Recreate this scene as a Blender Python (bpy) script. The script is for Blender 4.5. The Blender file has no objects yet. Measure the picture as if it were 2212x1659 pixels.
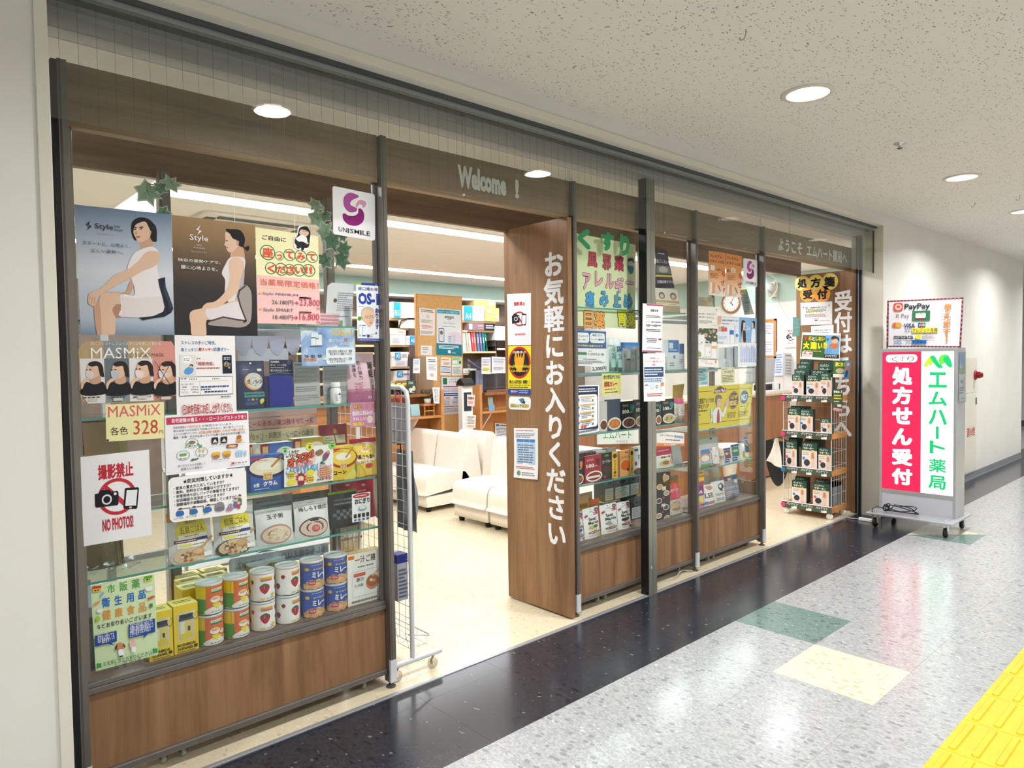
# A pharmacy shop front in a station corridor. Units: metres. X runs along the shop front, Y into the shop, Z up.
import bpy, bmesh, math, random
from math import sin, cos, pi, radians, sqrt, floor, ceil
from mathutils import Vector, Matrix
random.seed(7)
SC = bpy.context.scene
COL = SC.collection
# ------------------------------------------------------------------ camera, world, lights, exposure
RX = Vector((0.73820, -0.67444, -0.01391)); UX = Vector((0.03394, 0.01654, 0.99929)); FX = Vector((0.67372, 0.73815, -0.03510))
CAM = Vector((0.0, 0.0, 1.5)); FPX = 1507.5; PW, PH = 2212.0, 1659.0
cd = bpy.data.cameras.new('camera'); cam = bpy.data.objects.new('camera', cd); COL.objects.link(cam)
cd.sensor_width = 36.0; cd.sensor_fit = 'HORIZONTAL'; cd.lens = 36.0 * FPX / PW; cd.clip_start = 0.05; cd.clip_end = 60
cam.matrix_world = Matrix(((RX.x, UX.x, -FX.x, CAM.x), (RX.y, UX.y, -FX.y, CAM.y), (RX.z, UX.z, -FX.z, CAM.z), (0, 0, 0, 1)))
SC.camera = cam
wd = bpy.data.worlds.new('world'); SC.world = wd; wd.use_nodes = True
wd.node_tree.nodes['Background'].inputs[0].default_value = (0.9, 0.93, 1.0, 1); wd.node_tree.nodes['Background'].inputs[1].default_value = 0.25
SC.view_settings.view_transform = 'Standard'; SC.view_settings.look = 'None'; SC.view_settings.gamma = 1.0
SC.view_settings.use_curve_mapping = False; SC.view_settings.exposure = 0.0
cy = SC.cycles
cy.max_bounces = 5; cy.diffuse_bounces = 3; cy.glossy_bounces = 2; cy.transmission_bounces = 2; cy.transparent_max_bounces = 20; cy.use_adaptive_sampling = True; cy.adaptive_threshold = .03; cy.adaptive_min_samples = 16
cy.caustics_reflective = False; cy.caustics_refractive = False; cy.sample_clamp_indirect = 6.0; cy.use_denoising = True; cy.blur_glossy = 0.5
TUBE_W, LAMP_W, DOWN_W, SIGN_W = 21.0, 9.0, 28.0, 1.0       # shop tube strips, corridor downlights, lit sign

# ------------------------------------------------------------------ helpers
def ray(px, py):
    return RX * ((px - PW / 2) / FPX) - UX * ((py - PH / 2) / FPX) + FX
def at(px, py, y):                 # the point of the plane y = const that a photo pixel shows
    d = ray(px, py); return CAM + d * ((y - CAM.y) / d.y)
def atx(px, py, x):
    d = ray(px, py); return CAM + d * ((x - CAM.x) / d.x)
def atz(px, py, z):
    d = ray(px, py); return CAM + d * ((z - CAM.z) / d.z)
def lin(h):
    h = h.lstrip('#'); o = []
    if len(h) == 3: h = ''.join(c + c for c in h)
    for i in (0, 2, 4):
        c = int(h[i:i + 2], 16) / 255.0
        o.append(c / 12.92 if c <= 0.04045 else ((c + 0.055) / 1.055) ** 2.4)
    return (o[0], o[1], o[2], 1.0)
MC = {}
def col(h, rough=0.55, metal=0.0, spec=0.4):
    k = (h, rough, metal, spec)
    if k not in MC:
        m = bpy.data.materials.new('paint_' + h.strip('#')); m.use_nodes = True
        b = m.node_tree.nodes['Principled BSDF']
        b.inputs['Base Color'].default_value = lin(h); b.inputs['Roughness'].default_value = rough
        b.inputs['Metallic'].default_value = metal; b.inputs['Specular IOR Level'].default_value = spec
        m.diffuse_color = lin(h); MC[k] = m
    return MC[k]
class NT:
    """small node-tree writer"""
    def __init__(s, name):
        s.m = bpy.data.materials.new(name); s.m.use_nodes = True; s.t = s.m.node_tree; s.b = s.t.nodes['Principled BSDF']; s.out = s.t.nodes['Material Output']
    def n(s, typ, **kw):
        nd = s.t.nodes.new(typ)
        for k, v in kw.items():
            if k in nd.inputs: nd.inputs[k].default_value = v
            else: setattr(nd, k, v)
        return nd
    def l(s, a, b): s.t.links.new(a, b)
    def ramp(s, fac, stops, interp='LINEAR'):
        r = s.t.nodes.new('ShaderNodeValToRGB'); r.color_ramp.interpolation = interp
        e = r.color_ramp.elements
        while len(e) < len(stops): e.new(0.5)
        for i, (p, c) in enumerate(stops): e[i].position = p; e[i].color = lin(c) if isinstance(c, str) else c
        s.l(fac, r.inputs[0]); return r.outputs[0]
    def mix(s, f, a, b, typ='MIX'):
        m = s.t.nodes.new('ShaderNodeMix'); m.data_type = 'RGBA'; m.blend_type = typ
        for v, i in ((f, 0), (a, 6), (b, 7)):
            if hasattr(v, 'node'): s.l(v, m.inputs[i])
            else: m.inputs[i].default_value = v
        return m.outputs[2]
    def pos(s, scale=(1, 1, 1), obj=False):
        if obj: src = s.n('ShaderNodeTexCoord').outputs['Object']
        else: src = s.n('ShaderNodeNewGeometry').outputs['Position']
        mp = s.n('ShaderNodeMapping'); mp.inputs['Scale'].default_value = scale; s.l(src, mp.inputs[0]); return mp.outputs[0]
def wood(name, dark, mid, light, vertical=True, obj=False, rough=0.45):
    t = NT(name)
    sc = (5, 5, .5) if vertical else (.5, 5, 5)
    v = t.pos(sc, obj)
    n1 = t.n('ShaderNodeTexNoise', Scale=1.6, Detail=6.0, Roughness=.62, Distortion=.6); t.l(v, n1.inputs['Vector'])
    v2 = t.pos((44, 44, 1.2) if vertical else (1.2, 44, 44), obj)
    n2 = t.n('ShaderNodeTexNoise', Scale=1.0, Detail=4.0, Roughness=.7); t.l(v2, n2.inputs['Vector'])
    v3 = t.pos((7.5, 7.5, .0) if vertical else (0, 4, 4), obj)     # board-wide bands of the print
    vo = t.n('ShaderNodeTexVoronoi', Scale=1.0); t.l(v3, vo.inputs['Vector'])
    c1 = t.ramp(n1.outputs['Fac'], [(.28, dark), (.5, mid), (.72, light)])
    c2 = t.ramp(n2.outputs['Fac'], [(.3, (.64, .61, .58, 1)), (.6, (1, 1, 1, 1))])
    c3 = t.ramp(vo.outputs['Color'], [(0, (.86, .86, .86, 1)), (1, (1.0, 1.0, 1.0, 1))])
    c = t.mix(.55, c1, c2, 'MULTIPLY'); c = t.mix(.8, c, c3, 'MULTIPLY')
    t.l(c, t.b.inputs['Base Color']); t.b.inputs['Roughness'].default_value = rough; t.b.inputs['Specular IOR Level'].default_value = .35
    return t.m
def flakes(name, lo, hi, dark, light, rough, share=.16, scale=46.0, coat=.15):
    """vinyl tile: fine crumb with scattered darker and lighter chips; world coordinates so that tiles differ"""
    t = NT(name)
    v = t.pos((1, .68, 1))
    nz = t.n('ShaderNodeTexNoise', Scale=30.0, Detail=3.0); t.l(v, nz.inputs['Vector'])
    vv = t.mix(.018, v, nz.outputs['Color'], 'ADD')
    b = t.n('ShaderNodeTexVoronoi', Scale=scale * 2.6); t.l(vv, b.inputs['Vector'])
    sb = t.n('ShaderNodeSeparateColor'); t.l(b.outputs['Color'], sb.inputs[0])
    c = t.ramp(sb.outputs[1], [(0, lo), (1, hi)])
    a = t.n('ShaderNodeTexVoronoi', Scale=scale); t.l(vv, a.inputs['Vector'])
    sep = t.n('ShaderNodeSeparateColor'); t.l(a.outputs['Color'], sep.inputs[0])
    shape = t.ramp(a.outputs['Distance'], [(.40, (1, 1, 1, 1)), (.48, (0, 0, 0, 1))])
    for out, tone, sh in ((0, dark, share), (2, light, share)):
        m = t.ramp(sep.outputs[out], [(1 - sh - .01, (0, 0, 0, 1)), (1 - sh, (1, 1, 1, 1))])
        c = t.mix(t.mix(1.0, shape, m, 'MULTIPLY'), c, lin(tone))
    n3 = t.n('ShaderNodeTexNoise', Scale=1.2, Detail=2.0); t.l(v, n3.inputs['Vector'])
    c = t.mix(1.0, c, t.ramp(n3.outputs['Fac'], [(.3, (.95, .95, .95, 1)), (.7, (1, 1, 1, 1))]), 'MULTIPLY')
    t.l(c, t.b.inputs['Base Color']); t.b.inputs['Roughness'].default_value = rough; t.b.inputs['Specular IOR Level'].default_value = .5
    t.b.inputs['Coat Weight'].default_value = coat; t.b.inputs['Coat Roughness'].default_value = rough * .6
    return t.m
def thin_glass(name, tint, f0=.04, rough=0.0, top=.9):
    """thin pane: clear, mirror-like towards grazing angles (Schlick)"""
    m = bpy.data.materials.new(name); m.use_nodes = True; t = m.node_tree; t.nodes.clear()
    o = t.nodes.new('ShaderNodeOutputMaterial'); mx = t.nodes.new('ShaderNodeMixShader'); lw = t.nodes.new('ShaderNodeLayerWeight'); lw.inputs[0].default_value = .5
    p = t.nodes.new('ShaderNodeMath'); p.operation = 'POWER'; p.inputs[1].default_value = 5.0; q = t.nodes.new('ShaderNodeMath'); q.operation = 'MULTIPLY_ADD'; q.inputs[1].default_value = top - f0; q.inputs[2].default_value = f0
    a = t.nodes.new('ShaderNodeBsdfTransparent'); a.inputs[0].default_value = lin(tint); g = t.nodes.new('ShaderNodeBsdfGlossy'); g.inputs['Roughness'].default_value = rough
    t.links.new(lw.outputs['Facing'], p.inputs[0]); t.links.new(p.outputs[0], q.inputs[0]); t.links.new(q.outputs[0], mx.inputs[0])
    t.links.new(a.outputs[0], mx.inputs[1]); t.links.new(g.outputs[0], mx.inputs[2]); t.links.new(mx.outputs[0], o.inputs[0])
    return m
def glow(name, h, s):
    t = NT(name); t.b.inputs['Base Color'].default_value = lin(h); t.b.inputs['Emission Color'].default_value = lin(h); t.b.inputs['Emission Strength'].default_value = s
    return t.m
def mottled(name, a, b, scale, rough, bump=0.0, detail=4.0, metal=0.0):
    t = NT(name); v = t.pos((1, 1, 1))
    n = t.n('ShaderNodeTexNoise', Scale=scale, Detail=detail); t.l(v, n.inputs['Vector'])
    t.l(t.ramp(n.outputs['Fac'], [(.3, a), (.7, b)]), t.b.inputs['Base Color'])
    t.b.inputs['Roughness'].default_value = rough; t.b.inputs['Metallic'].default_value = metal
    if bump:
        bp = t.n('ShaderNodeBump', Strength=bump, Distance=.002); t.l(n.outputs['Fac'], bp.inputs['Height']); t.l(bp.outputs[0], t.b.inputs['Normal'])
    return t.m
# ---- materials
W_PANEL = wood('oak_laminate', '#77553a', '#987250', '#ad8660')
W_FASCIA = wood('oak_laminate_flat', '#7d674f', '#977e63', '#ab9172', vertical=False)
W_ORANGE = mottled('beech_orange', '#c98a4e', '#d79a5e', 6, .4)
W_RED = wood('reddish_wood', '#9a6038', '#ad7045', '#bd8052')
W_DECK = wood('walnut_deck', '#6d5546', '#84685a', '#96796a', vertical=False)
WALL = mottled('cream_wall_paint', '#dcdad3', '#e1dfd8', 3, .75, .12)
WHITE_W = mottled('white_vinyl_wall', '#ece9e2', '#f2efe8', 4, .7)
STEEL_W = mottled('cream_steel_panel', '#d8d4c6', '#dedacd', 2, .35)
GREEN_W = mottled('pale_green_wall', '#b9d2c6', '#c0d8cb', 4, .7)
DARK_T = mottled('dark_timber_wall', '#6d5d55', '#7f6e65', 9, .6)
ALU = mottled('bronze_aluminium', '#77716b', '#7f7973', 5, .38, metal=.55)
ALU_L = mottled('silver_aluminium', '#b9bbbf', '#c3c5c9', 5, .32, metal=.5)
STEEL = mottled('stainless_post', '#8f8f86', '#a3a298', 3, .34, metal=.7)
GREYBOX = mottled('grey_metal', '#8b8d92', '#969aa0', 3, .4, metal=.2)
BLACK = col('#121214', .5); CHROME = col('#d9d9dc', .2, .9)
GLASS = thin_glass('cabinet_glass', '#fbfdfc', .025); GLASS_B = thin_glass('smoke_barrier_glass', '#eef1ee', .05); ACRYL = thin_glass('clear_acrylic', '#f2f5f8')
SHELF_G = thin_glass('shelf_glass', '#e6f2ee', .03); EDGE_G = col('#4f9a92', .15, 0, .6)
PLASTIC = thin_glass('clear_film', '#eef1f3', .06, .08)
WHITE = col('#f4f3f1', .5); PAPER = col('#f3f1ee', .7, 0, .25)
LEATHER = mottled('white_leatherette', '#f3e9dc', '#f7eee2', 30, .42, .05)
F_GREY = flakes('grey_flake_tile', '#9fa1a2', '#bcbdbb', '#919495', '#d4d4d2', .20, .15)
F_BLACK = flakes('black_flake_tile', '#25272e', '#343740', '#1c1e23', '#6f7074', .20, .10)
F_GREEN = flakes('green_flake_tile', '#64807a', '#7b958e', '#536c67', '#9fb3ac', .20)
F_CREAM = flakes('cream_flake_tile', '#ddd5b6', '#e8e1c8', '#cbc1a0', '#f1ecda', .20)
F_SHOP = flakes('shop_vinyl_floor', '#e2d3b0', '#e9dcbf', '#d3c09a', '#efe6cf', .24, .06, 60)
YELLOW = mottled('tactile_yellow', '#e6b800', '#edc206', 8, .5, .1)
def ceiling_mat():
    t = NT('rockwool_ceiling_board'); v = t.pos((1, 1, 1))
    wob = t.n('ShaderNodeTexNoise', Scale=9.0, Detail=2.0); t.l(v, wob.inputs['Vector'])
    vv = t.mix(.10, v, wob.outputs['Color'], 'ADD')
    mp = t.n('ShaderNodeMapping'); mp.inputs['Scale'].default_value = (36, 88, 60); t.l(vv, mp.inputs[0])
    a = t.n('ShaderNodeTexVoronoi', Scale=1.0); a.inputs['Randomness'].default_value = 1.0; t.l(mp.outputs[0], a.inputs['Vector'])
    pit = t.ramp(a.outputs['Distance'], [(.20, (1, 1, 1, 1)), (.27, (0, 0, 0, 1))])
    sc = t.n('ShaderNodeSeparateColor'); t.l(a.outputs['Color'], sc.inputs[0])
    msk = t.ramp(sc.outputs[0], [(.36, (0, 0, 0, 1)), (.42, (1, 1, 1, 1))])
    f = t.mix(1.0, pit, msk, 'MULTIPLY')
    t.l(t.mix(f, lin('#e9e7e1'), lin('#a29c90')), t.b.inputs['Base Color'])
    bp = t.n('ShaderNodeBump', Strength=.5, Distance=.003); bp.invert = True; t.l(f, bp.inputs['Height']); t.l(bp.outputs[0], t.b.inputs['Normal'])
    t.b.inputs['Roughness'].default_value = .85; return t.m
CEIL = ceiling_mat()
CEIL_S = mottled('shop_ceiling_board', '#efeae4', '#f3eee8', 6, .8)
TUBE = glow('tube_light_strip', '#f6faff', TUBE_W); LAMP = glow('downlight_bulb', '#fffaf0', LAMP_W)

class MB:
    """collects boxes, tubes, sheets; build() links them as ONE mesh object"""
    def __init__(s): s.v = []; s.f = []; s.mi = []; s.m = []; s.sm = []
    def k(s, m):
        if m not in s.m: s.m.append(m)
        return s.m.index(m)
    def add(s, vs, fs, m, smooth=False):
        o = len(s.v); i = s.k(m); s.v += [tuple(v) for v in vs]
        for f in fs: s.f.append([a + o for a in f]); s.mi.append(i); s.sm.append(smooth)
    def box(s, x0, y0, z0, x1, y1, z1, m):
        vs = [(x, y, z) for z in (z0, z1) for y in (y0, y1) for x in (x0, x1)]
        s.add(vs, [(0, 2, 3, 1), (4, 5, 7, 6), (0, 1, 5, 4), (2, 6, 7, 3), (0, 4, 6, 2), (1, 3, 7, 5)], m); return s
    def tube(s, pts, r, m, n=8, closed=False, caps=True):
        pts = [Vector(p) for p in pts]; N = len(pts); rings = []; up = None
        for i in range(N):
            a = pts[i - 1] if (i > 0 or closed) else pts[i]; b = pts[(i + 1) % N] if (i < N - 1 or closed) else pts[i]
            t = (b - a).normalized()
            if up is None: up = Vector((0, 0, 1)) if abs(t.z) < .9 else Vector((1, 0, 0))
            u = (up - t * up.dot(t)).normalized(); w = t.cross(u); up = u
            rr = r[i] if isinstance(r, (list, tuple)) else r
            rings.append([pts[i] + (u * cos(2 * pi * j / n) + w * sin(2 * pi * j / n)) * rr for j in range(n)])
        vs = [p for g in rings for p in g]; fs = []
        for i in range(N if closed else N - 1):
            for j in range(n):
                a = i * n + j; b = i * n + (j + 1) % n; c = ((i + 1) % N) * n + (j + 1) % n; d = ((i + 1) % N) * n + j
                fs.append((a, b, c, d))
        s.add(vs, fs, m, True)
        if caps and not closed: s.add(rings[0], [tuple(range(n))[::-1]], m); s.add(rings[-1], [tuple(range(n))], m)
        return s
    def lathe(s, prof, m, c=(0, 0, 0), n=20, axis='z', smooth=True):
        vs = []; fs = []
        for (r, h) in prof:
            for j in range(n):
                a = 2 * pi * j / n; p = (r * cos(a), r * sin(a), h)
                if axis == 'x': p = (h, r * cos(a), r * sin(a))
                if axis == 'y': p = (r * cos(a), h, -r * sin(a))
                vs.append((p[0] + c[0], p[1] + c[1], p[2] + c[2]))
        for i in range(len(prof) - 1):
            for j in range(n): fs.append((i * n + j, i * n + (j + 1) % n, (i + 1) * n + (j + 1) % n, (i + 1) * n + j))
        s.add(vs, fs, m, smooth); return s
    def disc(s, c, r, m, n=20, axis='z', flip=False):
        p = [(c[0] + r * cos(2 * pi * j / n), c[1] + r * sin(2 * pi * j / n), c[2]) for j in range(n)]
        if axis == 'x': p = [(c[0], c[1] + r * cos(2 * pi * j / n), c[2] + r * sin(2 * pi * j / n)) for j in range(n)]
        if axis == 'y': p = [(c[0] + r * cos(2 * pi * j / n), c[1], c[2] - r * sin(2 * pi * j / n)) for j in range(n)]
        s.add(p, [tuple(range(n))[::-1] if flip else tuple(range(n))], m); return s
    def grid(s, fn, nu, nv, m, smooth=True):
        vs = [fn(i / nu, j / nv) for j in range(nv + 1) for i in range(nu + 1)]
        s.add(vs, [(j * (nu + 1) + i, j * (nu + 1) + i + 1, (j + 1) * (nu + 1) + i + 1, (j + 1) * (nu + 1) + i) for j in range(nv) for i in range(nu)], m, smooth); return s
    def prism(s, poly, a0, a1, m, axis='y', smooth=False):
        """2-D outline pushed along an axis (outline in the two other axes, in order)"""
        def P(p, a): return (a, p[0], p[1]) if axis == 'x' else ((p[0], a, p[1]) if axis == 'y' else (p[0], p[1], a))
        n = len(poly); vs = [P(p, a0) for p in poly] + [P(p, a1) for p in poly]
        s.add(vs, [tuple(range(n)), tuple(range(2 * n - 1, n - 1, -1))], m)
        s.add(vs, [(i, i + n, (i + 1) % n + n, (i + 1) % n) for i in range(n)], m, smooth); return s
    def build(s, name, parent=None, loc=None, bevel=0.0, rot=None, **tags):
        me = bpy.data.meshes.new(name); me.from_pydata(s.v, [], s.f)
        for m in s.m: me.materials.append(m)
        me.polygons.foreach_set('material_index', s.mi); me.polygons.foreach_set('use_smooth', s.sm); me.update()
        o = bpy.data.objects.new(name, me); COL.objects.link(o)
        if parent is not None: o.parent = parent
        if loc is not None: o.location = loc
        if rot is not None: o.rotation_euler = rot
        if bevel:
            b = o.modifiers.new('edge', 'BEVEL'); b.width = bevel; b.segments = 2; b.limit_method = 'ANGLE'; b.angle_limit = 0.6
        for k, v in tags.items(): o[k] = v
        return o
def empty(name, loc, label, category, group=None, rot=None):
    o = bpy.data.objects.new(name, None); COL.objects.link(o); o.location = loc; o['label'] = label; o['category'] = category
    o.empty_display_size = .05
    if group: o['group'] = group
    if rot is not None: o.rotation_euler = rot
    return o
KIDS = {}
def copy_tree(o, parent=None, **tags):
    c = o.copy(); COL.objects.link(c); c.parent = parent
    for k, v in tags.items(): c[k] = v
    for ch in [x for x in bpy.data.objects if x.parent == o and x is not c]: copy_tree(ch, c)
    return c
# ------------------------------------------------------------------ flat print: lettering and shapes laid on a surface
_cu = bpy.data.curves.new('type', 'FONT'); _to = bpy.data.objects.new('type', _cu); _cu.resolution_u = 2
_TC = {}
def glyphs(text, bold):
    k = (text, bold)
    if k not in _TC:
        cjk = any(ord(c) > 0x2e7f for c in text); _cu.body = text; _cu.offset = 0 if cjk else bold; _cu.size = 1
        me = bpy.data.meshes.new_from_object(_to)
        vs = [(v.co.x, v.co.y, 0) for v in me.vertices]; fs = [tuple(p.vertices) for p in me.polygons]
        bpy.data.meshes.remove(me)
        if cjk and bold > .004:         # heavier strokes: shifted repeats instead of an outline offset, which breaks dense characters
            n = len(vs); q = bold * .8; sh = ((q, q), (-q, q), (q, -q), (-q, -q)) + (((q * 1.2, 0), (-q * 1.2, 0), (0, q * 1.2), (0, -q * 1.2)) if bold > .045 else ())
            vs, fs = [(x + dx, y + dy, j * 1.2e-5) for j, (dx, dy) in enumerate(sh) for x, y, _ in vs], [tuple(i + n * j for i in f) for j in range(len(sh)) for f in fs]
        xs = [v[0] for v in vs] or [0, 1]; ys = [v[1] for v in vs] or [0, 1]
        _TC[k] = (vs, fs, min(xs), max(xs), min(ys), max(ys))
    return _TC[k]
def spline(pts, n=5):
    out = []; N = len(pts)
    for i in range(N):
        p0, p1, p2, p3 = pts[i - 1], pts[i], pts[(i + 1) % N], pts[(i + 2) % N]
        for j in range(n):
            t = j / n
            out.append(tuple(.5 * (2 * p1[k] + (p2[k] - p0[k]) * t + (2 * p0[k] - 5 * p1[k] + 4 * p2[k] - p3[k]) * t * t + (3 * p1[k] - p0[k] - 3 * p2[k] + p3[k]) * t ** 3) for k in (0, 1)))
    return out
class Ink:
    """els: R rect, E ellipse, O ring, P polygon, S smooth polygon, W stroke, T text fitted to a box, M mirrored text, V vertical text, L illegible small print"""
    def __init__(s, els, aspect=1.0, curved=False, d0=.0009, step=.00012, clamp=False):
        s.clamp = clamp; s.sh = ([], [], [], []); s.tx = ([], [], [], [])       # verts (u,v,d), faces, material index, materials
        rng = random.Random(3)
        for i, e in enumerate(els):
            d = d0 + step * i; k = e[0]; c = e[6] if k in 'TMV' else (e[5] if k in 'REO' else None)
            if k == 'R':
                u0, v0, u1, v1 = e[1:5]; nu = max(1, int(ceil(abs(u1 - u0) / .08))) if curved else 1; nv = max(1, int(ceil(abs(v1 - v0) / .12))) if curved else 1
                r = e[6] if len(e) > 6 else 0
                if r:
                    rv = r * aspect; pts = []
                    for cx, cyy, a0 in ((u1 - r, v0 + rv, -90), (u1 - r, v1 - rv, 0), (u0 + r, v1 - rv, 90), (u0 + r, v0 + rv, 180)):
                        pts += [(cx + r * cos(radians(a0 + 22.5 * q)), cyy + rv * sin(radians(a0 + 22.5 * q))) for q in range(5)]
                    s.poly(s.sh, pts, d, c)
                else:
                    vs = [(u0 + (u1 - u0) * a / nu, v0 + (v1 - v0) * b / nv, d) for b in range(nv + 1) for a in range(nu + 1)]
                    s.put(s.sh, vs, [(b * (nu + 1) + a, (b + 1) * (nu + 1) + a, (b + 1) * (nu + 1) + a + 1, b * (nu + 1) + a + 1) for b in range(nv) for a in range(nu)], c)
            elif k == 'E':
                n = 22; rings = (0.0001, .5, 1.0) if curved else (1.0,)
                if len(rings) == 1: s.poly(s.sh, [(e[1] + e[3] * cos(2 * pi * a / n), e[2] + e[4] * sin(2 * pi * a / n)) for a in range(n)], d, c)
                else:
                    vs = [(e[1] + q * e[3] * cos(2 * pi * a / n), e[2] + q * e[4] * sin(2 * pi * a / n), d) for q in rings for a in range(n)]
                    s.put(s.sh, vs, [(b * n + a, b * n + (a + 1) % n, (b + 1) * n + (a + 1) % n, (b + 1) * n + a) for b in range(2) for a in range(n)], c)
            elif k == 'O':
                n = 28; w = e[6]
                vs = [(e[1] + q * e[3] * cos(2 * pi * a / n), e[2] + q * e[4] * sin(2 * pi * a / n), d) for q in (1 - w, 1) for a in range(n)]
                s.put(s.sh, vs, [(a, (a + 1) % n, n + (a + 1) % n, n + a) for a in range(n)], c)
            elif k == 'P': s.poly(s.sh, e[1], d, e[2])
            elif k == 'S': s.poly(s.sh, spline(e[1]), d, e[2])
            elif k == 'W':
                pts, w, c = e[1:4]; w2 = w / 2
                for a, b in zip(pts, pts[1:]):
                    dx, dy = b[0] - a[0], (b[1] - a[1]) / aspect; L = sqrt(dx * dx + dy * dy) or 1; nx, ny = -dy / L * w2, dx / L * w2 * aspect; ex, ey = dx / L * w2 * .5, dy / L * w2 * aspect * .5
                    s.put(s.sh, [(a[0] + nx - ex, a[1] + ny - ey, d), (b[0] + nx + ex, b[1] + ny + ey, d), (b[0] - nx + ex, b[1] - ny + ey, d), (a[0] - nx - ex, a[1] - ny - ey, d)], [(0, 1, 2, 3)], c)
            elif k == 'L':
                u0, v0, u1, v1, n, c = e[1:7]; h = (v1 - v0) / n
                for q in range(n):
                    x = u0; lim = u0 + (u1 - u0) * (rng.uniform(.55, 1) if q % 3 == 2 else rng.uniform(.88, 1))
                    while x < lim - .01:
                        w = min(rng.uniform(.03, .12) * max(.4, (u1 - u0)), lim - x); y = v0 + q * h
                        s.put(s.sh, [(x, y + h * .2, d), (x + w, y + h * .2, d), (x + w, y + h * .68, d), (x, y + h * .68, d)], [(0, 3, 2, 1)], c); x += w + .012
            elif k in 'TM':
                u0, v0, u1, v1, text = e[1:6]; vs, fs, a0, a1, b0, b1 = glyphs(text, e[7] if len(e) > 7 else .0)
                if not fs: continue
                sx = (u1 - u0) / max(a1 - a0, 1e-6); sy = (v1 - v0) / max(b1 - b0, 1e-6); sl = e[8] if len(e) > 8 else 0.0
                q = [((u1 - (x - a0) * sx if k == 'M' else u0 + (x - a0) * sx), v1 - (y - b0) * sy + sl * (x - a0) * sx, d + z) for x, y, z in vs]
                s.put(s.tx, q, fs, c)
            elif k == 'V':
                u0, v0, u1, v1, text = e[1:6]; h = (v1 - v0) / len(text); bo = e[7] if len(e) > 7 else 0.0
                for q, ch in enumerate(text):
                    vs, fs, a0, a1, b0, b1 = glyphs(ch, bo)
                    if ch in 'ー-': vs = [(y + .12, .88 - x, z) for x, y, z in vs]
                    cw = 1.0 if ord(ch) > 255 else (a0 + a1)
                    s.put(s.tx, [(u0 + (u1 - u0) * (x + (1 - cw) / 2), v0 + h * (q + .5 - (y - .38)), d + z) for x, y, z in vs], fs, c)
    def put(s, T, vs, fs, c):
        o = len(T[0]); m = c if not isinstance(c, str) else col(c, .6, 0, .25)
        if m not in T[3]: T[3].append(m)
        i = T[3].index(m); T[0].extend(vs); T[1].extend([tuple(a + o for a in f) for f in fs]); T[2].extend([i] * len(fs))
    def poly(s, T, pts, d, c): s.put(T, [(p[0], p[1], d) for p in pts], [tuple(range(len(pts)))], c)
    def build(s, S, parent, loc=Vector((0, 0, 0)), name='lettering', cut=0):
        if s.clamp: s.sh = ([(min(1, max(0, a)), min(1, max(0, b)), c) for a, b, c in s.sh[0]],) + s.sh[1:]
        for T, nm in ((s.sh, 'print'), (s.tx, name)):
            if not T[1]: continue
            me = bpy.data.meshes.new(nm); me.from_pydata(T[0], [], T[1])
            for m in T[3]: me.materials.append(m)
            me.polygons.foreach_set('material_index', T[2])
            if cut:                     # slice the print so that it can follow a round wall
                bm = bmesh.new(); bm.from_mesh(me)
                for i in range(1, int(1 / cut)): bmesh.ops.bisect_plane(bm, geom=bm.verts[:] + bm.edges[:] + bm.faces[:], plane_co=(i * cut, 0, 0), plane_no=(1, 0, 0), dist=1e-6)
                bm.to_mesh(me); bm.free()
            for v in me.vertices: v.co = Vector(S(*v.co)) - loc
            me.update()
            o = bpy.data.objects.new(nm, me); COL.objects.link(o); o.parent = parent
def sheet(name, label, cat, P, bg, els, group=None, thick=.0005, radius=0.0, edge=None, curl=0.0):
    """a flat printed sheet given by its corner points TL, TR, BR, BL in space"""
    P = [Vector(p) for p in P]; N = (P[1] - P[0]).cross(P[3] - P[0]).normalized()
    if N.dot(CAM - P[0]) < 0: N = -N
    loc = (P[0] + P[1] + P[2] + P[3]) / 4
    def S(u, v, d=0.0):
        a = P[0].lerp(P[1], u); b = P[3].lerp(P[2], u); p = a.lerp(b, v)
        if curl: d += curl * (max(0, v - .6) ** 2 * 3 + .3 * sin(3 * u) * v * v)
        return p + N * d
    w = (P[1] - P[0]).length; h = (P[3] - P[0]).length; asp = w / max(h, 1e-6)
    mb = MB(); m = col(bg, .55, 0, .3) if isinstance(bg, str) else bg; me = edge or m
    if radius or not curl:
        if radius:
            r = radius; rv = r * asp; ring = []
            for cu_, cv_, a0 in ((1 - r, rv, -90), (1 - r, 1 - rv, 0), (r, 1 - rv, 90), (r, rv, 180)):
                ring += [(cu_ + r * cos(radians(a0 + 15 * q)), cv_ + rv * sin(radians(a0 + 15 * q))) for q in range(7)]
        else: ring = [(0, 0), (1, 0), (1, 1), (0, 1)]
        n = len(ring); f = [S(u, v, 0) - loc for u, v in ring]; b = [S(u, v, -thick) - loc for u, v in ring]
        mb.add(f + b, [tuple(range(n))], m); mb.add(f + b, [tuple(range(2 * n - 1, n - 1, -1))] + [(i, i + n, (i + 1) % n + n, (i + 1) % n) for i in range(n)], me)
    else:
        mb.grid(lambda u, v: S(u, v, 0) - loc, 4, 8, m)
    o = mb.build(name, loc=loc, label=label, category=cat)
    if group: o['group'] = group
    if els: Ink(els, asp, d0=.0006, clamp=True).build(S, o, loc)
    return o
def quad(pts, y, x=None): return [at(p[0], p[1], y) if x is None else atx(p[0], p[1], x) for p in pts]
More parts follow.
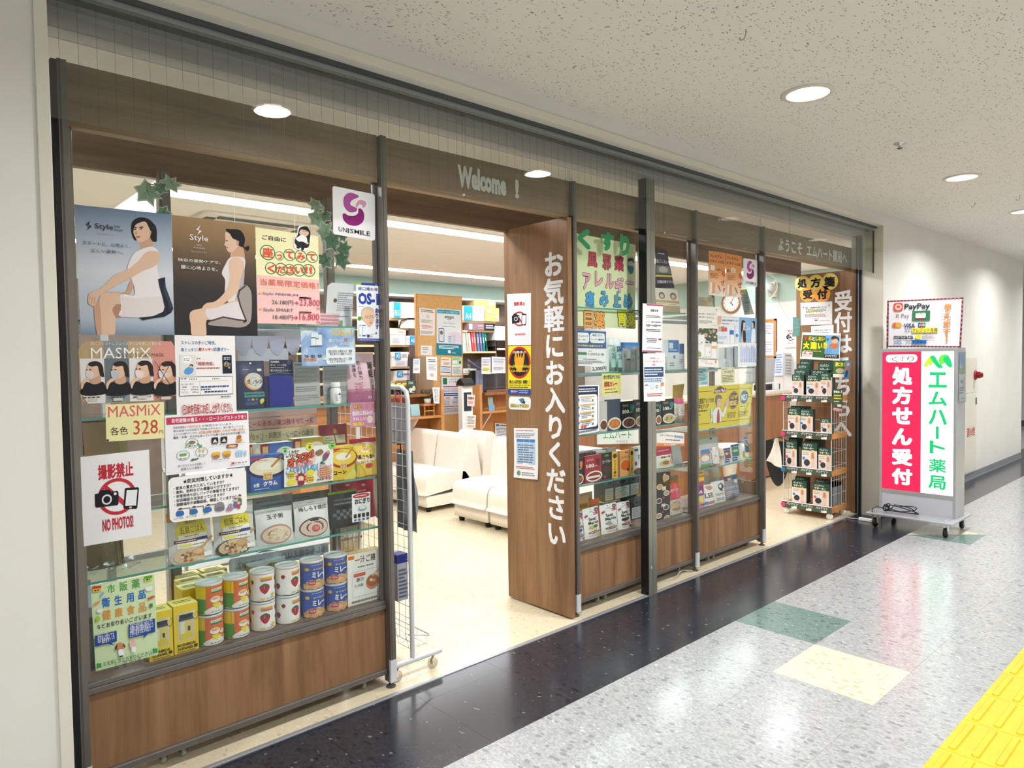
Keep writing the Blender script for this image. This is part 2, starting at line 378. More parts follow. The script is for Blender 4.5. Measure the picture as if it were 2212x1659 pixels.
# ------------------------------------------------------------------ the setting
ZC, ZS = 2.78, 2.60            # corridor ceiling, shop ceiling
YW, YT, YF = 2.43, 2.598, 2.73  # corridor wall face, back of the jamb, shop front
XL, XR = 0.405, 6.795          # opening in the wall
def struct(mb, name, **kw): return mb.build(name, kind='structure', **kw)
fl = struct(MB().box(-3, -1.7, -.06, 17.2, 2.655, -.004, col('#55554f', .6)), 'floor')
FT = {}
def tile(x0, y0, x1, y1, m, name='tile'):
    k = (round(x1 - x0, 3), round(y1 - y0, 3), m.name)
    w, h = x1 - x0 - .0008, y1 - y0 - .0008
    if k not in FT:
        o = MB().box(-w / 2, -h / 2, -.004, w / 2, h / 2, 0, m).build(name, parent=fl); FT[k] = o
    else:
        o = FT[k].copy(); COL.objects.link(o)
    o.location = ((x0 + x1) / 2, (y0 + y1) / 2, 0); return o
TS = .4545; rows_g = [2.047 - TS * i for i in range(9)]
gx = [3.105 + TS * i for i in range(-8, 21)]
for i in range(len(gx) - 1):                    # black border: one full row and a cut row at the shop sill
    x0, x1 = gx[i], gx[i + 1]
    tile(x0, 2.047, x1, 2.047 + TS, F_BLACK)
    tile(x0, 2.047 + TS, x1, 2.64, F_BLACK)
    for j in range(3):
        y1 = rows_g[j]; y0 = rows_g[j + 1] if j < 2 else .842
        m = F_GREY
        k = i - 8                               # column 0 starts at x = 3.105
        if k == 1 and j == 0: m = F_GREEN
        if k == 0 and j == 1: m = F_CREAM
        if k == 7 and j == 0:                   # tile cut along its diagonal
            for pts, mm in ((((x0, y0), (x1, y0), (x0, y1)), F_GREEN), (((x1, y0 + .001), (x1, y1), (x0 + .001, y1)), F_CREAM)):
                MB().prism(list(pts), -.004, 0, mm, 'z').build('tile', fl)
            continue
        tile(x0, y0, x1, y1, m)
    tile(x0, -1.7, x1, .542, F_GREY, 'tile')
for x0, x1 in ((-3, gx[0]), (gx[-1], 17.2)):
    tile(x0, -1.7, x1, .542, F_GREY); tile(x0, .842, x1, 2.047, F_GREY); tile(x0, 2.047, x1, 2.64, F_BLACK)
struct(MB().box(12.0, 2.64, -.06, 17.2, 8.2, 0, F_GREY), 'floor_side_passage')
struct(MB().box(-.8, 2.664, -.06, 9.0, 8.2, .002, F_SHOP), 'floor_shop')
struct(MB().box(XL, 2.640, -.004, XR, 2.664, .004, ALU_L), 'trim_1', bevel=.0015)
LAMPS = [(3.41, 1.565), (5.89, 1.565), (7.75, 1.565), (10.2, 1.565), (12.7, 1.565), (15.2, 1.565), (-1.4, 1.565), (1.53, 1.565)] + [(x, -.75) for x in (-1.4, 1.0, 3.4, 5.9, 8.3, 10.7, 13.1, 15.5)]  # shop-side row, then an unseen second row added as fill light
def ceiling_holes(x0, y0, x1, y1, pts, r, z, m, s=.16):
    mb = MB(); rows = sorted(set(p[1] for p in pts)); y = y0; n = 32
    R = lambda a, b, c, d: mb.add([(a, b, z), (a, d, z), (c, d, z), (c, b, z)], [(0, 1, 2, 3)], m)
    for ry in rows:
        R(x0, y, x1, ry - s); y = ry + s; x = x0
        for px in sorted(p[0] for p in pts if p[1] == ry):
            R(x, ry - s, px - s, ry + s); x = px + s
            ci = [(px + r * cos(2 * pi * j / n), ry + r * sin(2 * pi * j / n), z) for j in range(n)]
            q = []
            for j in range(n):
                a = 2 * pi * j / n; k = s / max(abs(cos(a)), abs(sin(a))); q.append((px + k * cos(a), ry + k * sin(a), z))
            mb.add(ci + q, [(j, (j + 1) % n, n + (j + 1) % n, n + j) for j in range(n)], m)
        R(x, ry - s, x1, ry + s)
    R(x0, y, x1, y1)
    mb.box(x0, y0, z + .14, x1, y1, z + .16, m)
    return mb
struct(ceiling_holes(-3, -1.7, 17.2, YW + .4, LAMPS, .1, ZC, CEIL), 'ceiling')
struct(MB().box(-.8, 2.785, ZS, 9.1, 8.2, ZS + .05, CEIL_S), 'ceiling_shop')
# corridor wall round the opening, return faces included
struct(MB().box(-3, YW, 0, XL, YT, ZC, WALL), 'wall_left')
struct(MB().box(XR, YW, .0, 12.0, YT, ZC, WALL), 'wall_right')
struct(MB().box(XL, YW, 2.665, XR, 2.48, ZC, WALL), 'wall_top')
struct(MB().box(-3.1, -1.75, 0, -3, 2.7, ZC, WALL), 'wall_west'); struct(MB().box(-3, -1.8, 0, 17.2, -1.7, ZC, WALL), 'wall_south')
struct(MB().box(17.2, -1.8, 0, 17.3, 8.2, ZC, WALL), 'wall_east'); struct(MB().box(12.0, YT, 0, 12.1, 8.2, ZC, WALL), 'wall_passage')
struct(MB().box(12.1, 8.2, 0, 17.3, 8.3, ZC, WALL), 'wall_passage_end'); struct(MB().box(12.1, YW + .4, ZC, 17.2, 8.3, ZC + .06, CEIL), 'ceiling_passage')
struct(MB().box(XR + .0, YW - .006, 0, 12.0, YW, .085, col('#85878c', .45)).box(XR, YW - .012, 0, 12.0, YW - .006, .012, col('#85878c', .45)), 'baseboard_right')
struct(MB().box(-3, YW - .006, 0, XL - .04, YW, .085, col('#85878c', .45)), 'baseboard_left')
struct(MB().box(17.19, -1.7, 0, 17.2, 8.2, .12, col('#55575e', .45)), 'baseboard_east')
# steel casing of the opening
c = MB(); c.box(XL - .034, YW - .008, 0, XL, YW + .19, 2.667, STEEL_W); c.box(XL - .034, YW - .008, 2.667, XR + .034, YW + .04, 2.705, STEEL_W); c.box(XR, YW - .008, 0, XR + .034, YW + .005, 2.667, STEEL_W)
struct(c, 'trim_2', bevel=.002)
struct(MB().box(XR - .003, YW, 0, XR, YT, 2.665, STEEL_W), 'trim_3')
# head of the opening: gasket, rail that holds the glass barrier, shutter slot, grey boards
h = MB(); h.box(XL, 2.475, 2.648, XR, 2.49, 2.668, col('#4a4f4e', .5)); h.box(XL, 2.512, 2.640, XR, 2.54, 2.668, col('#a9aeac', .4))
struct(h, 'trim_4'); struct(MB().box(XL, 2.54, 2.632, XR, 2.57, 2.70, col('#5a5c5e', .5)).box(XL, 2.57, 2.625, XR, 2.60, 2.70, col('#a3a3a6', .5)), 'trim_5')
struct(MB().box(XL, 2.60, 2.605, XR, 2.70, 2.70, col('#b4b2b6', .5)), 'trim_6')
struct(MB().box(-.2, 2.70, 2.602, 9.1, 2.783, 2.66, col('#c9c2c4', .6)), 'ceiling_strip')
# shutter guides: dark slots at both jambs
g = MB(); g.box(XR - .008, 2.598, 0, XR + .03, 2.606, 2.60, GREYBOX); g.box(XR - .002, 2.606, 0, XR + .04, 2.632, 2.60, BLACK); g.box(XR - .010, 2.632, 0, XR + .03, 2.638, 2.60, GREYBOX); g.box(XR - .002, 2.638, 0, XR + .04, 2.66, 2.60, BLACK)
struct(g, 'trim_7')
struct(MB().box(XL, 2.745, 0, .462, 2.76, 2.51, W_FASCIA).box(.455, 2.70, 0, .472, 2.745, 2.50, BLACK), 'trim_8')
# shop walls
struct(MB().box(-.8, 8.0, 0, 9.1, 8.1, 2.36, DARK_T), 'wall_back'); struct(MB().box(-.8, 7.99, 2.36, 9.1, 8.1, ZS, GREEN_W), 'wall_back_band')
struct(MB().box(9.0, 2.7, 0, 9.1, 8.0, 2.225, WHITE_W), 'wall_shop_right'); struct(MB().box(8.995, 2.7, 2.225, 9.1, 8.0, ZS, GREEN_W), 'wall_shop_right_band')
struct(MB().box(-.9, 2.7, 0, -.8, 8.1, ZS, WHITE_W), 'wall_shop_left')
struct(MB().box(6.84, YT, 0, 9.1, 2.72, ZS, WHITE_W), 'wall_shop_front_right'); struct(MB().box(-.9, YT, 0, XL, 2.72, ZS, WHITE_W), 'wall_shop_front_left')
# tube light rows of the shop ceiling: strips in shallow white troughs, cut into lengths
def tube_row(x0, y, n, length, label):
    for i in range(n):
        x = x0 + i * length
        t = empty('tube_light', (x + length / 2, y, ZS), label + ', %s length from the near end' % ['first', 'second', 'third', 'fourth', 'fifth', 'sixth', 'seventh'][i], 'ceiling light', 'tube light rows of the shop ceiling')
        L = length / 2
        MB().box(-L, -.145, -.004, L, -.105, .02, WHITE).box(-L, .105, -.004, L, .145, .02, WHITE).box(-L, -.105, -.003, -L + .012, .105, .02, WHITE).box(L - .012, -.105, -.003, L, .105, .02, WHITE).build('trough', t)
        MB().box(-L + .012, -.105, -.002, L - .012, .105, .004, TUBE).build('diffuser', t)
tube_row(1.30, 4.79, 6, 1.25, 'shop ceiling tube light, middle row')
tube_row(1.30, 7.15, 6, 1.25, 'shop ceiling tube light, far row')
tube_row(-.6, 3.55, 7, 1.25, 'shop ceiling tube light, front row')
# corridor downlights
def downlight(x, y, label):
    t = empty('downlight', (x, y, ZC), label, 'ceiling light', 'round downlights of the corridor ceiling')
    MB().lathe([(.123, -.001), (.121, -.006), (.102, -.007), (.099, .0), (.085, .055), (.05, .085)], col('#e8e6e2', .25, .0, .6), n=32).build('reflector', t)
    MB().lathe([(.1235, .0), (.1235, -.004), (.118, -.0075), (.1, -.008)], col('#d8d4c8', .5), n=32).build('rim', t)
    ld = bpy.data.lights.new('downlight_beam', 'AREA'); ld.shape = 'DISK'; ld.size = .17; ld.energy = DOWN_W; ld.color = (.985, .99, 1); ld.spread = radians(152)
    lo = bpy.data.objects.new('downlight_beam', ld); COL.objects.link(lo); lo.parent = t; lo.location = (0, 0, -.012)
    MB().lathe([(.0, .012), (.03, .016), (.05, .03), (.055, .05)], LAMP, n=20).build('bulb', t)
NTH = ['first', 'second', 'third', 'fourth', 'fifth', 'sixth', 'seventh', 'eighth']
for i, x in enumerate((3.41, 5.89, 7.75, 10.2, 12.7, 15.2)):
    downlight(x, 1.565, 'round corridor downlight along the shop side, %s in view from the near end' % NTH[i])
for i, x in enumerate((-1.4, 1.53)):
    downlight(x, 1.565, 'round downlight over the near corridor beside the cream wall, %s one' % NTH[i])
for i, x in enumerate((-1.4, 1.0, 3.4, 5.9, 8.3, 10.7, 13.1, 15.5)):  # far-side row stays out of view, added to brighten the corridor
    downlight(x, -.75, 'round recessed downlight of the far-side row, %s from the near end' % NTH[i])
# small ceiling fittings
o = empty('sprinkler', tuple(atz(1944, 309, ZC)), 'small sprinkler head between the two downlights', 'sprinkler')
MB().lathe([(.035, 0), (.034, -.006), (.012, -.008), (.012, -.02), (.0, -.022)], CHROME, n=16).build('rosette', o)
MB().lathe([(.0, -.034), (.016, -.034), (.016, -.031), (.0, -.031)], col('#444', .4) if False else col('#44444a', .4), n=12).lathe([(.004, -.031), (.004, -.02)], CHROME, n=6).build('deflector', o)
for px, py, lb in ((1611, 63, 'small wire hook in the ceiling above the shop glass'), (2106, 437, 'small wire hook in the ceiling beyond the second downlight, nearer the wall'), (2203, 422, 'small wire hook in the ceiling beside the third downlight')):
    p = atz(px, py, ZC); MB().tube([(0, 0, 0), (0, 0, -.02), (.0, .008, -.036), (0, .022, -.036), (0, .028, -.024)], .0022, col('#a8a498', .4, .5), 6).build('ceiling_hook', loc=p, label=lb, category='hook')

# ------------------------------------------------------------------ shop front: fascia, cabinets, panels
def fascia():
    t = empty('fascia', (.42, YF, 2.3), 'long wooden sign board over the shop front with greeting letters', 'sign board')
    for x0, x1 in ((.474, .476), (.502, 1.693), (1.722, 2.951), (2.981, 4.189), (4.217, 5.131), (5.161, 6.975)):
        if x1 - x0 < .01: continue
        MB().box(x0 - .42, 0, 0, x1 - .42, .045, .21, W_FASCIA).build('board', t, bevel=.0015)
    LG = '#f7f6f1'; e = []
    def S(u, v, d=0): return Vector((.42 + u, YF - d, 2.51 - v))
    T = lambda x0, z1, x1, z0, s, b: ('T', x0 - .42, 2.51 - z1, x1 - .42, 2.51 - z0, s, LG, b)
    e += [T(2.148, 2.462, 2.470, 2.352, 'Welcome', .055), T(2.530, 2.455, 2.560, 2.352, '!', .05)]
    e += [T(5.425, 2.452, 5.845, 2.352, 'ようこそ', .03), T(5.93, 2.455, 6.76, 2.348, 'エムハート薬局へ', .03)]
    Ink(e, d0=.0015).build(S, t, Vector((.42, YF, 2.3)))
fascia()
struct(MB().box(.40, 3.20, 2.285, 6.83, 3.235, 2.43, wood('beam_oak', '#65503f', '#7c6451', '#8f775f', vertical=False)), 'trim_9')
def hanger(x, lb):
    t = empty('hanger_rod', (x, 2.742, 2.51), lb, 'rod', 'adjustable rods between fascia and ceiling')
    MB().box(-.016, -.014, 0, .016, .02, .022, WHITE).build('foot', t, bevel=.002); MB().tube([(0, 0, .02), (0, 0, .092)], .007, WHITE, 10).build('rod', t)
hanger(2.965, 'white adjustable rod from the sign board to the ceiling left of the grey pillar'); hanger(5.15, 'white adjustable rod from the sign board to the ceiling above the second entrance post')
struct(MB().box(3.553, 2.638, 0, 3.592, 2.69, 2.63, STEEL).box(3.5945, 2.638, 0, 3.636, 2.69, 2.63, STEEL).box(3.590, 2.643, 0, 3.597, 2.688, 2.63, BLACK).box(3.546, 2.642, 0, 3.5535, 2.695, 2.63, BLACK).box(3.574, 2.6365, .168, 3.582, 2.638, .183, col('#e9e6d2', .4)), 'column')
# smoke barrier of four wired panes hung from the head of the opening
b = empty('smoke_barrier', (XL, 2.502, 2.25), 'hanging clear wired glass barrier along the head of the shop front', 'glass barrier')
xs = [XL + .002, 2.002, 3.545, 5.158, XR - .004]
for i in range(4):
    MB().box(xs[i] + .0015 - XL, 0, .0, xs[i + 1] - .0015 - XL, .0065, .385, GLASS_B).build('pane', b)
w = MB()
n = 0; x = .446
while x < 3.5:
    w.box(x - XL - .0003, .003, .002, x - XL + .0003, .0036, .385, col('#4a4a4c', .4)); x += .0508
w.build('wire_lattice', b)
for x in xs[1:4]: MB().box(x - .006 - XL, -.003, -.003, x + .006 - XL, .009, .005, CHROME).build('clip', b)
MB().box(xs[4] - XL - .006, -.002, -.004, xs[4] - XL, .008, .38, col('#3b3f3e', .4)).build('edge_strip', b)

def cabinet(lb, x0, x1, shelves, posts, sdepth=.27, deck=W_DECK, own=3):
    t = empty('display_cabinet', (x0, 2.70, 0), lb, 'display cabinet', 'glass-fronted display cabinets of the shop front')
    X = lambda x: x - x0
    def P(x, y, w, d, z1, nm='post'):
        p = MB().box(x, y, .028, x + w, y + d, z1, ALU).box(x + .004, y - .0008, .03, x + .010, y, z1, col('#55504c', .5)).build(nm, t, bevel=.0015); return p
    for x in (posts if own == 3 else posts[1:]):
        p = P(X(x), 0, .028, .055, 2.505)
        MB().box(X(x) - .002, -.002, .032, X(x) + .030, .012, .135, col('#d4d7dc', .4)).build('corner_guard', p)
        MB().lathe([(.0, .001), (.022, .001), (.022, .008), (.009, .012), (.009, .032)], col('#4a4a4a', .5), (X(x) + .014, .027, 0), 14).build('levelling_foot', p)
    for x in (posts[0] + .04 + (.38 if lb.startswith('large') else .02), posts[1] - .055): P(X(x), .425, .045, .03, 2.30, 'rear_post')
    a, c = X(posts[0]) + .029, X(posts[1]) - .001
    MB().box(a, .045, .088, c, .06, .368, W_PANEL).build('lower_panel', t)
    MB().box(a, .028, .062, c, .062, .088, ALU).build('bottom_rail', t, bevel=.004)
    MB().box(a, .030, .366, c, .064, .387, ALU).box(a, .036, .387, c, .064, .404, ALU).build('window_rail', t, bevel=.002)
    MB().box(a, .0478, .404, a + .016, .062, 2.30, ALU).build('side_rail', t, bevel=.001); MB().box(c - .016, .0478, .404, c, .062, 2.30, ALU).build('side_rail', t, bevel=.001)
    MB().box(a + .014, .048, .404, c - .014, .053, 2.30, GLASS).build('glass_pane', t)
    MB().box(a, .064, .385, c, .46, .400, deck).build('deck', t)
    MB().box(a, .445, .05, c, .46, .385, W_PANEL).build('back_panel', t)
    if own == 3 and x0 > 2 : pass
    else: MB().box(c + .029, .03, .03, c + .042, .46, .50, W_PANEL).build('end_panel', t, bevel=.001)
    for z in shelves:
        s = MB().box(a + .004, .078, z - .008, c - .004, .078 + sdepth, z, SHELF_G).build('shelf', t)
        MB().box(a + .004, .0765, z - .008, c - .004, .0785, z, EDGE_G).build('edge', s)
        MB().box(a + .004, .40, z - .035, c - .004, .425, z - .012, ALU_L).build('support_rail', t)
    for x in (a + .25, a + .32, c - .09):
        k = MB(); k.lathe([(.0, -.008), (.02, -.008), (.022, -.004), (.022, .004), (.02, .008), (.0, .008)], col('#9a9a96', .5), (x, .10, .023), 14, 'x'); k.box(x - .014, .085, .024, x + .014, .115, .062, col('#55554f', .5)); k.build('caster', t)
    return t
cabinet('large display cabinet with cans and portrait posters before the first entrance', .472, 1.735, [.742, .974, 1.315, 1.657], (.472, 1.694))
cabinet('middle display cabinet behind the grey pillar with pale green medicine poster', 2.952, 4.22, [.744, 1.045, 1.414, 1.806], (2.952, 4.188))
cabinet('far display cabinet with orange posters and wide yellow sheet beside the second entrance', 4.218, 5.175, [.690, .970, 1.414, 1.79], (4.188, 5.132), own=1)
# entrance panels
def side_panel(name, lb, x, w, els, y0=0.0):
    t = empty(name, (x, 2.70, 0), lb, 'panel')
    MB().box(0, y0, .012, w, .537, 2.298, W_PANEL).build('board', t, bevel=.002)
    def S(u, v, d=0): return Vector((x - d, 3.237 - u, 2.298 - v))
    Ink(els, d0=.001).build(S, t, Vector((x, 2.70, 0)))
    return t
side_panel('entrance_board', 'oak side panel of the first entrance with vertical white greeting', 2.90, .036, [('V', .345, .175, .508, 1.895, 'お気軽にお入りください', '#f4f4f6', .035)])
side_panel('reception_board', 'oak side panel at the far end of the second entrance, lettered in white', 6.805, .03, [('V', .372, .185, .542, 1.60, '受付はこちらへ', '#f1f1f3', .035)], -.036)
# ------------------------------------------------------------------ inside the shop
def sofa(lb, x, y, flip=False):
    t = empty('waiting_sofa', (x, y, 0), lb, 'sofa', 'white waiting sofas', rot=(0, 0, pi) if flip else None)
    w = .245
    prof_s = [(.0, .165), (-.012, .2), (-.004, .30), (.015, .345), (.05, .368), (.12, .376), (.50, .360), (.50, .165)]
    b = MB(); n = 10
    def sec(prof, y0, y1):
        # rounded ends: shrink the outline slightly at both side faces
        ys = [y0, y0 + .008, y0 + .022, y1 - .022, y1 - .008, y1]; sc = [.975, .993, 1, 1, .993, .975]
        cx = sum(p[0] for p in prof) / len(prof); cz = sum(p[1] for p in prof) / len(prof); N = len(prof); vs = []
        for yy, k in zip(ys, sc): vs += [(cx + (p[0] - cx) * k, yy, cz + (p[1] - cz) * k) for p in prof]
        fs = [(r * N + i, (r + 1) * N + i, (r + 1) * N + (i + 1) % N, r * N + (i + 1) % N) for r in range(5) for i in range(N)]
        m = MB(); m.add(vs, fs, LEATHER, True); m.add(vs, [tuple(range(N))[::-1], tuple(range(5 * N, 6 * N))], LEATHER); return m
    sec(spline(prof_s, 3)[:-3], -w, w).build('seat', t, bevel=0)
    prof_b = [(.46, .16), (.455, .36), (.50, .64), (.515, .705), (.55, .735), (.60, .735), (.632, .705), (.655, .60), (.70, .16)]
    sec(spline(prof_b, 3)[:-3], -w, w).build('backrest', t)
    sec([(.008, .052), (.004, .16), (.70, .16), (.70, .052)], -w + .003, w - .003).build('base', t)
    for fx, fy in ((.06, -.19), (.06, .19), (.64, -.19), (.64, .19)):
        MB().lathe([(.0, 0), (.024, .0), (.028, .02), (.030, .054), (.0, .054)], BLACK, (fx, fy, 0), 14).build('foot', t)
    return t
for x, y, f, lb in ((3.96, 4.935, 0, 'white leatherette waiting sofa seen end-on, rear one of the front pair'), (3.96, 4.425, 0, 'white waiting sofa half hidden by the oak entrance panel'),
        (3.96, 5.85, 0, 'white waiting sofa with its side to the entrance, before the service counter'), (3.96, 6.36, 0, 'white waiting sofa farthest along the rear row, beside the mesh stand'),
        (5.38, 5.85, 1, 'white waiting sofa standing back to back behind the rear row'), (3.96, 3.90, 0, 'white waiting sofa hidden behind the entrance panel, end of the front row')):
    sofa(lb, x, y, f)
def counter(lb, x, els):
    t = empty('service_counter', (x, 6.5, 0), lb, 'counter', 'service counters at the back'); return t
t = empty('service_counter', (3.2, 6.5, 0), 'orange wood service counter at the back with a plant on its ledge', 'counter')
MB().box(0, .26, 0, 1.62, .70, 1.09, W_ORANGE).build('body', t); MB().box(0, .06, 1.09, 1.66, .72, 1.12, W_RED).build('counter_top', t, bevel=.004)
MB().box(1.62, 0, 0, 1.665, .70, 1.165, W_ORANGE).build('side_wing', t, bevel=.003); MB().box(0, 0, .842, 1.62, .26, .868, W_ORANGE).build('ledge', t, bevel=.004)
for x in (.3, 1.32): MB().prism([(.05, .842), (.25, .842), (.25, .62)], x, x + .02, WHITE, 'x').build('bracket', t)
t = empty('service_counter', (5.40, 6.5, 0), 'orange wood service counter right of the notice partition', 'counter')
MB().box(.04, .26, 0, 1.9, .70, 1.06, W_ORANGE).build('body', t); MB().box(.14, .06, 1.06, 1.94, .72, 1.09, W_RED).build('counter_top', t, bevel=.004)
MB().box(0, 0, 0, .04, .70, 1.20, W_ORANGE).build('side_wing', t, bevel=.003); MB().box(.04, 0, .842, 1.9, .26, .868, W_ORANGE).build('ledge', t, bevel=.004)
MB().prism([(.05, .842), (.25, .842), (.25, .62)], .22, .24, WHITE, 'x').build('bracket', t)
t = empty('reception_counter', (4.85, 4.2, 0), 'reddish wood reception counter beyond the second entrance', 'counter')
MB().box(0, 0, .02, 3.80, .55, 1.01, W_RED).build('body', t); MB().box(-.02, -.03, 1.01, 3.83, .60, 1.04, col('#d9b79b', .4)).build('counter_top', t, bevel=.004); MB().box(.03, .03, 0, 3.77, .5, .02, BLACK).build('plinth', t)
# notice partition with its papers
t = empty('partition', (4.77, 6.90, .3), 'tall light wood notice partition between the service counters', 'partition')
MB().box(0, 0, 0, .70, .035, 2.0, W_ORANGE).box(.012, -.004, .0, .688, 0, 1.985, mottled('pin_board', '#dcae6e', '#e4b97c', 20, .7)).build('board', t, bevel=.002)
YP = 6.89
def note(px, lb, els, bg='#f6f6f4', y=YP, name='notice', cat='notice', **kw): return sheet(name, lb, cat, quad(px, y), bg, els, **kw)
DK = '#4a4a50'
note([(905, 664), (940, 668), (939, 725), (907, 724)], 'white text notice on the partition left of the blue poster', [('L', .12, .05, .9, .16, 2, '#5a5a66'), ('E', .55, .30, .12, .06, '#d5dbe6'), ('L', .1, .42, .9, .55, 4, '#8a8a90'), ('R', .12, .6, .88, .78, '#f3dfe0'), ('L', .16, .63, .84, .76, 3, '#c07a80'), ('L', .06, .84, .94, .95, 3, '#7a8fb0')], '#f4f0ee')
note([(943, 666), (995, 670), (998, 769), (943, 766)], 'white and teal online pharmacy poster on the partition', [('R', .03, .02, .95, .10, '#2fa3c8'), ('T', .08, .04, .9, .085, 'amazonファーマシーは相談できます', '#ffffff'), ('T', .33, .15, .70, .20, 'amazon', '#33333a', .02), ('W', [(.42, .215), (.5, .23), (.6, .215)], .012, '#33333a'), ('T', .27, .28, .74, .33, 'ファーマシー', '#33333a'), ('L', .22, .365, .8, .39, 1, '#777'), ('E', .72, .62, .3, .14, '#ecdff0'), ('R', .08, .42, .30, .72, '#4a5a80', .03), ('R', .10, .44, .28, .70, '#dfe7f4', .02), ('E', .19, .52, .06, .045, '#8a6a60'), ('R', .46, .56, .60, .74, '#dbe4f0'), ('L', .47, .58, .59, .72, 4, '#6d7ca0'), ('R', .64, .54, .76, .73, '#cfd8ea'), ('R', .0, .75, 1, 1, '#12879f'), ('L', .08, .78, .94, .87, 3, '#ffffff'), ('R', .44, .89, .55, .955, '#f4f8fa'), ('L', .6, .93, .76, .96, 1, '#fff')], '#e9f4fa', cat='poster', name='poster')
note([(909, 746), (933, 747), (934, 768), (908, 767)], 'small white slip pinned on the partition above the clear screen', [('L', .15, .15, .7, .5, 2, '#777'), ('L', .15, .6, .6, .75, 1, '#88a')])
note([(952, 771), (974, 772), (974, 811), (951, 810)], 'small orange and blue leaflet on the partition, left of the green one', [('R', .0, .0, 1, .08, '#f0e9a0'), ('L', .1, .1, .9, .2, 1, '#e07030'), ('R', .05, .24, .95, .46, '#f8ece6'), ('L', .3, .27, .9, .44, 3, '#b0703c'), ('R', .05, .52, .95, .56, '#405070'), ('R', .1, .6, .9, .76, '#bcd4f0'), ('R', .05, .82, .95, .86, '#333')])
note([(976, 772), (998, 772), (998, 811), (976, 811)], 'small pale green leaflet on the partition under the teal poster', [('R', .0, .0, 1, .42, '#bfe6b4'), ('L', .1, .06, .8, .14, 1, '#4a6a44'), ('R', .1, .18, .5, .34, '#ffffff'), ('E', .8, .28, .1, .08, '#5a4640'), ('L', .1, .52, .9, .92, 7, '#8a9a8a')])
note([(953, 814), (997, 815), (998, 893), (955, 896)], 'blue edged insurance card notice hanging on the lower partition', [('R', .08, .03, .28, .2, '#2f7a5c'), ('T', .36, .1, .92, .16, 'マイナ保険証', '#d2603a', .01), ('L', .4, .04, .85, .075, 1, '#777'), ('R', .08, .24, .92, .275, '#c04a72'), ('L', .1, .3, .9, .4, 3, '#8c8478'), ('R', .1, .43, .9, .51, '#2c5ca8'), ('L', .16, .45, .84, .49, 1, '#fff'), ('E', .3, .56, .12, .02, '#ee8a50'), ('E', .7, .56, .12, .02, '#4070b0'), ('L', .1, .6, .45, .75, 4, '#888'), ('L', .52, .6, .9, .75, 4, '#88a'), ('R', .1, .78, .9, .80, '#c0607a'), ('L', .1, .83, .9, .95, 4, '#999')], '#e6f1fa')
# counter things
def on_counter(): pass
o = empty('sales_box', (4.40, 6.72, 1.12), 'black tray of small yellow packets on the service counter', 'tray')
MB().box(-.13, -.05, 0, .13, .08, .07, BLACK).build('tray', o, bevel=.003)
for i in range(6): MB().lathe([(.0, .05), (.026, .055), (.03, .10), (.012, .13), (.0, .13)], col('#f2c84c', .5), (-.10 + .04 * i, .0 + .02 * (i % 2), 0), 8).build('packet', o)
sheet('pop_card', 'dark green upright card standing left of the tray of yellow packets', 'card', quad([(880, 821), (899, 822), (900, 850), (881, 851)], 6.6), '#3f5346', [('L', .1, .1, .7, .3, 2, '#e8e8d8'), ('E', .7, .6, .18, .2, '#e8d8c8'), ('E', .35, .72, .2, .16, '#f0eae0'), ('L', .2, .88, .8, .96, 1, '#f4f4f4')], thick=.02)
o = empty('plant_stool', (4.69, 6.60, .868), 'small wooden stool carrying a plant on the counter ledge', 'stool')
MB().box(-.085, -.06, .115, .085, .07, .135, W_ORANGE).build('seat', o, bevel=.003)
for x in (-.07, .06):
    for y in (-.05, .05): MB().box(x, y, 0, x + .012, y + .012, .115, W_ORANGE).build('leg', o)
MB().box(-.07, -.045, .05, .07, -.035, .062, W_ORANGE).build('stretcher', o)
rng = random.Random(5)
def leafy(o, c, r, n, m, rr):
    mb = MB()
    for i in range(n):
        a = rng.uniform(0, 2 * pi); el = rng.uniform(-.2, 1.3); d = Vector((cos(a) * cos(el), sin(a) * cos(el), sin(el) * .8)); p = Vector(c) + d * r * rng.uniform(.4, 1); s = rr * rng.uniform(.7, 1.3)
        u = d.orthogonal().normalized(); w = d.cross(u); mb.add([p - d * s, p + u * s * .6, p + d * s, p - u * s * .6 + w * s * .2], [(0, 1, 2), (0, 2, 3)], m, True)
    return mb.build('foliage', o)
o = empty('potted_plant', (4.70, 6.60, 1.003), 'small green plant in a white pot on the wooden stool', 'plant')
MB().lathe([(.0, 0), (.035, 0), (.045, .06), (.04, .06), (.036, .05), (.0, .05)], WHITE, n=16).build('pot', o); leafy(o, (0, 0, .08), .09, 60, col('#5d7d54', .6), .03)
o = empty('leaflet_stand', (4.52, 6.58, .868), 'stand of pale blue leaflets on the counter ledge beside the stool', 'leaflet stand')
for i in range(3): MB().box(-.06, .02 * i, 0, .06, .02 * i + .004, .14, col('#a9cfd6', .6)).build('leaflet', o, rot=(-.12, 0, 0))
MB().box(-.065, -.03, 0, .065, .07, .012, ACRYL).build('base', o)
o = empty('leaflet_stand', (5.66, 6.58, .868), 'small stand of blue cards on the ledge of the second service counter', 'leaflet stand')
MB().box(-.03, .02, 0, .05, .03, .17, col('#9fb6b4', .6)).build('leaflet', o, rot=(-.12, 0, 0)); MB().box(-.07, -.03, 0, .02, -.02, .07, col('#86b7dd', .6)).build('card', o)
sheet('notice', 'blue text notice on the front of the second service counter', 'notice', quad([(1069, 914), (1099, 916), (1099, 948), (1070, 945)], 6.745), '#e9f0f8', [('R', .08, .05, .3, .2, '#3a8ac0'), ('L', .36, .06, .95, .2, 1, '#345'), ('L', .1, .3, .9, .9, 6, '#667')])
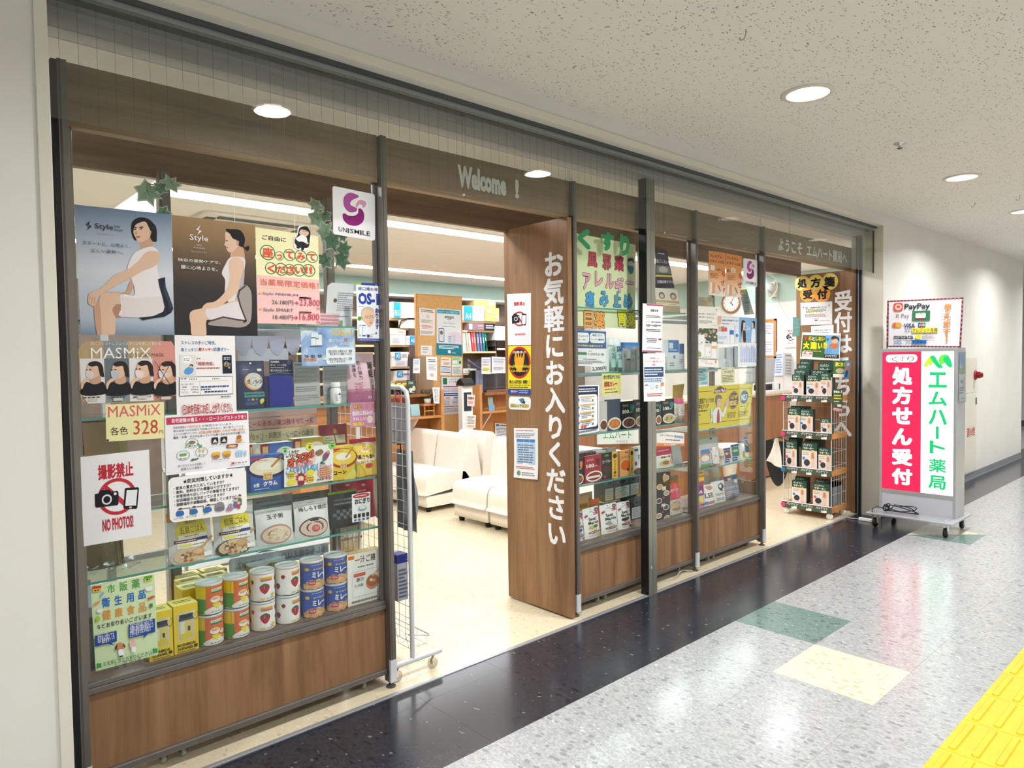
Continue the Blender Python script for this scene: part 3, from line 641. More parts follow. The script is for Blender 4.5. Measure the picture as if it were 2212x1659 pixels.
sheet('notice', 'white paper strip hanging on the wing of the left service counter', 'notice', quad([(934, 837), (950, 837), (949, 872), (937, 871)], 6.49), '#f4eef0', [('V', .2, .08, .5, .9, '請求書等', '#444'), ('L', .55, .1, .8, .9, 9, '#888')])
for x0, x1, y, lb in ((4.44, 4.80, 6.62, 'clear acrylic screen on the left service counter before the partition'), (5.45, 5.95, 6.62, 'clear acrylic screen on the second service counter')):
    o = empty('acrylic_screen', (x0, y, 1.12 if x0 < 5 else 1.09), lb, 'screen', 'acrylic counter screens')
    w = x1 - x0; pr = [(0, 0), (w, 0), (w, .38), (w - .05, .43), (.05, .43), (0, .38)]
    MB().prism(pr, 0, .004, thin_glass('screen_acrylic', '#dfe4f0', .05), 'y').build('pane', o); MB().box(.02, -.05, 0, .06, .06, .006, ACRYL).build('foot', o); MB().box(w - .06, -.05, 0, w - .02, .06, .006, ACRYL).build('foot', o)
for px, lb in (([(920, 770), (944, 771), (944, 822), (922, 820)], 'white paper with rabbits taped to the clear counter screen'), ([(893, 775), (907, 775), (907, 806), (892, 806)], 'faint blue paper at the left edge of the clear counter screen'), ([(1040, 772), (1060, 772), (1060, 808), (1040, 808)], 'colour notice on the second counter screen'), ([(1062, 770), (1093, 772), (1093, 806), (1062, 806)], 'white table notice on the second counter screen')):
    sheet('notice', lb, 'notice', quad(px, 6.612), '#f3f4f8', [('L', .2, .1, .9, .25, 2, '#445'), ('L', .2, .32, .9, .6, 5, '#99a'), ('E', .5, .78, .2, .08, '#e4b8b8')] if 'rabbit' in lb else [('R', .1, .1, .9, .2, '#b8d0ee'), ('R', .1, .4, .8, .5, '#f0b49a' if 'colour' in lb else '#dfe3ee'), ('R', .1, .6, .9, .85, '#eef08a' if 'colour' in lb else '#e9ecf4'), ('L', .14, .24, .86, .36, 2, '#66a'), ('L', .14, .62, .86, .82, 3, '#778')])
# payment kiosk
o = empty('check_in_kiosk', (5.155, 6.45, 0), 'white check-in kiosk with dark reader on top', 'kiosk')
MB().box(-.08, -.02, 0, .08, .06, 1.20, WHITE).build('body', o, bevel=.006); MB().box(-.055, -.024, .90, .055, -.018, 1.12, col('#36414e', .3)).build('screen', o)
mb = MB(); mb.prism([(-.07, 1.20), (.09, 1.20), (.07, 1.25), (.01, 1.29), (-.05, 1.23)], -.085, .085, BLACK, 'x'); mb.build('reader', o, bevel=.004)
sheet('notice', 'pink and black number notice on the white check-in kiosk', 'notice', quad([(1009, 852), (1026, 853), (1025, 878), (1009, 877)], 6.415), '#f3d7d4', [('T', .12, .2, .88, .42, '確認書等', '#333', .02), ('L', .15, .55, .85, .8, 3, '#c05050')])
sheet('notice', 'white text sheet low on the check-in kiosk', 'notice', quad([(1008, 896), (1028, 897), (1027, 925), (1007, 924)], 6.425), '#f4f2ea', [('L', .1, .08, .9, .7, 7, '#666'), ('R', .1, .78, .9, .95, '#eab898')])
# magazine files and wall shelving at the back
o = empty('file_stand', (5.56, 6.72, 1.09), 'black and white magazine files on the second service counter', 'file stand')
for i, c in enumerate(('#1c1c1f', '#e8e8ea', '#e8e8ea', '#3a3a40')): MB().prism([(0, 0), (.2, 0), (.2, .10), (.03, .28), (0, .28)], -.09 + .06 * i, -.04 + .06 * i, col(c, .4), 'x').build('file', o)
def z_at(px, py, y): return at(px, py, y).z
YS = 7.62
SHL = [z_at(870, q, YS) for q in (687.5, 709, 745, 761, 792, 822)]; SHR = [z_at(1040, q, YS) for q in (694, 714, 759, 805)]
t = empty('shelving_unit', (3.6, YS, 0), 'dark wood wall shelving with pale shelf boards behind the counters', 'shelving')
for z in SHL + [.6, .35]: MB().box(0, 0, z - .025, 1.55, .33, z, col('#f1dfae', .5)).build('shelf', t)
for z in SHR + [.75, .4]: MB().box(2.22, 0, z - .025, 3.05, .33, z, col('#f1dfae', .5)).build('shelf', t)
for x in (0, 1.55, 2.20, 3.05, 3.55): MB().box(x, .01, 0, x + .02, .34, 2.10, DARK_T).build('upright', t)
MB().box(0, .34, 0, 3.57, .36, 2.34, DARK_T).build('back', t); MB().box(0, .0, 2.335, 3.6, .36, 2.36, col('#cfd6d4', .4)).build('top_rail', t)
for z in (SHR[1], SHR[2] + .05): MB().box(3.07, 0, z - .03, 3.55, .33, z - .005, col('#f1efe9', .5)).build('shelf', t)
def carton(pl, pr, pt, pb, lb, c='#f2f4f6', els=None, y=7.60, d=.28, cat='box', lid=True, zb=None, tilt=0):
    a = at(pl, pb, y); b_ = at(pr, pt, y); a.z = zb if zb is not None else a.z
    o = empty('carton', ((a.x + b_.x) / 2, y, a.z), lb, cat, 'boxes on the wall shelving'); w = (b_.x - a.x) / 2; h = b_.z - a.z
    MB().box(-w, 0, 0, w, d, h, col(c, .6)).build('body', o, bevel=.002)
    if lid: MB().box(-w - .004, -.004, h * .68, w + .004, d + .004, h + .004, col(c, .6)).build('lid', o, bevel=.002)
    if els:
        S = lambda u, v, dd=0: Vector((-w + u * 2 * w, -.005 - dd, h - v * h)); Ink(els, w * 2 / h).build(S, o)
    return o
BL = '#2aa2e0'
def paper_els(s): return [('R', .05, .03, .38, .97, BL), ('T', .09, .45, .34, .85, s, '#eaf6ff', .0), ('L', .5, .12, .95, .2, 1, '#667'), ('L', .5, .5, .9, .62, 1, '#99a')]
carton(846, 897, 655, 687, 'white paper carton with blue B5 block on the upper left shelf', els=[('R', .08, .0, .36, .98, BL), ('T', .12, .5, .33, .86, 'B5', '#eaf6ff', .01), ('L', .48, .5, .9, .56, 1, '#778')], zb=SHL[0])
carton(845, 876, 713, 745, 'plain white lidded carton on the left shelving under the black bag', els=[('L', .5, .1, .95, .2, 2, '#667'), ('L', .1, .5, .6, .9, 5, '#aab')], zb=SHL[2])
carton(878, 898, 726, 745, 'small white carton with blue A5 block beside the plain one', els=[('R', .35, .02, .95, .9, BL), ('T', .45, .3, .85, .7, 'A5', '#fff')], zb=SHL[2])
carton(848, 881, 761, 792, 'white carton with blue A5 block on the lower left shelf', els=[('R', .15, .02, .52, .5, BL), ('T', .22, .08, .46, .42, 'A5', '#fff'), ('L', .6, .1, .95, .3, 2, '#88a'), ('L', .2, .62, .8, .9, 3, '#aab')], zb=SHL[4])
carton(856, 885, 801, 822, 'white carton with blue A5 block on the lowest left shelf', els=[('R', .05, .0, .48, .6, BL), ('T', .14, .12, .4, .5, 'A5', '#fff'), ('L', .55, .2, .95, .5, 2, '#88a')], zb=SHL[5])
carton(1001, 1046, 663, 694, 'white paper carton with blue A4 block on the upper right shelf', els=[('R', .02, .0, .42, .98, BL), ('T', .08, .45, .36, .9, 'A4', '#eaf6ff'), ('L', .5, .1, .95, .18, 1, '#778'), ('L', .5, .5, .9, .56, 1, '#99a')], zb=SHR[0])
carton(1048, 1078, 666, 694, 'brown cardboard box with paper label beside the A4 carton', '#dfb877', [('R', .12, .12, .42, .4, '#efe0c0'), ('L', .14, .15, .4, .36, 3, '#776'), ('R', .7, .6, .92, .75, '#f4ecdc')], zb=SHR[0], lid=False)
carton(1024, 1071, 650, 665, 'flat brown cardboard box on top of the brown box', '#d7b077', [('R', .66, .1, .9, .6, '#f1ece2')], zb=at(1024, 665.5, 7.60).z + .01, lid=False)
carton(1011, 1046, 699, 714, 'purple brown box on the second right shelf', '#9a7a86', [('R', .05, .1, .25, .9, '#e4d0d8'), ('L', .6, .2, .95, .8, 3, '#e4d0d8')], zb=SHR[1], lid=False)
carton(1047, 1068, 699, 714, 'black box with white lettering next to the purple one', '#26262a', [('L', .1, .2, .9, .8, 2, '#f0f0f0')], zb=SHR[1], lid=False)
carton(1069, 1096, 705, 735, 'plain white carton on the far right shelf by the entrance panel', '#f1f1f2', zb=at(1070, 735, 7.6).z, lid=False)
carton(1001, 1030, 796, 805, 'small white medicine box on the lowest right shelf', '#eef2ee', [('L', .1, .2, .5, .8, 2, '#889'), ('R', .35, .2, .5, .9, '#58a060')], zb=SHR[3], lid=False)
for i, (c, px, s) in enumerate((('#e9eef2', 1004, .0), ('#bcd4e2', 1008, .05), ('#e2c9a0', 1013, .08), ('#f2f2f2', 1018, .1), ('#e0486a', 1024, .12), ('#f0813e', 1029, .14), ('#6f8fce', 1036, .1), ('#8a6fb4', 1042, .08), ('#1f9a8a', 1048, .06), ('#17907f', 1053, .05))):
    a = at(px, 759, 7.62); o = MB().box(-.016, 0, 0, .016, .22, .26 + .01 * (i % 3), col(c, .5)).box(-.006, -.002, .12, .006, 0, .2, col('#f4f4f4', .5)).build('ring_binder', loc=(a.x, 7.63, SHR[2]), rot=(0, -.14 + s * .3, 0))
    o['category'] = 'binder'; o['group'] = 'binders on the right wall shelf'; o['label'] = ['white folder first in the leaning row', 'pale blue folder second in the leaning row', 'beige folder third in the leaning row', 'white binder left of the crimson one', 'crimson binder in the row on the wall shelf', 'orange binder beside the crimson one', 'blue binder right of the orange one', 'violet binder between blue and teal ones', 'teal binder left of its twin', 'dark teal binder last in the row'][i]
o = empty('shoulder_bag', (at(885, 709, 7.6).x, 7.62, SHL[1]), 'cream bag with black piping squeezed on the left shelf', 'bag')
MB().grid(lambda u, v: (-.17 + .34 * u, -.02 - .03 * sin(pi * u), .0 + .11 * v * (1 - .5 * (abs(u - .4) ** 2))), 8, 4, col('#ece6d8', .7)).build('body', o); MB().tube([(-.17, -.03, .0), (-.15, -.05, .09), (-.05, -.055, .125), (.1, -.055, .13)], .008, BLACK).build('piping', o)
o = empty('letter_tray', (at(1064, 759, 7.6).x, 7.62, SHR[2]), 'black stacked letter tray right of the binders', 'tray')
for i in range(2): MB().box(-.10, 0, .07 * i, .10, .25, .07 * i + .006, BLACK).build('tray', o); 
MB().box(-.105, 0, 0, -.098, .25, .15, BLACK).build('side', o); MB().box(.098, 0, 0, .105, .25, .15, BLACK).build('side', o)
o = empty('storage_bag', (at(1030, 805, 7.6).x - .05, 7.64, SHR[3] + .06), 'clear plastic bag with blue strips on the lower right shelf', 'bag')
MB().grid(lambda u, v: (-.13 + .26 * u, -.05 * sin(pi * u) * (1 - v), .17 * v * (1 - .6 * u) + .01 * sin(9 * u)), 8, 5, PLASTIC).build('film', o); MB().tube([(-.1, -.04, .12), (.03, -.06, .03), (.12, -.03, .0)], .012, col('#5b74b8', .4)).build('strip', o)
# ceiling cassette air conditioner and small ceiling things
o = empty('air_conditioner', (2.23, 5.62, ZS), 'square ceiling air conditioner behind the portrait posters', 'air conditioner')
MB().prism([(x * .45 + (0), y * .45) for x, y in ((-1, -.9), (-.9, -1), (.9, -1), (1, -.9), (1, .9), (.9, 1), (-.9, 1), (-1, .9))], -.025, 0, col('#efe6da', .5), 'z').build('panel', o, bevel=.006)
MB().box(-.25, -.25, -.032, .25, .25, -.024, col('#d9cdbf', .6)).build('grille', o)
for a in range(4):
    MB().box(-.33, -.40, -.034, .33, -.335, -.0245, col('#5a6068', .4)).build('air_vane', o, rot=(0, 0, a * pi / 2))
o = empty('smoke_detector', tuple(atz(938, 571, ZS)), 'small detector on the shop ceiling between the tube rows', 'detector')
MB().lathe([(.05, 0), (.05, -.012), (.035, -.03), (.0, -.034)], WHITE, n=18).build('housing', o)
# header board on posts behind the near cabinet
o = empty('header_sign', (.93, 3.30, 2.0), 'white faced wooden header on a steel post behind the near cabinet', 'sign frame')
MB().box(0, 0, .03, .022, 1.05, .30, WHITE_W).build('board', o); MB().box(-.004, 0, .0, .026, 1.05, .03, W_RED).build('edge_strip', o); MB().box(-.01, 1.05, -2.0, .03, 1.09, .30, ALU_L).build('post', o); MB().box(-.6, 1.03, .24, 0, 1.07, .30, ALU_L).build('cross_rail', o)
# wall things seen through the second entrance and the far cabinet
o = empty('wall_fan', (8.86, 4.60, 2.42), 'white wall fan on the green band past the second entrance', 'fan')
MB().box(.06, -.07, -.13, .14, .03, .07, col('#e9e5da', .5)).build('wall_mount', o, bevel=.01); MB().lathe([(.0, -.02), (.055, -.01), (.06, .06), (.03, .1), (.0, .1)], WHITE, (0, 0, 0), 18, 'x').build('motor', o)
mb = MB()
for k in range(36):
    a = 2 * pi * k / 36; mb.tube([(-.10, .03 * cos(a), .03 * sin(a)), (-.11, .11 * cos(a), .11 * sin(a)), (-.075, .165 * cos(a), .165 * sin(a)), (-.03, .15 * cos(a), .15 * sin(a))], .0016, col('#dcdcd6', .3, .4), 4, caps=False)
mb.build('guard_grille', o); MB().tube([(-.075, .168 * cos(2 * pi * k / 32), .168 * sin(2 * pi * k / 32)) for k in range(32)], .007, col('#dcd8cc', .4), 8, closed=True).build('guard_ring', o)
for k in range(3):
    a = 2 * pi * k / 3; MB().grid(lambda u, v, a=a: (-.055 + .03 * (v - .5), (.03 + .12 * u) * cos(a + .7 * (v - .5)), (.03 + .12 * u) * sin(a + .7 * (v - .5))), 4, 4, thin_glass('fan_blade', '#cfd6d8', .08)).build('blade', o)
MB().tube([(.12, -.05, -.12), (.125, -.10, -.25), (.125, -.23, -.45), (.125, -.22, -.62), (.125, -.05, -.66)], .003, WHITE, 6).build('power_cord', o)
o = empty('wall_clock', (8.985, 5.215, 2.26), 'round wall clock with brown rim behind the orange posters', 'clock')
MB().lathe([(.0, -.012), (.125, -.012)], WHITE, n=32, axis='x').build('face', o); MB().tube([(-.012, .135 * cos(2 * pi * k / 40), .135 * sin(2 * pi * k / 40)) for k in range(40)], .014, col('#a26a44', .4), 8, closed=True).build('rim', o)
for k in range(12): MB().box(-.0135, -.003, .095, -.0125, .003, .112, BLACK).build('hour_mark', o, rot=(k * pi / 6, 0, 0))
MB().box(-.016, -.003, -.01, -.014, .003, .085, BLACK).build('minute_hand', o, rot=(.6, 0, 0)); MB().box(-.018, -.004, -.01, -.016, .004, .06, BLACK).build('hour_hand', o, rot=(2.4, 0, 0))
o = empty('pin_board', (8.98, 4.55, 1.47), 'cork board with orange wooden frame on the white wall', 'board')
MB().box(0, 0, 0, .015, .55, .53, mottled('cork', '#c99a62', '#d6ab76', 40, .8)).build('cork', o); MB().box(-.008, 0, .505, .018, .55, .53, W_ORANGE).box(-.008, 0, 0, .018, .55, .025, W_ORANGE).box(-.008, 0, 0, .018, .025, .53, W_ORANGE).build('frame', o)
sheet('calendar', 'white monthly calendar on the cork board', 'calendar', quad([(1640, 697), (1671, 698), (1671, 768), (1640, 768)], 0, 8.97), '#f6f6f8', [('L', .1, .06, .9, .36, 4, '#99a'), ('R', .0, .49, 1, .5, '#ccd'), ('L', .1, .56, .9, .92, 5, '#aab')])
RED, INK = '#c9323e', '#1c1d24'
def no_photo(k=1.0): return [('T', .29, .16, .76, .235, '撮影禁止', RED, .03), ('O', .52, .49, .27, .19 * k, RED, .2), ('W', [(.36, .38), (.68, .60)], .055, RED), ('P', [(.20, .43), (.245, .425), (.275, .39), (.385, .385), (.405, .42), (.52, .415), (.53, .56), (.205, .585)], INK), ('E', .375, .49, .075, .055 * k, '#f2f2f0'), ('E', .375, .49, .052, .038 * k, INK), ('E', .49, .45, .022, .016 * k, '#f2f2f0'), ('P', [(.625, .395), (.81, .40), (.79, .62), (.61, .615)], INK), ('P', [(.645, .42), (.795, .422), (.778, .592), (.63, .59)], '#f4f4f2'), ('R', .68, .6, .73, .608, '#f4f4f2'), ('T', .33, .77, .76, .81, 'NO PHOTOS!', RED, .03)]
sheet('notice', 'no photography notice on the white wall past the second entrance', 'notice', quad([(1693, 706), (1722, 706), (1722, 750), (1693, 751)], 0, 8.98), '#f7f7f7', no_photo())
sheet('notice', 'dark teal striped sheet on the edge of the reception panel', 'notice', quad([(1713, 685), (1729, 686), (1728, 727), (1712, 727)], 0, 6.8025), '#5f8f88', [('L', .1, .05, .9, .95, 14, '#87aaa4')])
sheet('notice', 'pale blue memo sheet low on the white wall behind the counter', 'notice', quad([(1675, 760), (1692, 758), (1691, 812), (1673, 812)], 0, 8.98), '#e3ebfa', [('L', .1, .1, .9, .9, 8, '#7a9ad8')])
o = empty('computer_monitor', (8.30, 4.42, 1.04), 'silver computer monitor on the reception counter, seen from behind', 'monitor')
MB().prism([(-.35, .12), (.33, .12), (.33, .43), (-.35, .43)], 0, .02, ALU_L, 'y').build('screen', o, bevel=.006, rot=(.1, 0, 0)); MB().box(-.04, .03, .02, .04, .05, .2, ALU_L).build('stand', o); MB().box(-.12, -.05, 0, .12, .12, .02, ALU_L).build('foot', o, bevel=.004)
sheet('notice', 'grey handwritten board standing on the reception counter', 'notice', quad([(1694, 762), (1728, 764), (1724, 815), (1692, 812)], 4.35), '#dcdcdc', [('L', .1, .06, .9, .18, 1, '#8a8a90'), ('L', .12, .25, .88, .95, 6, '#9a9aa0')], thick=.004)
o = empty('desk_clutter_tray', (8.33, 4.3, 1.04), 'white desk tray with black organiser on the reception counter', 'tray')
MB().box(-.3, -.08, 0, .35, .12, .03, WHITE).build('tray', o, bevel=.004); MB().box(-.22, .02, .03, .3, .1, .10, BLACK).build('organiser', o); MB().box(.08, -.04, .03, .16, .02, .12, WHITE).build('block', o, bevel=.008)
p = atz(1576, 1072, 0); o = empty('tapered_stand', (p.x, p.y, 0), 'white tapered plastic stand behind the far cabinet', 'stand')
MB().lathe([(.07, 0), (.075, .02), (.06, .2), (.08, .38), (.16, .52), (.17, .56), (.14, .56), (.0, .5)], WHITE, n=24).build('body', o)
sheet('counter_sign', 'white sign with green pharmacy letters standing on the counter behind the middle cabinet', 'sign', quad([(1291, 929), (1395, 927), (1396, 958), (1291, 960)], 4.188), '#eef4f0', [('T', .10, .12, .68, .62, 'エムハート', '#2f9a62', .01), ('T', .85, .1, .98, .6, '局', '#2f9a62', .01), ('T', .36, .74, .6, .98, 'アクロス', '#777', .0)], thick=.01)
sheet('counter_sign', 'white and orange insurance sign behind the coffee sachets', 'sign', quad([(1419, 928), (1478, 936), (1478, 964), (1419, 964)], 4.188), '#f4f4f4', [('T', .1, .22, .6, .36, '初めてご来局の方は', '#444'), ('T', .62, .2, .96, .42, '資格確認', '#4a72b8', .01), ('L', .3, .5, .9, .66, 1, '#777'), ('R', 0, .8, 1, 1, '#ee8a4c'), ('T', .25, .83, .7, .97, 'マイナ保険証', '#fff', .01)], thick=.01)
# low gondola with pouches and shelf strips behind the near cabinet
t = empty('gondola_shelf', (1.02, 3.36, 0), 'white wire gondola shelf of snacks behind the near cabinet', 'shelf')
for z in (.55, .99): MB().box(0, 0, z - .012, .92, .3, z, WHITE).build('shelf', t)
for x in (0, .905):
    for y in (0, .285): MB().box(x, y, 0, x + .015, y + .015, 1.28, WHITE).build('post', t)
for z0, z1, c, tx, lb in ((1.235, 1.262, '#eecfc8', '', ''), (1.178, 1.228, '#efcac6', 'スープが手軽に楽しめるスープで', '#c9585c'), (1.112, 1.170, '#ece3bb', '定番の・コーン・和風味・じゃがいも', '#8a8a78')):
    s = MB().box(.255, -.01, z0, .665, -.006, z1, col(c, .6)).build('label_strip', t)
    if tx: Ink([('M', .05, .2, .95, .8, tx, lb, .012)]).build(lambda u, v, d=0, z0=z0, z1=z1: Vector((.255 + .41 * u, -.0105 - d, z1 - (z1 - z0) * v)), s)
o = empty('scalloped_banner', (1.30, 3.44, 1.45), 'pale lavender scalloped banner hanging behind the near cabinet', 'banner'); a = at(505, 715, 3.44); b_ = at(650, 715, 3.44); LV = col('#c6cbe6', .7); o.location = a; w = (b_.x - a.x)
MB().box(0, 0, -.02, w, .001, .03, LV).build('band', o)
for x in (.02, w - .02): MB().tube([(x, 0, .03), (x, 0, ZS - a.z)], .0012, col('#d8d8d8', .4), 5).build('cord', o)
MB().tube([(-.05, .0, .03), (w + .06, .0, .03)], .003, BLACK, 6).build('rail', o)
for i in range(4): MB().prism([(w * (i + .5) / 4 + w / 8 * cos(pi + pi * k / 12), -.02 + .10 * sin(pi + pi * k / 12)) for k in range(13)], .0, .001, LV, 'y').build('scallop', o)
MB().box(.02, .004, -.15, w * .8, .005, -.085, col('#d3dcec', .7)).build('strip', o)
for i, (x, w, h, c, lb) in enumerate(((1.30, .115, .10, '#3d7ed0', 'blue crinkled snack bag on the gondola shelf'), (1.42, .05, .13, '#3a3a3c', 'dark narrow pouch beside the blue snack bag'), (1.475, .05, .10, '#f0a050', 'orange snack pouch on the gondola shelf'), (1.53, .05, .11, '#f2b63c', 'yellow snack pouch next to the crimson one'), (1.585, .055, .12, '#b83a4a', 'crimson snack pouch left of its twin'), (1.645, .055, .12, '#a8323f', 'dark crimson snack pouch on the gondola shelf'), (1.705, .05, .11, '#b0546a', 'mauve snack pouch with white label'), (1.76, .05, .10, '#d9dfe8', 'silver blue snack pouch on the gondola shelf'), (1.815, .05, .11, '#26282c', 'black snack pouch at the end of the gondola row'), (1.87, .05, .10, '#c8465c', 'pink red snack pouch last on the gondola shelf'))):
    mb = MB(); mb.grid(lambda u, v, w=w, h=h: (w * (u - .5), -.018 * sin(pi * u) * sin(pi * min(1, v * 1.05)), h * v + .004 * sin(9 * u + i)), 6, 6, col(c, .3)); mb.grid(lambda u, v, w=w, h=h: (w * (.5 - u), .012 * sin(pi * u) * sin(pi * v), h * v), 4, 4, col(c, .3))
    s = mb.build('snack_pouch', loc=(x, 3.42, .99), label=lb, category='pouch', group='snack pouches on the gondola')
    MB().box(-w * .3, -.021, h * .3, w * .3, -.020, h * .55, col('#f2efe6', .6)).build('print', s)
# ivy twined round the rear posts
IVY1, IVY2 = col('#9dbfa3', .5), col('#6c987a', .5)
def ivy(lb, pts, spots, seed):
    r = random.Random(seed); o = empty('ivy_garland', pts[0], lb, 'garland', 'artificial ivy on the cabinet posts'); L = Vector(pts[0])
    MB().tube([tuple(Vector(p) - L) for p in pts], .0022, col('#6a6f62', .6), 6).build('vine', o)
    out = [(0, -.05), (.14, -.10), (.10, .10), (.30, .16), (.10, .36), (.22, .62), (0, .50), (-.22, .62), (-.10, .36), (-.30, .16), (-.10, .10), (-.14, -.10)]
    out = [(0, .55), (.12, .30), (.42, .36), (.30, .10), (.46, -.16), (.16, -.22), (0, -.40), (-.16, -.22), (-.46, -.16), (-.30, .10), (-.42, .36), (-.12, .30)]
    for p, s in spots:
        a = r.uniform(-2.6, 2.6); b = [(x * s * cos(a) - y * s * sin(a), x * s * sin(a) + y * s * cos(a)) for x, y in out]
        q = Vector(p) - L; mb = MB()
        mb.add([(0, .0, 0)] + [(1.2 * x, .003, 1.2 * z) for x, z in b], [(0, i + 1, (i + 1) % 12 + 1) for i in range(12)], col('#e9efe6', .5))
        mb.add([(0, -.012, 0)] + [(x, 0.0, z) for x, z in b], [(0, i + 1, (i + 1) % 12 + 1) for i in range(12)], r.choice([IVY1, IVY2]))
        for i in (0, 2, 4, 8, 10): mb.add([(-.001, -.0125, 0), (.001, -.0125, 0), (b[i][0] * .8, -.002, b[i][1] * .8)], [(0, 1, 2)], col('#31473a', .5))
        mb.build('leaf', o, loc=q, rot=(r.uniform(-.4, .4), 0, 0))
A = lambda px, py: tuple(at(px, py, 3.06))
ivy('artificial ivy tied to the rear post above the blue poster', [A(318, 396), A(334, 400), A(352, 398), A(380, 404)], [(A(316, 414), .10), (A(347, 408), .055), (A(368, 398), .075), (A(352, 458), .06)], 1)
ivy('artificial ivy hanging down the rear post left of the logo plate', [A(702, 440), A(706, 470), A(716, 500), A(722, 540), A(736, 555), A(724, 580)], [(A(683, 442), .075), (A(684, 473), .09), (A(703, 466), .075), (A(702, 500), .095), (A(716, 520), .10), (A(742, 512), .05), (A(742, 540), .085), (A(704, 562), .085), (A(738, 563), .09)], 2)
# ------------------------------------------------------------------ posters and notices on the glass and on the panels
import numpy as np
YG = 2.7462                     # sheets on the outside of the cabinet panes
class Crop:
    """reads positions on a sheet from a close-up of the photo: corner points and marks in close-up pixels become sheet coordinates"""
    def __init__(s, ox, oy, k, c):
        s.q = [(ox + x * k, oy + y * k) for x, y in c]; A = []; B = []
        for (x, y), (u, v) in zip(c, ((0, 0), (1, 0), (1, 1), (0, 1))):
            A += [[x, y, 1, 0, 0, 0, -u * x, -u * y], [0, 0, 0, x, y, 1, -v * x, -v * y]]; B += [u, v]
        h = np.linalg.solve(np.array(A, float), np.array(B, float)); s.h = [float(a) for a in h] + [1.0]
    def __call__(s, x, y):
        h = s.h; w = h[6] * x + h[7] * y + 1; return ((h[0] * x + h[1] * y + h[2]) / w, (h[3] * x + h[4] * y + h[5]) / w)
    def t(s, x0, y0, x1, y1, text, c, b=.0, k='T'):
        a = s(x0, y0); d = s(x1, y1); return (k, a[0], a[1], d[0], d[1], text, c, b)
    def r(s, x0, y0, x1, y1, c, rad=0):
        a = s(x0, y0); d = s(x1, y1); return ('R', a[0], a[1], d[0], d[1], c, rad)
    def l(s, x0, y0, x1, y1, n, c):
        a = s(x0, y0); d = s(x1, y1); return ('L', a[0], a[1], d[0], d[1], n, c)
    def e(s, x, y, rx, ry, c):
        a = s(x, y); b = s(x + rx, y); d = s(x, y + ry); return ('E', a[0], a[1], abs(b[0] - a[0]), abs(d[1] - a[1]), c)
    def o(s, x, y, rx, ry, c, w=.15):
        q = s.e(x, y, rx, ry, c); return ('O',) + q[1:] + (w,)
    def p(s, pts, c): return ('P', [s(x, y) for x, y in pts], c)
    def m(s, pts, c): return ('S', [s(x, y) for x, y in pts], c)
    def w(s, pts, wd, c):
        a = s(pts[0][0], pts[0][1]); b = s(pts[0][0] + wd, pts[0][1]); return ('W', [s(x, y) for x, y in pts], abs(b[0] - a[0]), c)
def vgrad(name, stops, axis='Z', x=False):
    """printed colour gradient down a sheet"""
    t = NT(name); g = t.n('ShaderNodeTexCoord').outputs['Generated']; sp = t.n('ShaderNodeSeparateXYZ'); t.l(g, sp.inputs[0])
    t.l(t.ramp(sp.outputs[axis], stops), t.b.inputs['Base Color']); t.b.inputs['Roughness'].default_value = .4; return t.m
def put(C, name, lb, cat, bg, els, y=YG, x=None, **kw): return sheet(name, lb, cat, quad(C.q, y, x), bg, els, **kw)
SK, SK2, SK3 = '#e3bfa4', '#cfa487', '#b98b70'
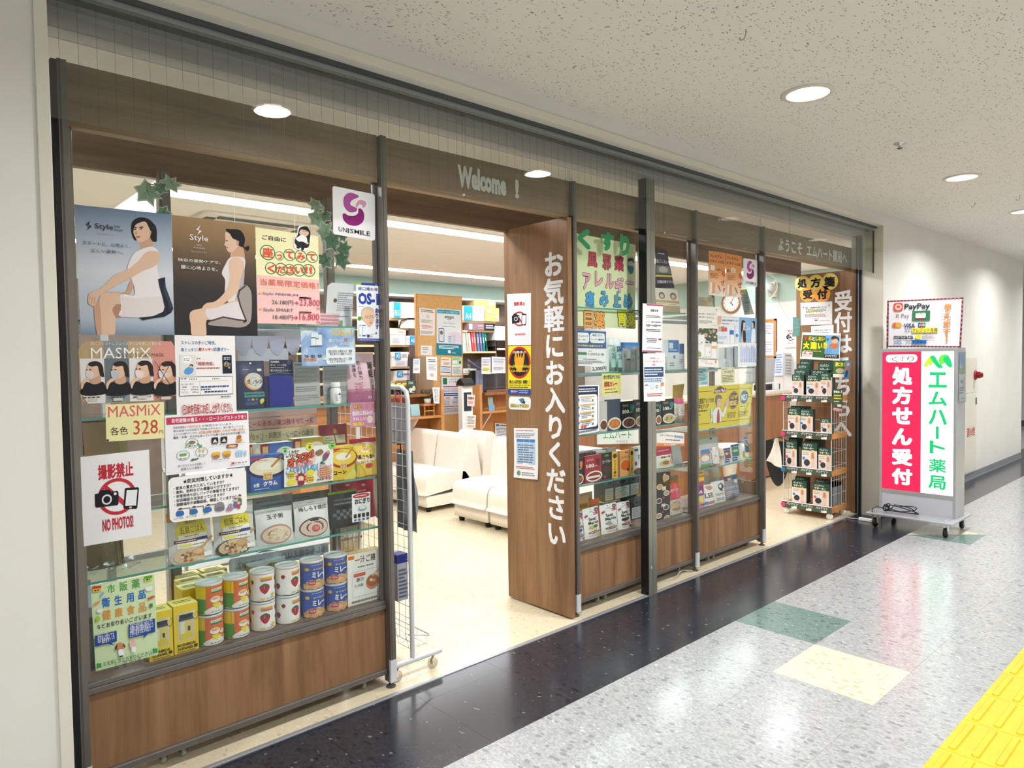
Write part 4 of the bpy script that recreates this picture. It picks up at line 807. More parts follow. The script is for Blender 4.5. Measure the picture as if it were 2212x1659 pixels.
# portrait poster, pale blue
C = Crop(150, 400, .20490, [(50, 203), (1075, 310), (1107, 1580), (120, 1575)])
els = [C.m([(745, 340), (660, 390), (650, 500), (690, 590), (760, 560), (900, 605), (920, 560), (905, 450), (850, 370)], '#241f24'),
 C.m([(755, 560), (870, 560), (868, 660), (760, 690)], SK2),
 C.m([(690, 430), (735, 400), (800, 390), (845, 470), (850, 540), (800, 590), (730, 610), (695, 560), (672, 500)], SK),
 C.m([(840, 490), (870, 480), (875, 520), (850, 545)], SK2), C.m([(845, 470), (800, 380), (760, 365), (900, 420), (918, 560), (880, 600), (850, 560), (862, 500)], '#241f24'),
 C.m([(672, 452), (700, 446), (712, 452), (690, 458)], '#4a3a34'), C.m([(735, 446), (765, 440), (780, 450), (750, 456)], '#4a3a34'),
 C.e(688, 470, 13, 6, '#2c2422'), C.e(752, 466, 15, 6, '#2c2422'), C.m([(700, 480), (712, 520), (695, 524)], SK2), C.m([(698, 548), (725, 544), (748, 550), (722, 560)], '#b5685e'),
 C.m([(300, 1240), (360, 1140), (560, 1150), (570, 1250), (480, 1260), (420, 1310), (320, 1300)], SK2),
 C.m([(262, 1260), (318, 1240), (335, 1300), (345, 1400), (352, 1600), (300, 1600), (265, 1420)], SK2),
 C.m([(318, 1200), (380, 1140), (560, 1160), (580, 1260), (470, 1270), (484, 1400), (466, 1600), (350, 1600), (330, 1400)], SK), C.m([(455, 1300), (560, 1260), (640, 1330), (560, 1390), (480, 1390)], SK3),
 C.m([(560, 1140), (600, 1120), (640, 1020), (670, 1060), (640, 1150), (600, 1165)], SK2),
 C.m([(740, 690), (860, 655), (930, 700), (945, 780), (920, 860), (945, 980), (950, 1080), (1000, 1230), (1000, 1320), (880, 1390), (540, 1390), (545, 1300), (530, 1200), (560, 1155), (680, 1170), (670, 1050), (620, 940), (612, 860), (670, 740)], '#efe7e6'),
 C.m([(545, 1180), (700, 1200), (960, 1180), (1000, 1250), (990, 1330), (880, 1385), (545, 1388), (560, 1350), (535, 1300), (556, 1260), (532, 1215)], '#e6dcda'),
 C.m([(800, 720), (880, 700), (940, 720), (945, 790), (900, 860), (760, 920), (660, 980), (540, 1040), (370, 1135), (300, 1190), (270, 1270), (240, 1280), (205, 1260), (195, 1250), (200, 1170), (240, 1130), (340, 1090), (470, 960), (610, 900), (720, 810)], SK),
 C.w([(215, 1180), (200, 1250)], 5, SK3), C.w([(240, 1185), (232, 1265)], 5, SK3), C.w([(268, 1190), (258, 1262)], 5, SK3),
 C.p([(930, 1000), (1005, 980), (1012, 1080), (1080, 1260), (1092, 1310), (1070, 1350), (1000, 1390), (860, 1410), (770, 1428), (730, 1400), (880, 1385), (985, 1340), (1000, 1290), (975, 1180), (945, 1080)], '#232b38'), C.p([(1005, 985), (1010, 1080), (1080, 1270), (1060, 1330), (1040, 1250), (985, 1110)], '#38424f'),
 C.t(265, 405, 458, 495, 'Style', '#35363e', .005), C.t(468, 425, 532, 455, 'Seat', '#35363e'), C.t(468, 462, 563, 494, 'Smart', '#35363e'), C.t(275, 512, 465, 538, 'スタイルスマート', '#50525a'),
 C.p([(215, 380), (172, 425), (205, 432), (187, 478), (232, 440), (200, 425)], '#2c2d35'), C.t(135, 592, 640, 672, 'スマートに、心地よく、', '#4b4c54', 0), C.t(220, 678, 565, 738, '正しい姿勢へ。', '#4b4c54', 0)]
put(C, 'poster', 'pale blue portrait poster of a woman in white on a dark seat', 'poster', vgrad('poster_blue_print', [(0, '#76899f'), (.12, '#b4bfcd'), (.5, '#d5d9e0'), (.75, '#aab7c7'), (1, '#5f7690')]), els)
# portrait poster, brown
C = Crop(150, 400, .20490, [(1077, 312), (1955, 420), (1985, 1590), (1110, 1580)])
els = [C.m([(1650, 470), (1700, 465), (1800, 475), (1850, 560), (1840, 650), (1890, 640), (1892, 680), (1868, 690), (1830, 660), (1780, 680), (1700, 600)], '#1d191b'),
 C.m([(1725, 640), (1820, 640), (1850, 770), (1840, 830), (1700, 800)], SK2), C.m([(1650, 490), (1700, 520), (1770, 590), (1770, 650), (1720, 700), (1680, 705), (1655, 670), (1650, 640), (1632, 628), (1645, 590), (1640, 540)], SK),
 C.m([(1690, 500), (1720, 480), (1820, 500), (1840, 640), (1790, 640), (1760, 580), (1720, 560)], '#1d191b'), C.m([(1755, 590), (1785, 590), (1780, 630), (1760, 635)], SK2), C.e(1660, 585, 10, 5, '#3a2c28'), C.m([(1650, 655), (1672, 652), (1668, 664)], '#a8605a'),
 C.m([(1700, 760), (1840, 770), (1845, 900), (1830, 1080), (1790, 1220), (1700, 1260), (1640, 1150), (1640, 1000), (1606, 930), (1640, 840)], '#e4dbdc'), C.m([(1820, 800), (1845, 900), (1825, 1100), (1780, 1240), (1740, 1250), (1790, 1000)], '#b9b0b4'),
 C.m([(1265, 1370), (1300, 1320), (1440, 1290), (1600, 1260), (1780, 1220), (1850, 1420), (1700, 1440), (1490, 1420), (1440, 1440), (1435, 1600), (1300, 1600), (1275, 1460)], SK), C.m([(1440, 1310), (1600, 1270), (1780, 1230), (1850, 1330), (1840, 1420), (1500, 1420)], '#e2d9da'),
 C.m([(1700, 780), (1790, 760), (1835, 850), (1800, 1000), (1770, 1120), (1650, 1230), (1560, 1290), (1460, 1300), (1400, 1295), (1440, 1245), (1540, 1220), (1640, 1120), (1690, 980), (1680, 860)], SK),
 C.m([(1850, 1050), (1900, 1090), (1920, 1180), (1915, 1400), (1880, 1470), (1800, 1500), (1650, 1490), (1475, 1475), (1480, 1440), (1600, 1400), (1760, 1420), (1860, 1440), (1800, 1260), (1770, 1160), (1800, 1080)], '#a59b96'), C.w([(1855, 1060), (1790, 1110), (1775, 1170), (1800, 1270), (1862, 1430), (1780, 1420), (1620, 1390), (1490, 1430)], 16, '#4d4446'),
 C.p([(1380, 425), (1332, 470), (1368, 478), (1345, 522), (1392, 486), (1358, 470)], '#f4f2ee'), C.t(1265, 515, 1462, 612, 'Style', '#f6f4f0', .005), C.t(1338, 620, 1392, 640, 'Seat', '#e8e4dc'), C.t(1310, 648, 1424, 672, 'Premium', '#e8e4dc'), C.t(1280, 688, 1446, 718, 'スタイルプレミアム', '#d8d4cc'),
 C.t(1140, 765, 1590, 835, '独自の姿勢ケアで、', '#f6f4f0', .005), C.t(1172, 838, 1560, 908, '腰に心地よさを。', '#f6f4f0', .005)]
put(C, 'poster', 'brown portrait poster of a seated woman in profile on the near glass', 'poster', vgrad('poster_brown_print', [(0, '#15161c'), (.4, '#2a2421'), (.62, '#57432f'), (.85, '#8a6a3e'), (1, '#9a7848')]), els)
# hand-lettered seat offer
C = Crop(540, 380, .24121, [(48, 460), (610, 540), (630, 1330), (68, 1320)])
els = [C.p([(60, 885), (620, 930), (630, 1330), (68, 1320)], '#f3c5c0'), C.w([(70, 1000), (420, 1015), (610, 1035)], 9, '#f2c58c'),
 C.t(108, 525, 325, 595, 'ご自由に', '#2c2c30', .02)]
for x, y, r in ((160, 685, 68), (267, 715, 40), (357, 707, 53), (458, 720, 55), (557, 727, 50), (190, 825, 53), (283, 835, 56), (358, 838, 50), (440, 843, 56), (528, 845, 56)): els.append(C.o(x, y, r, r, '#2d7d50', .11))
for x, y, h, ch in ((160, 685, 50, '座'), (267, 722, 24, 'っ'), (357, 707, 38, 'て'), (458, 720, 38, 'み'), (553, 727, 34, 'て'), (192, 827, 36, 'く'), (280, 837, 36, 'だ'), (360, 838, 38, 'さ'), (442, 843, 34, 'い'), (525, 842, 34, '!!')): els.append(C.t(x - h, y - h, x + h, y + h, ch, '#e8573f', .03))
els += [C.t(90, 915, 612, 1010, '当薬局限定価格！', '#e8744e', .0), C.e(92, 1050, 12, 10, '#f2c06a'), C.e(95, 1190, 12, 10, '#f2c06a'), C.t(112, 1040, 430, 1085, 'Style PREMIUM', '#55545a', 0), C.t(195, 1105, 388, 1158, '26.180円', '#55545a', 0), C.t(395, 1120, 435, 1155, '→', '#c8324e', .02), C.t(442, 1100, 622, 1175, '23,800', '#d0455e', 0), C.t(596, 1178, 620, 1202, '円', '#d0455e', .01),
 C.t(118, 1180, 388, 1228, 'Style SMART', '#55545a', 0), C.t(205, 1240, 385, 1290, '18.480円', '#55545a', 0), C.t(388, 1250, 428, 1288, '→', '#c8324e', .02), C.t(442, 1228, 618, 1302, '16,800', '#d0455e', 0), C.t(596, 1302, 622, 1328, '円', '#d0455e', .01), C.r(440, 1082, 548, 1100, '#eaa2a8', .02), C.r(440, 1212, 548, 1230, '#eaa2a8', .02)]
C0 = put(C, 'price_poster', 'hand-lettered yellow and pink offer poster with circled red letters', 'poster', '#f3edbb', els)
# cut-out figure on top of it
D = Crop(540, 380, .24121, [(390, 445), (550, 445), (550, 675), (390, 675)])
def cutout(C, name, lb, outline, els, y, parent=None, white='#f7f7f5'):
    loc = at(C.q[0][0], C.q[0][1], y); P = [at(p[0], p[1], y) for p in C.q]
    S = lambda u, v, d=0: (P[0].lerp(P[1], u)).lerp(P[3].lerp(P[2], u), v) + Vector((0, -d, 0))
    pts = spline([C(a, b) for a, b in outline], 4); f = [S(u, v) - loc for u, v in pts]; n = len(f); mb = MB()
    mb.add(f + [p + Vector((0, .0006, 0)) for p in f], [tuple(range(n)), tuple(range(2 * n - 1, n - 1, -1))] + [(i, i + n, (i + 1) % n + n, (i + 1) % n) for i in range(n)], col(white, .6))
    o = mb.build(name, loc=loc, label=lb, category='card'); Ink(els, d0=.0005).build(S, o, loc); return o
cutout(D, 'cut_out_card', 'paper cut-out of a dozing person in a black chair on the offer poster', [(470, 445), (530, 470), (545, 540), (530, 640), (480, 672), (400, 645), (392, 560), (420, 520), (432, 460)],
 [D.m([(445, 465), (500, 455), (540, 500), (535, 570), (520, 640), (440, 640), (400, 600), (405, 560), (425, 530)], '#2c2830'), D.m([(448, 490), (470, 475), (515, 490), (525, 520), (500, 540), (460, 535), (442, 515)], SK), D.m([(440, 480), (460, 455), (510, 455), (540, 500), (525, 500), (490, 485), (460, 480)], '#1e1a1c'), D.e(478, 495, 7, 2, '#5a3a34'), D.e(505, 500, 7, 2, '#5a3a34'), D.e(488, 520, 5, 3, '#c0705e'),
  D.m([(430, 545), (460, 530), (500, 545), (512, 590), (495, 600), (440, 590), (410, 565)], '#f3f3f1'), D.e(408, 555, 12, 9, SK), D.e(512, 604, 12, 9, SK), D.m([(440, 590), (490, 600), (480, 660), (460, 668), (455, 630), (440, 650), (415, 640)], '#26262c')], YG - .0025)
# logo plate
def logo_plate(C, lb, y=YG):
    els = [C.m([(895, 150), (960, 170), (970, 190), (910, 220), (900, 260), (955, 290), (945, 320), (890, 325), (845, 280), (835, 220), (850, 175)], '#b0539c'),
     C.m([(965, 225), (1000, 215), (1038, 240), (1030, 275), (1010, 285), (1000, 262), (975, 258), (955, 285), (945, 265)], '#dd9cc0'),
     C.m([(970, 295), (1000, 300), (1022, 350), (1010, 410), (960, 445), (890, 440), (840, 400), (828, 350), (845, 335), (880, 355), (930, 358), (965, 335)], '#8f2377')]
    for q, (ch, x) in enumerate(zip('UNISMILE', (792, 832, 872, 893, 933, 983, 1005, 1043))):
        w = {'I': 14, 'M': 44}.get(ch, 34); yy = 455 + (x - 792) * .16; els.append(C.t(x, yy, x + w, yy + 46, ch, '#4a4650', .008))
    return put(C, 'logo_plate', lb, 'sign', '#f2f1f2', els, y=y, radius=.05, thick=.002)
logo_plate(Crop(540, 380, .24121, [(740, 88), (1118, 165), (1120, 582), (745, 520)]), 'large white plate with magenta swirl emblem at the top of the near glass', y=YG - .001)
# drink posters
C = Crop(620, 560, .12055, [(1238, 412), (1658, 440), (1682, 1475), (1265, 1470)])
els = [C.p([(1238, 412), (1325, 418), (1326, 455), (1238, 452)], '#8cc04a'), C.p([(1328, 418), (1658, 440), (1660, 482), (1328, 460)], '#2f4a9a'), C.e(1592, 462, 10, 10, '#f4f4f4'), C.t(1272, 490, 1622, 575, '経口補水液', '#2f4488', .01), C.t(1270, 595, 1636, 825, 'OS-1', '#2f4aa0', .05), C.l(1280, 838, 1385, 858, 1, '#667'),
 C.m([(1420, 850), (1520, 870), (1560, 950), (1562, 1080), (1530, 1180), (1470, 1225), (1420, 1150), (1350, 1080), (1325, 980), (1350, 890)], '#e6bfa2'), C.m([(1420, 850), (1520, 870), (1555, 930), (1480, 900), (1390, 920), (1345, 990), (1350, 1080), (1325, 980), (1345, 890)], '#cbbfae'), C.m([(1330, 1030), (1352, 1040), (1358, 1085), (1338, 1075)], '#d9a88c'),
 C.r(1392, 1012, 1468, 1058, '#5a5552', .015), C.r(1398, 1018, 1462, 1052, '#ecd0ba', .012), C.r(1485, 1000, 1560, 1045, '#5a5552', .015), C.r(1491, 1006, 1556, 1039, '#ecd0ba', .012), C.e(1432, 1036, 9, 7, '#3a2c28'), C.e(1522, 1022, 9, 7, '#3a2c28'), C.m([(1465, 1140), (1500, 1130), (1520, 1128), (1495, 1150)], '#a86a60'), C.w([(1480, 1060), (1495, 1095), (1475, 1100)], 5, '#c99a80'),
 C.m([(1400, 1180), (1470, 1225), (1535, 1170), (1560, 1300), (1560, 1340), (1400, 1340)], '#e8edf4'), C.e(1298, 1060, 32, 36, '#5a9a3c'),
 C.r(1280, 1180, 1330, 1375, '#dfe9e4'), C.r(1280, 1180, 1330, 1192, '#4a9a6c'), C.r(1280, 1345, 1330, 1375, '#b8d0b8'), C.r(1345, 1180, 1405, 1375, '#dbe6f2'), C.r(1345, 1180, 1405, 1194, '#2c4a8c'), C.r(1345, 1360, 1405, 1378, '#2c3a6c'), C.e(1452, 1375, 24, 24, '#2f4488'), C.l(1480, 1365, 1535, 1400, 2, '#99a'), C.p([(1262, 1418), (1680, 1425), (1682, 1475), (1265, 1470)], '#2c3c90'), C.l(1285, 1432, 1660, 1462, 2, '#c8cef0')]
els.append(('V',) + (lambda a, b: (a[0], a[1], b[0], b[1]))(C(1565, 870), C(1650, 1345)) + ('あります。', '#2f4488', .03))
put(C, 'poster', 'slim white drink poster with a bespectacled man, at the post of the near cabinet', 'poster', '#f1f3f5', els, y=YG - .0008)
sky = NT('sky_print'); v = sky.pos((6, 6, 6)); nz = sky.n('ShaderNodeTexNoise', Scale=1.6, Detail=6.0, Distortion=.4); sky.l(v, nz.inputs['Vector']); sky.l(sky.ramp(nz.outputs['Fac'], [(.36, '#6c92cc'), (.52, '#9db9e2'), (.66, '#e6edf6')]), sky.b.inputs['Base Color'])
C = Crop(480, 700, .22905, [(738, 35), (1250, 35), (1262, 385), (752, 400)])
els = [C.t(1035, 45, 1225, 110, 'OS-1', '#f2c52e', .02), C.r(835, 80, 905, 130, '#e4eaf4'), C.r(835, 128, 880, 200, '#f0f2f4'), C.r(905, 95, 940, 198, '#f0f2f4'), C.r(880, 145, 910, 198, '#f4f4f4'), C.r(835, 125, 880, 134, '#3a4a7a'), C.r(905, 90, 940, 98, '#3a4a7a'), C.l(825, 205, 950, 218, 1, '#335'), C.t(1000, 140, 1140, 170, '運動などでたくさん', '#f4f6fa', .02), C.t(1145, 132, 1182, 168, '汗', '#e06a4a', .03), C.t(1110, 170, 1215, 198, 'かいたとき', '#f4f6fa', .02), C.t(770, 290, 938, 318, '下痢・嘔吐・発熱', '#3d4656', .02), C.t(768, 320, 890, 352, '脱水症状', '#e8865c', .03), C.r(972, 222, 1252, 375, '#f3f5fa', .05), C.p([(1000, 225), (1095, 203), (1060, 230)], '#f3f5fa'), C.p([(975, 315), (940, 335), (978, 338)], '#f3f5fa'),
 C.t(990, 245, 1222, 268, '○脱水症状に必要な水分・電解', '#3a3f4c', .01), C.t(1010, 272, 1222, 292, '質を速やかに補給できます。', '#3a3f4c', .01), C.t(995, 318, 1220, 340, '○脱水状態を予防したり、改善', '#3a3f4c', .01), C.t(1012, 344, 1165, 364, 'することができます。', '#3a3f4c', .01)]
put(C, 'poster', 'drink poster with sky and clouds hanging below the upper glass shelf', 'poster', sky.m, els, y=2.773)
# mask header card and its price
C = Crop(150, 700, .18084, [(102, 200), (1258, 205), (1272, 905), (125, 962)])
els = [C.p([(407, 200), (697, 200), (720, 925), (430, 942)], '#8a9296'), C.p([(697, 200), (985, 202), (1005, 915), (720, 925)], '#c2a57e'), C.p([(985, 202), (1215, 205), (1258, 270), (1270, 850), (1200, 905), (1005, 915)], '#d9978a'),
 C.p([(120, 412), (412, 412), (430, 850), (140, 860)], '#e6e3e0'), C.p([(712, 410), (988, 412), (1002, 818), (722, 828)], '#e4e1df'), C.p([(412, 412), (712, 410), (720, 840), (430, 850)], '#6f777c'),
 C.t(250, 212, 1090, 252, '顔にフィットしフェイスラインを美しく見せる', '#f0ebe2', 0), C.t(250, 282, 975, 408, 'MASMiX', '#f8f6f2', .0), C.t(585, 352, 1135, 392, 'MIX COLORS MASK', '#6d6058', 0),
 C.p([(150, 850), (430, 848), (430, 942), (220, 950)], '#e2dfdc'), C.p([(720, 828), (1002, 818), (1005, 915), (722, 925)], '#e2dfdc')]
for dx, dy, sh, mk in ((0, 0, 1, '#e2d3d4'), (300, 0, 0, '#b9c2cc'), (592, -8, 1, '#ecd9d2'), (868, 0, 0, '#e4d0d8')):
    q = lambda pts: [(x + dx, y + dy) for x, y in pts]
    els += [C.m(q([(152, 850), (150, 740), (200, 690), (290, 720), (380, 690), (420, 720), (422, 835)]), '#232428'), C.m(q([(270, 600), (350, 600), (375, 690), (300, 720), (240, 690)]), SK2),
     C.m(q([(215, 500), (250, 460), (340, 460), (375, 520), (360, 600), (290, 650), (225, 640), (200, 580)]), SK), C.m(q([(220, 480), (270, 448), (350, 452), (395, 500), (408, 580), (412, 630), (370, 620), (350, 560), (330, 500), (260, 510)]), '#35282a'), C.m(q([(195, 560), (240, 565), (290, 580), (285, 630), (255, 662), (205, 635), (192, 590)]), mk), C.e(245 + dx, 545 + dy, 14, 7, '#3c2a28'), C.e(207 + dx, 547 + dy, 8, 7, '#3c2a28'), C.m(q([(135, 740), (150, 690), (200, 650), (250, 650), (225, 680), (180, 710), (150, 780)]), SK)]
    els.append(C.l(165 + dx, 868 + dy, 390 + dx, 885 + dy, 1, '#55504c')); els.append(C.r(222 + dx, 895 + dy * 2 - dx * .03, 335 + dx, 922 + dy * 2 - dx * .03, '#cfcac2'))
els += [C.w([(1010, 440), (1250, 800)], 6, '#2a2628'), C.w([(1222, 428), (1025, 790)], 6, '#2a2628')]
put(C, 'header_card', 'rounded tan mask card with four masked faces, one crossed out', 'card', '#bfa47c', els, radius=.12, thick=.001)
C = Crop(150, 700, .18084, [(430, 965), (1130, 930), (1136, 1362), (440, 1405)])
put(C, 'price_card', 'pale yellow handwritten mask price card under the mask header', 'card', '#efe9ac', [C.t(458, 985, 1088, 1085, 'MASMiX', '#dd6470', .0), C.t(485, 1235, 695, 1318, '各色', '#3c2a26', 0), C.t(757, 1155, 1055, 1305, '328', '#c4503a', .0), C.t(1068, 1268, 1118, 1312, '円', '#c4503a', 0), C.e(456, 1388, 15, 14, '#2f3d8c')], y=YG - .001)
# text sheets
C = Crop(150, 700, .18084, [(1255, 130), (1975, 140), (1997, 1045), (1284, 1088)])
els = [C.t(1330, 198, 1750, 248, 'ストレスの多いご時世。', '#3f6fb4', .015), C.t(1330, 285, 1540, 330, '夜ぐっすり、', '#3f6fb4', .015), C.t(1542, 282, 1720, 325, '朝スッキリ', '#c83c44', .03), C.t(1724, 280, 1910, 326, '応援ゼリー', '#3f6fb4', .015), C.r(1312, 370, 1512, 612, '#e6e2dc'), C.e(1402, 425, 58, 45, '#fafafa'), C.l(1362, 410, 1445, 445, 2, '#555'), C.m([(1370, 590), (1380, 540), (1440, 510), (1480, 530), (1470, 580), (1420, 605)], '#5f9fdc'), C.e(1452, 505, 22, 20, SK), C.m([(1432, 500), (1450, 480), (1475, 490), (1472, 515), (1460, 495)], '#332a28'),
 C.l(1518, 402, 1570, 425, 1, '#c05a5a'), C.t(1518, 452, 1728, 495, '「睡眠特集」', '#c04a52', .01), C.l(1518, 515, 1815, 540, 1, '#c05a5a'), C.r(1826, 372, 1940, 588, '#1f2a3e'), C.l(1840, 395, 1925, 430, 2, '#d8dce6'), C.o(1872, 480, 28, 30, '#e2c35a', .2), C.e(1905, 520, 13, 14, '#d9a04a'), C.t(1852, 462, 1925, 498, 'グリシン', '#f2f2f2', .01),
 C.p([(1310, 632), (1948, 622), (1952, 835), (1312, 862)], '#3a3d46'), C.p([(1315, 637), (1944, 627), (1947, 830), (1317, 857)], '#f5f3f1'), C.l(1325, 648, 1410, 665, 1, '#445'), C.t(1425, 645, 1525, 668, '★★★★★', '#445', 0), C.t(1700, 642, 1800, 662, '★★★★☆', '#445', 0), C.w([(1325, 688), (1890, 675)], 2, '#777'), C.w([(1555, 690), (1562, 845)], 2, '#777'), C.t(1330, 710, 1485, 728, '1日（2本）当たり', '#445', 0), C.t(1330, 745, 1400, 762, '・GABA', '#445', 0), C.t(1460, 742, 1535, 760, '100mg', '#445', 0), C.t(1330, 775, 1410, 792, '・グリシン', '#445', 0), C.t(1445, 773, 1535, 792, '3,000mg', '#445', 0), C.t(1330, 808, 1420, 826, '・L-テアニン', '#445', 0), C.t(1465, 805, 1540, 824, '200mg', '#445', 0), C.l(1568, 735, 1935, 760, 1, '#34508c'), C.l(1568, 770, 1690, 792, 1, '#34508c'), C.l(1610, 795, 1895, 818, 1, '#34508c'), C.l(1805, 858, 1938, 876, 1, '#445'), C.t(1338, 958, 1950, 1052, '1日2本を目安にお召し上がりください。', '#c23a44', .02)]
put(C, 'notice', 'white sleep jelly notice with blue headline and red bottom line', 'notice', '#f3f1ef', els)
C = Crop(150, 950, .21101, [(985, -210), (1828, -290), (1848, 268), (990, 365)])
C2 = Crop(150, 700, .18084, [(1140, 1092), (2135, 1038), (2157, 1692), (1153, 1809)])
els = [C2.p([(1155, 1120), (2120, 1062), (2122, 1140), (1158, 1205)], '#c2405c'), ('T', .075, .06, .96, .135, '自宅避難の備え・・・ローリングストックを！', '#f8eef0', .02), ('T', .09, .195, .24, .235, '家庭用備蓄は', '#77747a', 0), ('T', .25, .19, .41, .235, '7日分以上', '#e08a3a', .01), ('T', .42, .195, .80, .235, 'が推奨されています。', '#77747a', 0), ('T', .09, .25, .93, .29, '被災直後の3日程度は冷蔵庫の中のもの、買い置きしている', '#77747a', 0), ('T', .09, .305, .37, .345, 'ふだんの食材でしのぎ、', '#77747a', 0), ('T', .38, .30, .95, .35, '3日目以降は備蓄したもので乗り切る。', '#e08a3a', .01), ('T', .09, .36, .96, .405, '電気・水道・ガスが止まっていても食べられるものが必要です。', '#55525a', .01),
 ('O', .30, .50, .075, .085, '#6f9a78', .07), ('E', .30, .485, .04, .03, '#8a7a4a'), ('T', .26, .53, .34, .555, '備える', '#333', .02), ('O', .195, .695, .075, .085, '#5a8a78', .07), ('R', .155, .66, .235, .70, '#6fae4a', .01), ('T', .155, .735, .235, .76, '買い足す', '#333', .02), ('O', .41, .665, .075, .085, '#6f9a78', .07), ('E', .39, .64, .012, .03, '#d8c27a'), ('E', .43, .64, .012, .03, '#d8c27a'), ('T', .375, .70, .445, .725, '食べる', '#333', .02), ('P', [(.215, .56), (.245, .50), (.235, .49), (.27, .48), (.265, .525), (.255, .51), (.232, .568)], '#9ac08a'), ('P', [(.365, .50), (.40, .545), (.415, .535), (.41, .58), (.375, .575), (.388, .562), (.355, .515)], '#5aa06a'), ('P', [(.37, .76), (.31, .77), (.31, .755), (.275, .785), (.31, .81), (.31, .793), (.37, .782)], '#3f7a5a'),
 ('T', .13, .845, .45, .885, '食べなれたものを常備して', '#55525a', 0), ('T', .165, .905, .42, .945, '無理のない備蓄を！', '#55525a', 0),
 ('R', .53, .43, .61, .54, '#2c2826', .01), ('P', [(.57, .455), (.60, .52), (.54, .52)], '#e6d9d4'), ('R', .64, .43, .72, .54, '#2c2826', .01), ('P', [(.68, .455), (.71, .52), (.65, .52)], '#e6d9d4'), ('E', .87, .455, .03, .035, '#c4683a'), ('R', .835, .49, .905, .535, '#d2a03c'), ('R', .71, .575, .85, .635, '#a05a3c', .01), ('E', .78, .61, .05, .02, '#e0c49a'), ('R', .53, .69, .63, .77, '#e3b84a', .02), ('E', .58, .77, .045, .03, '#b07a4a'), ('R', .66, .69, .76, .77, '#e3b84a', .02), ('E', .71, .77, .045, .03, '#c4824a'), ('R', .825, .70, .85, .80, '#a9cdea', .01), ('R', .855, .69, .88, .80, '#a9cdea', .01), ('R', .885, .70, .91, .80, '#a9cdea', .01), ('R', .93, .71, .955, .80, '#a9cdea', .01), ('L', .53, .555, .74, .575, 1, '#999'), ('L', .83, .55, .95, .57, 1, '#999'), ('L', .72, .645, .86, .66, 1, '#999'), ('L', .53, .815, .77, .835, 1, '#999'), ('R', .76, .90, .80, .935, '#d8552f', .005), ('L', .81, .905, .96, .935, 1, '#557')]
put(C2, 'notice', 'white rolling stock food notice with crimson banner', 'notice', '#f2f1f3', els, y=YG - .0008)
C = Crop(150, 950, .21101, [(103, 178), (815, 100), (845, 972), (148, 1092)])
els = [C.t(288, 262, 655, 372, '撮影禁止', '#c02c3c', .04), C.o(488, 583, 196, 188, '#c4303e', .18), C.w([(370, 490), (590, 680)], 48, '#c4303e'), C.p([(258, 560), (292, 552), (318, 518), (405, 512), (425, 535), (490, 525), (500, 545), (500, 660), (488, 672), (275, 698), (262, 685)], '#1b1c24'), C.e(381, 615, 52, 52, '#efefed'), C.e(381, 615, 36, 36, '#1b1c24'), C.e(466, 555, 15, 15, '#efefed'),
 C.p([(575, 495), (700, 488), (710, 500), (692, 700), (680, 708), (558, 708), (552, 695), (566, 505)], '#1b1c24'), C.p([(584, 518), (694, 512), (679, 675), (568, 680)], '#eef0ef'), C.r(608, 688, 636, 698, '#eef0ef'), C.t(335, 818, 655, 892, 'NO PHOTOS!', '#c02c3c', .03)]
put(C, 'notice', 'large white no photography sign taped low on the near glass', 'notice', '#f0eeef', els, y=YG - .0012)
C = Crop(150, 950, .21101, [(1008, 395), (1808, 285), (1818, 742), (1030, 852)])
els = [('T', .18, .07, .82, .17, '★防災対策していますか★', '#26242a', .03)]
for i, (s, w) in enumerate((('・家具の置き方工夫していますか？', .70), ('・食料、飲料などの備蓄は十分ですか？', .79), ('・非常用持ち出しバッグの準備できてますか？', .90), ('・安否確認方法決まっていますか？', .70), ('・避難場所や避難経路、確認していますか？', .86))): els.append(('T', .06, .21 + .092 * i, w, .285 + .092 * i, s, '#2c2a30', .015))
for i, x in enumerate((.11, .28, .46)): els += [('W', [(x + .02, .72), (x + .14, .72), (x + .14, .86)], .008, '#6a5a56'), ('E', x + .02, .745, .03, .05, SK), ('S', [(x - .02, .76), (x + .05, .77), (x + .06, .86), (x - .03, .87)], '#3a6fb8'), ('S', [(x - .01, .72), (x + .02, .695), (x + .05, .72), (x + .02, .73)], '#2a2628')]
els += [('T', .05, .885, .17, .94, 'しゃがむ', '#4a9a4a', .01), ('T', .20, .885, .33, .94, 'かくれる', '#4a9a4a', .01), ('T', .42, .87, .48, .92, 'まつ', '#4a9a4a', .01), ('S', [(.57, .74), (.62, .68), (.68, .72), (.69, .86), (.63, .89), (.57, .86)], '#8d8a90'), ('S', [(.585, .80), (.67, .79), (.68, .87), (.58, .87)], '#77747a'), ('E', .90, .62, .026, .04, SK), ('R', .875, .66, .925, .83, '#4a7a5a', .02), ('E', .84, .68, .026, .04, SK), ('R', .815, .72, .865, .86, '#7a6aa0', .02), ('E', .885, .76, .022, .035, SK), ('R', .865, .79, .905, .89, '#c0504a', .01), ('S', [(.875, .61), (.90, .57), (.925, .61), (.90, .6)], '#2a2628'), ('S', [(.815, .67), (.84, .64), (.865, .67), (.84, .66)], '#2a2628'), ('E', .77, .80, .03, .05, '#9a98a0'), ('E', .76, .87, .05, .04, '#a880a0')]
put(C, 'notice', 'rounded white disaster readiness checklist with orange rim', 'notice', '#f4f2f0', els, y=YG - .0016, radius=.07, edge=col('#e0b088', .5), thick=.001)
C = Crop(150, 1220, .16880, [(270, 265), (1085, 122), (1138, 1150), (336, 1366)])
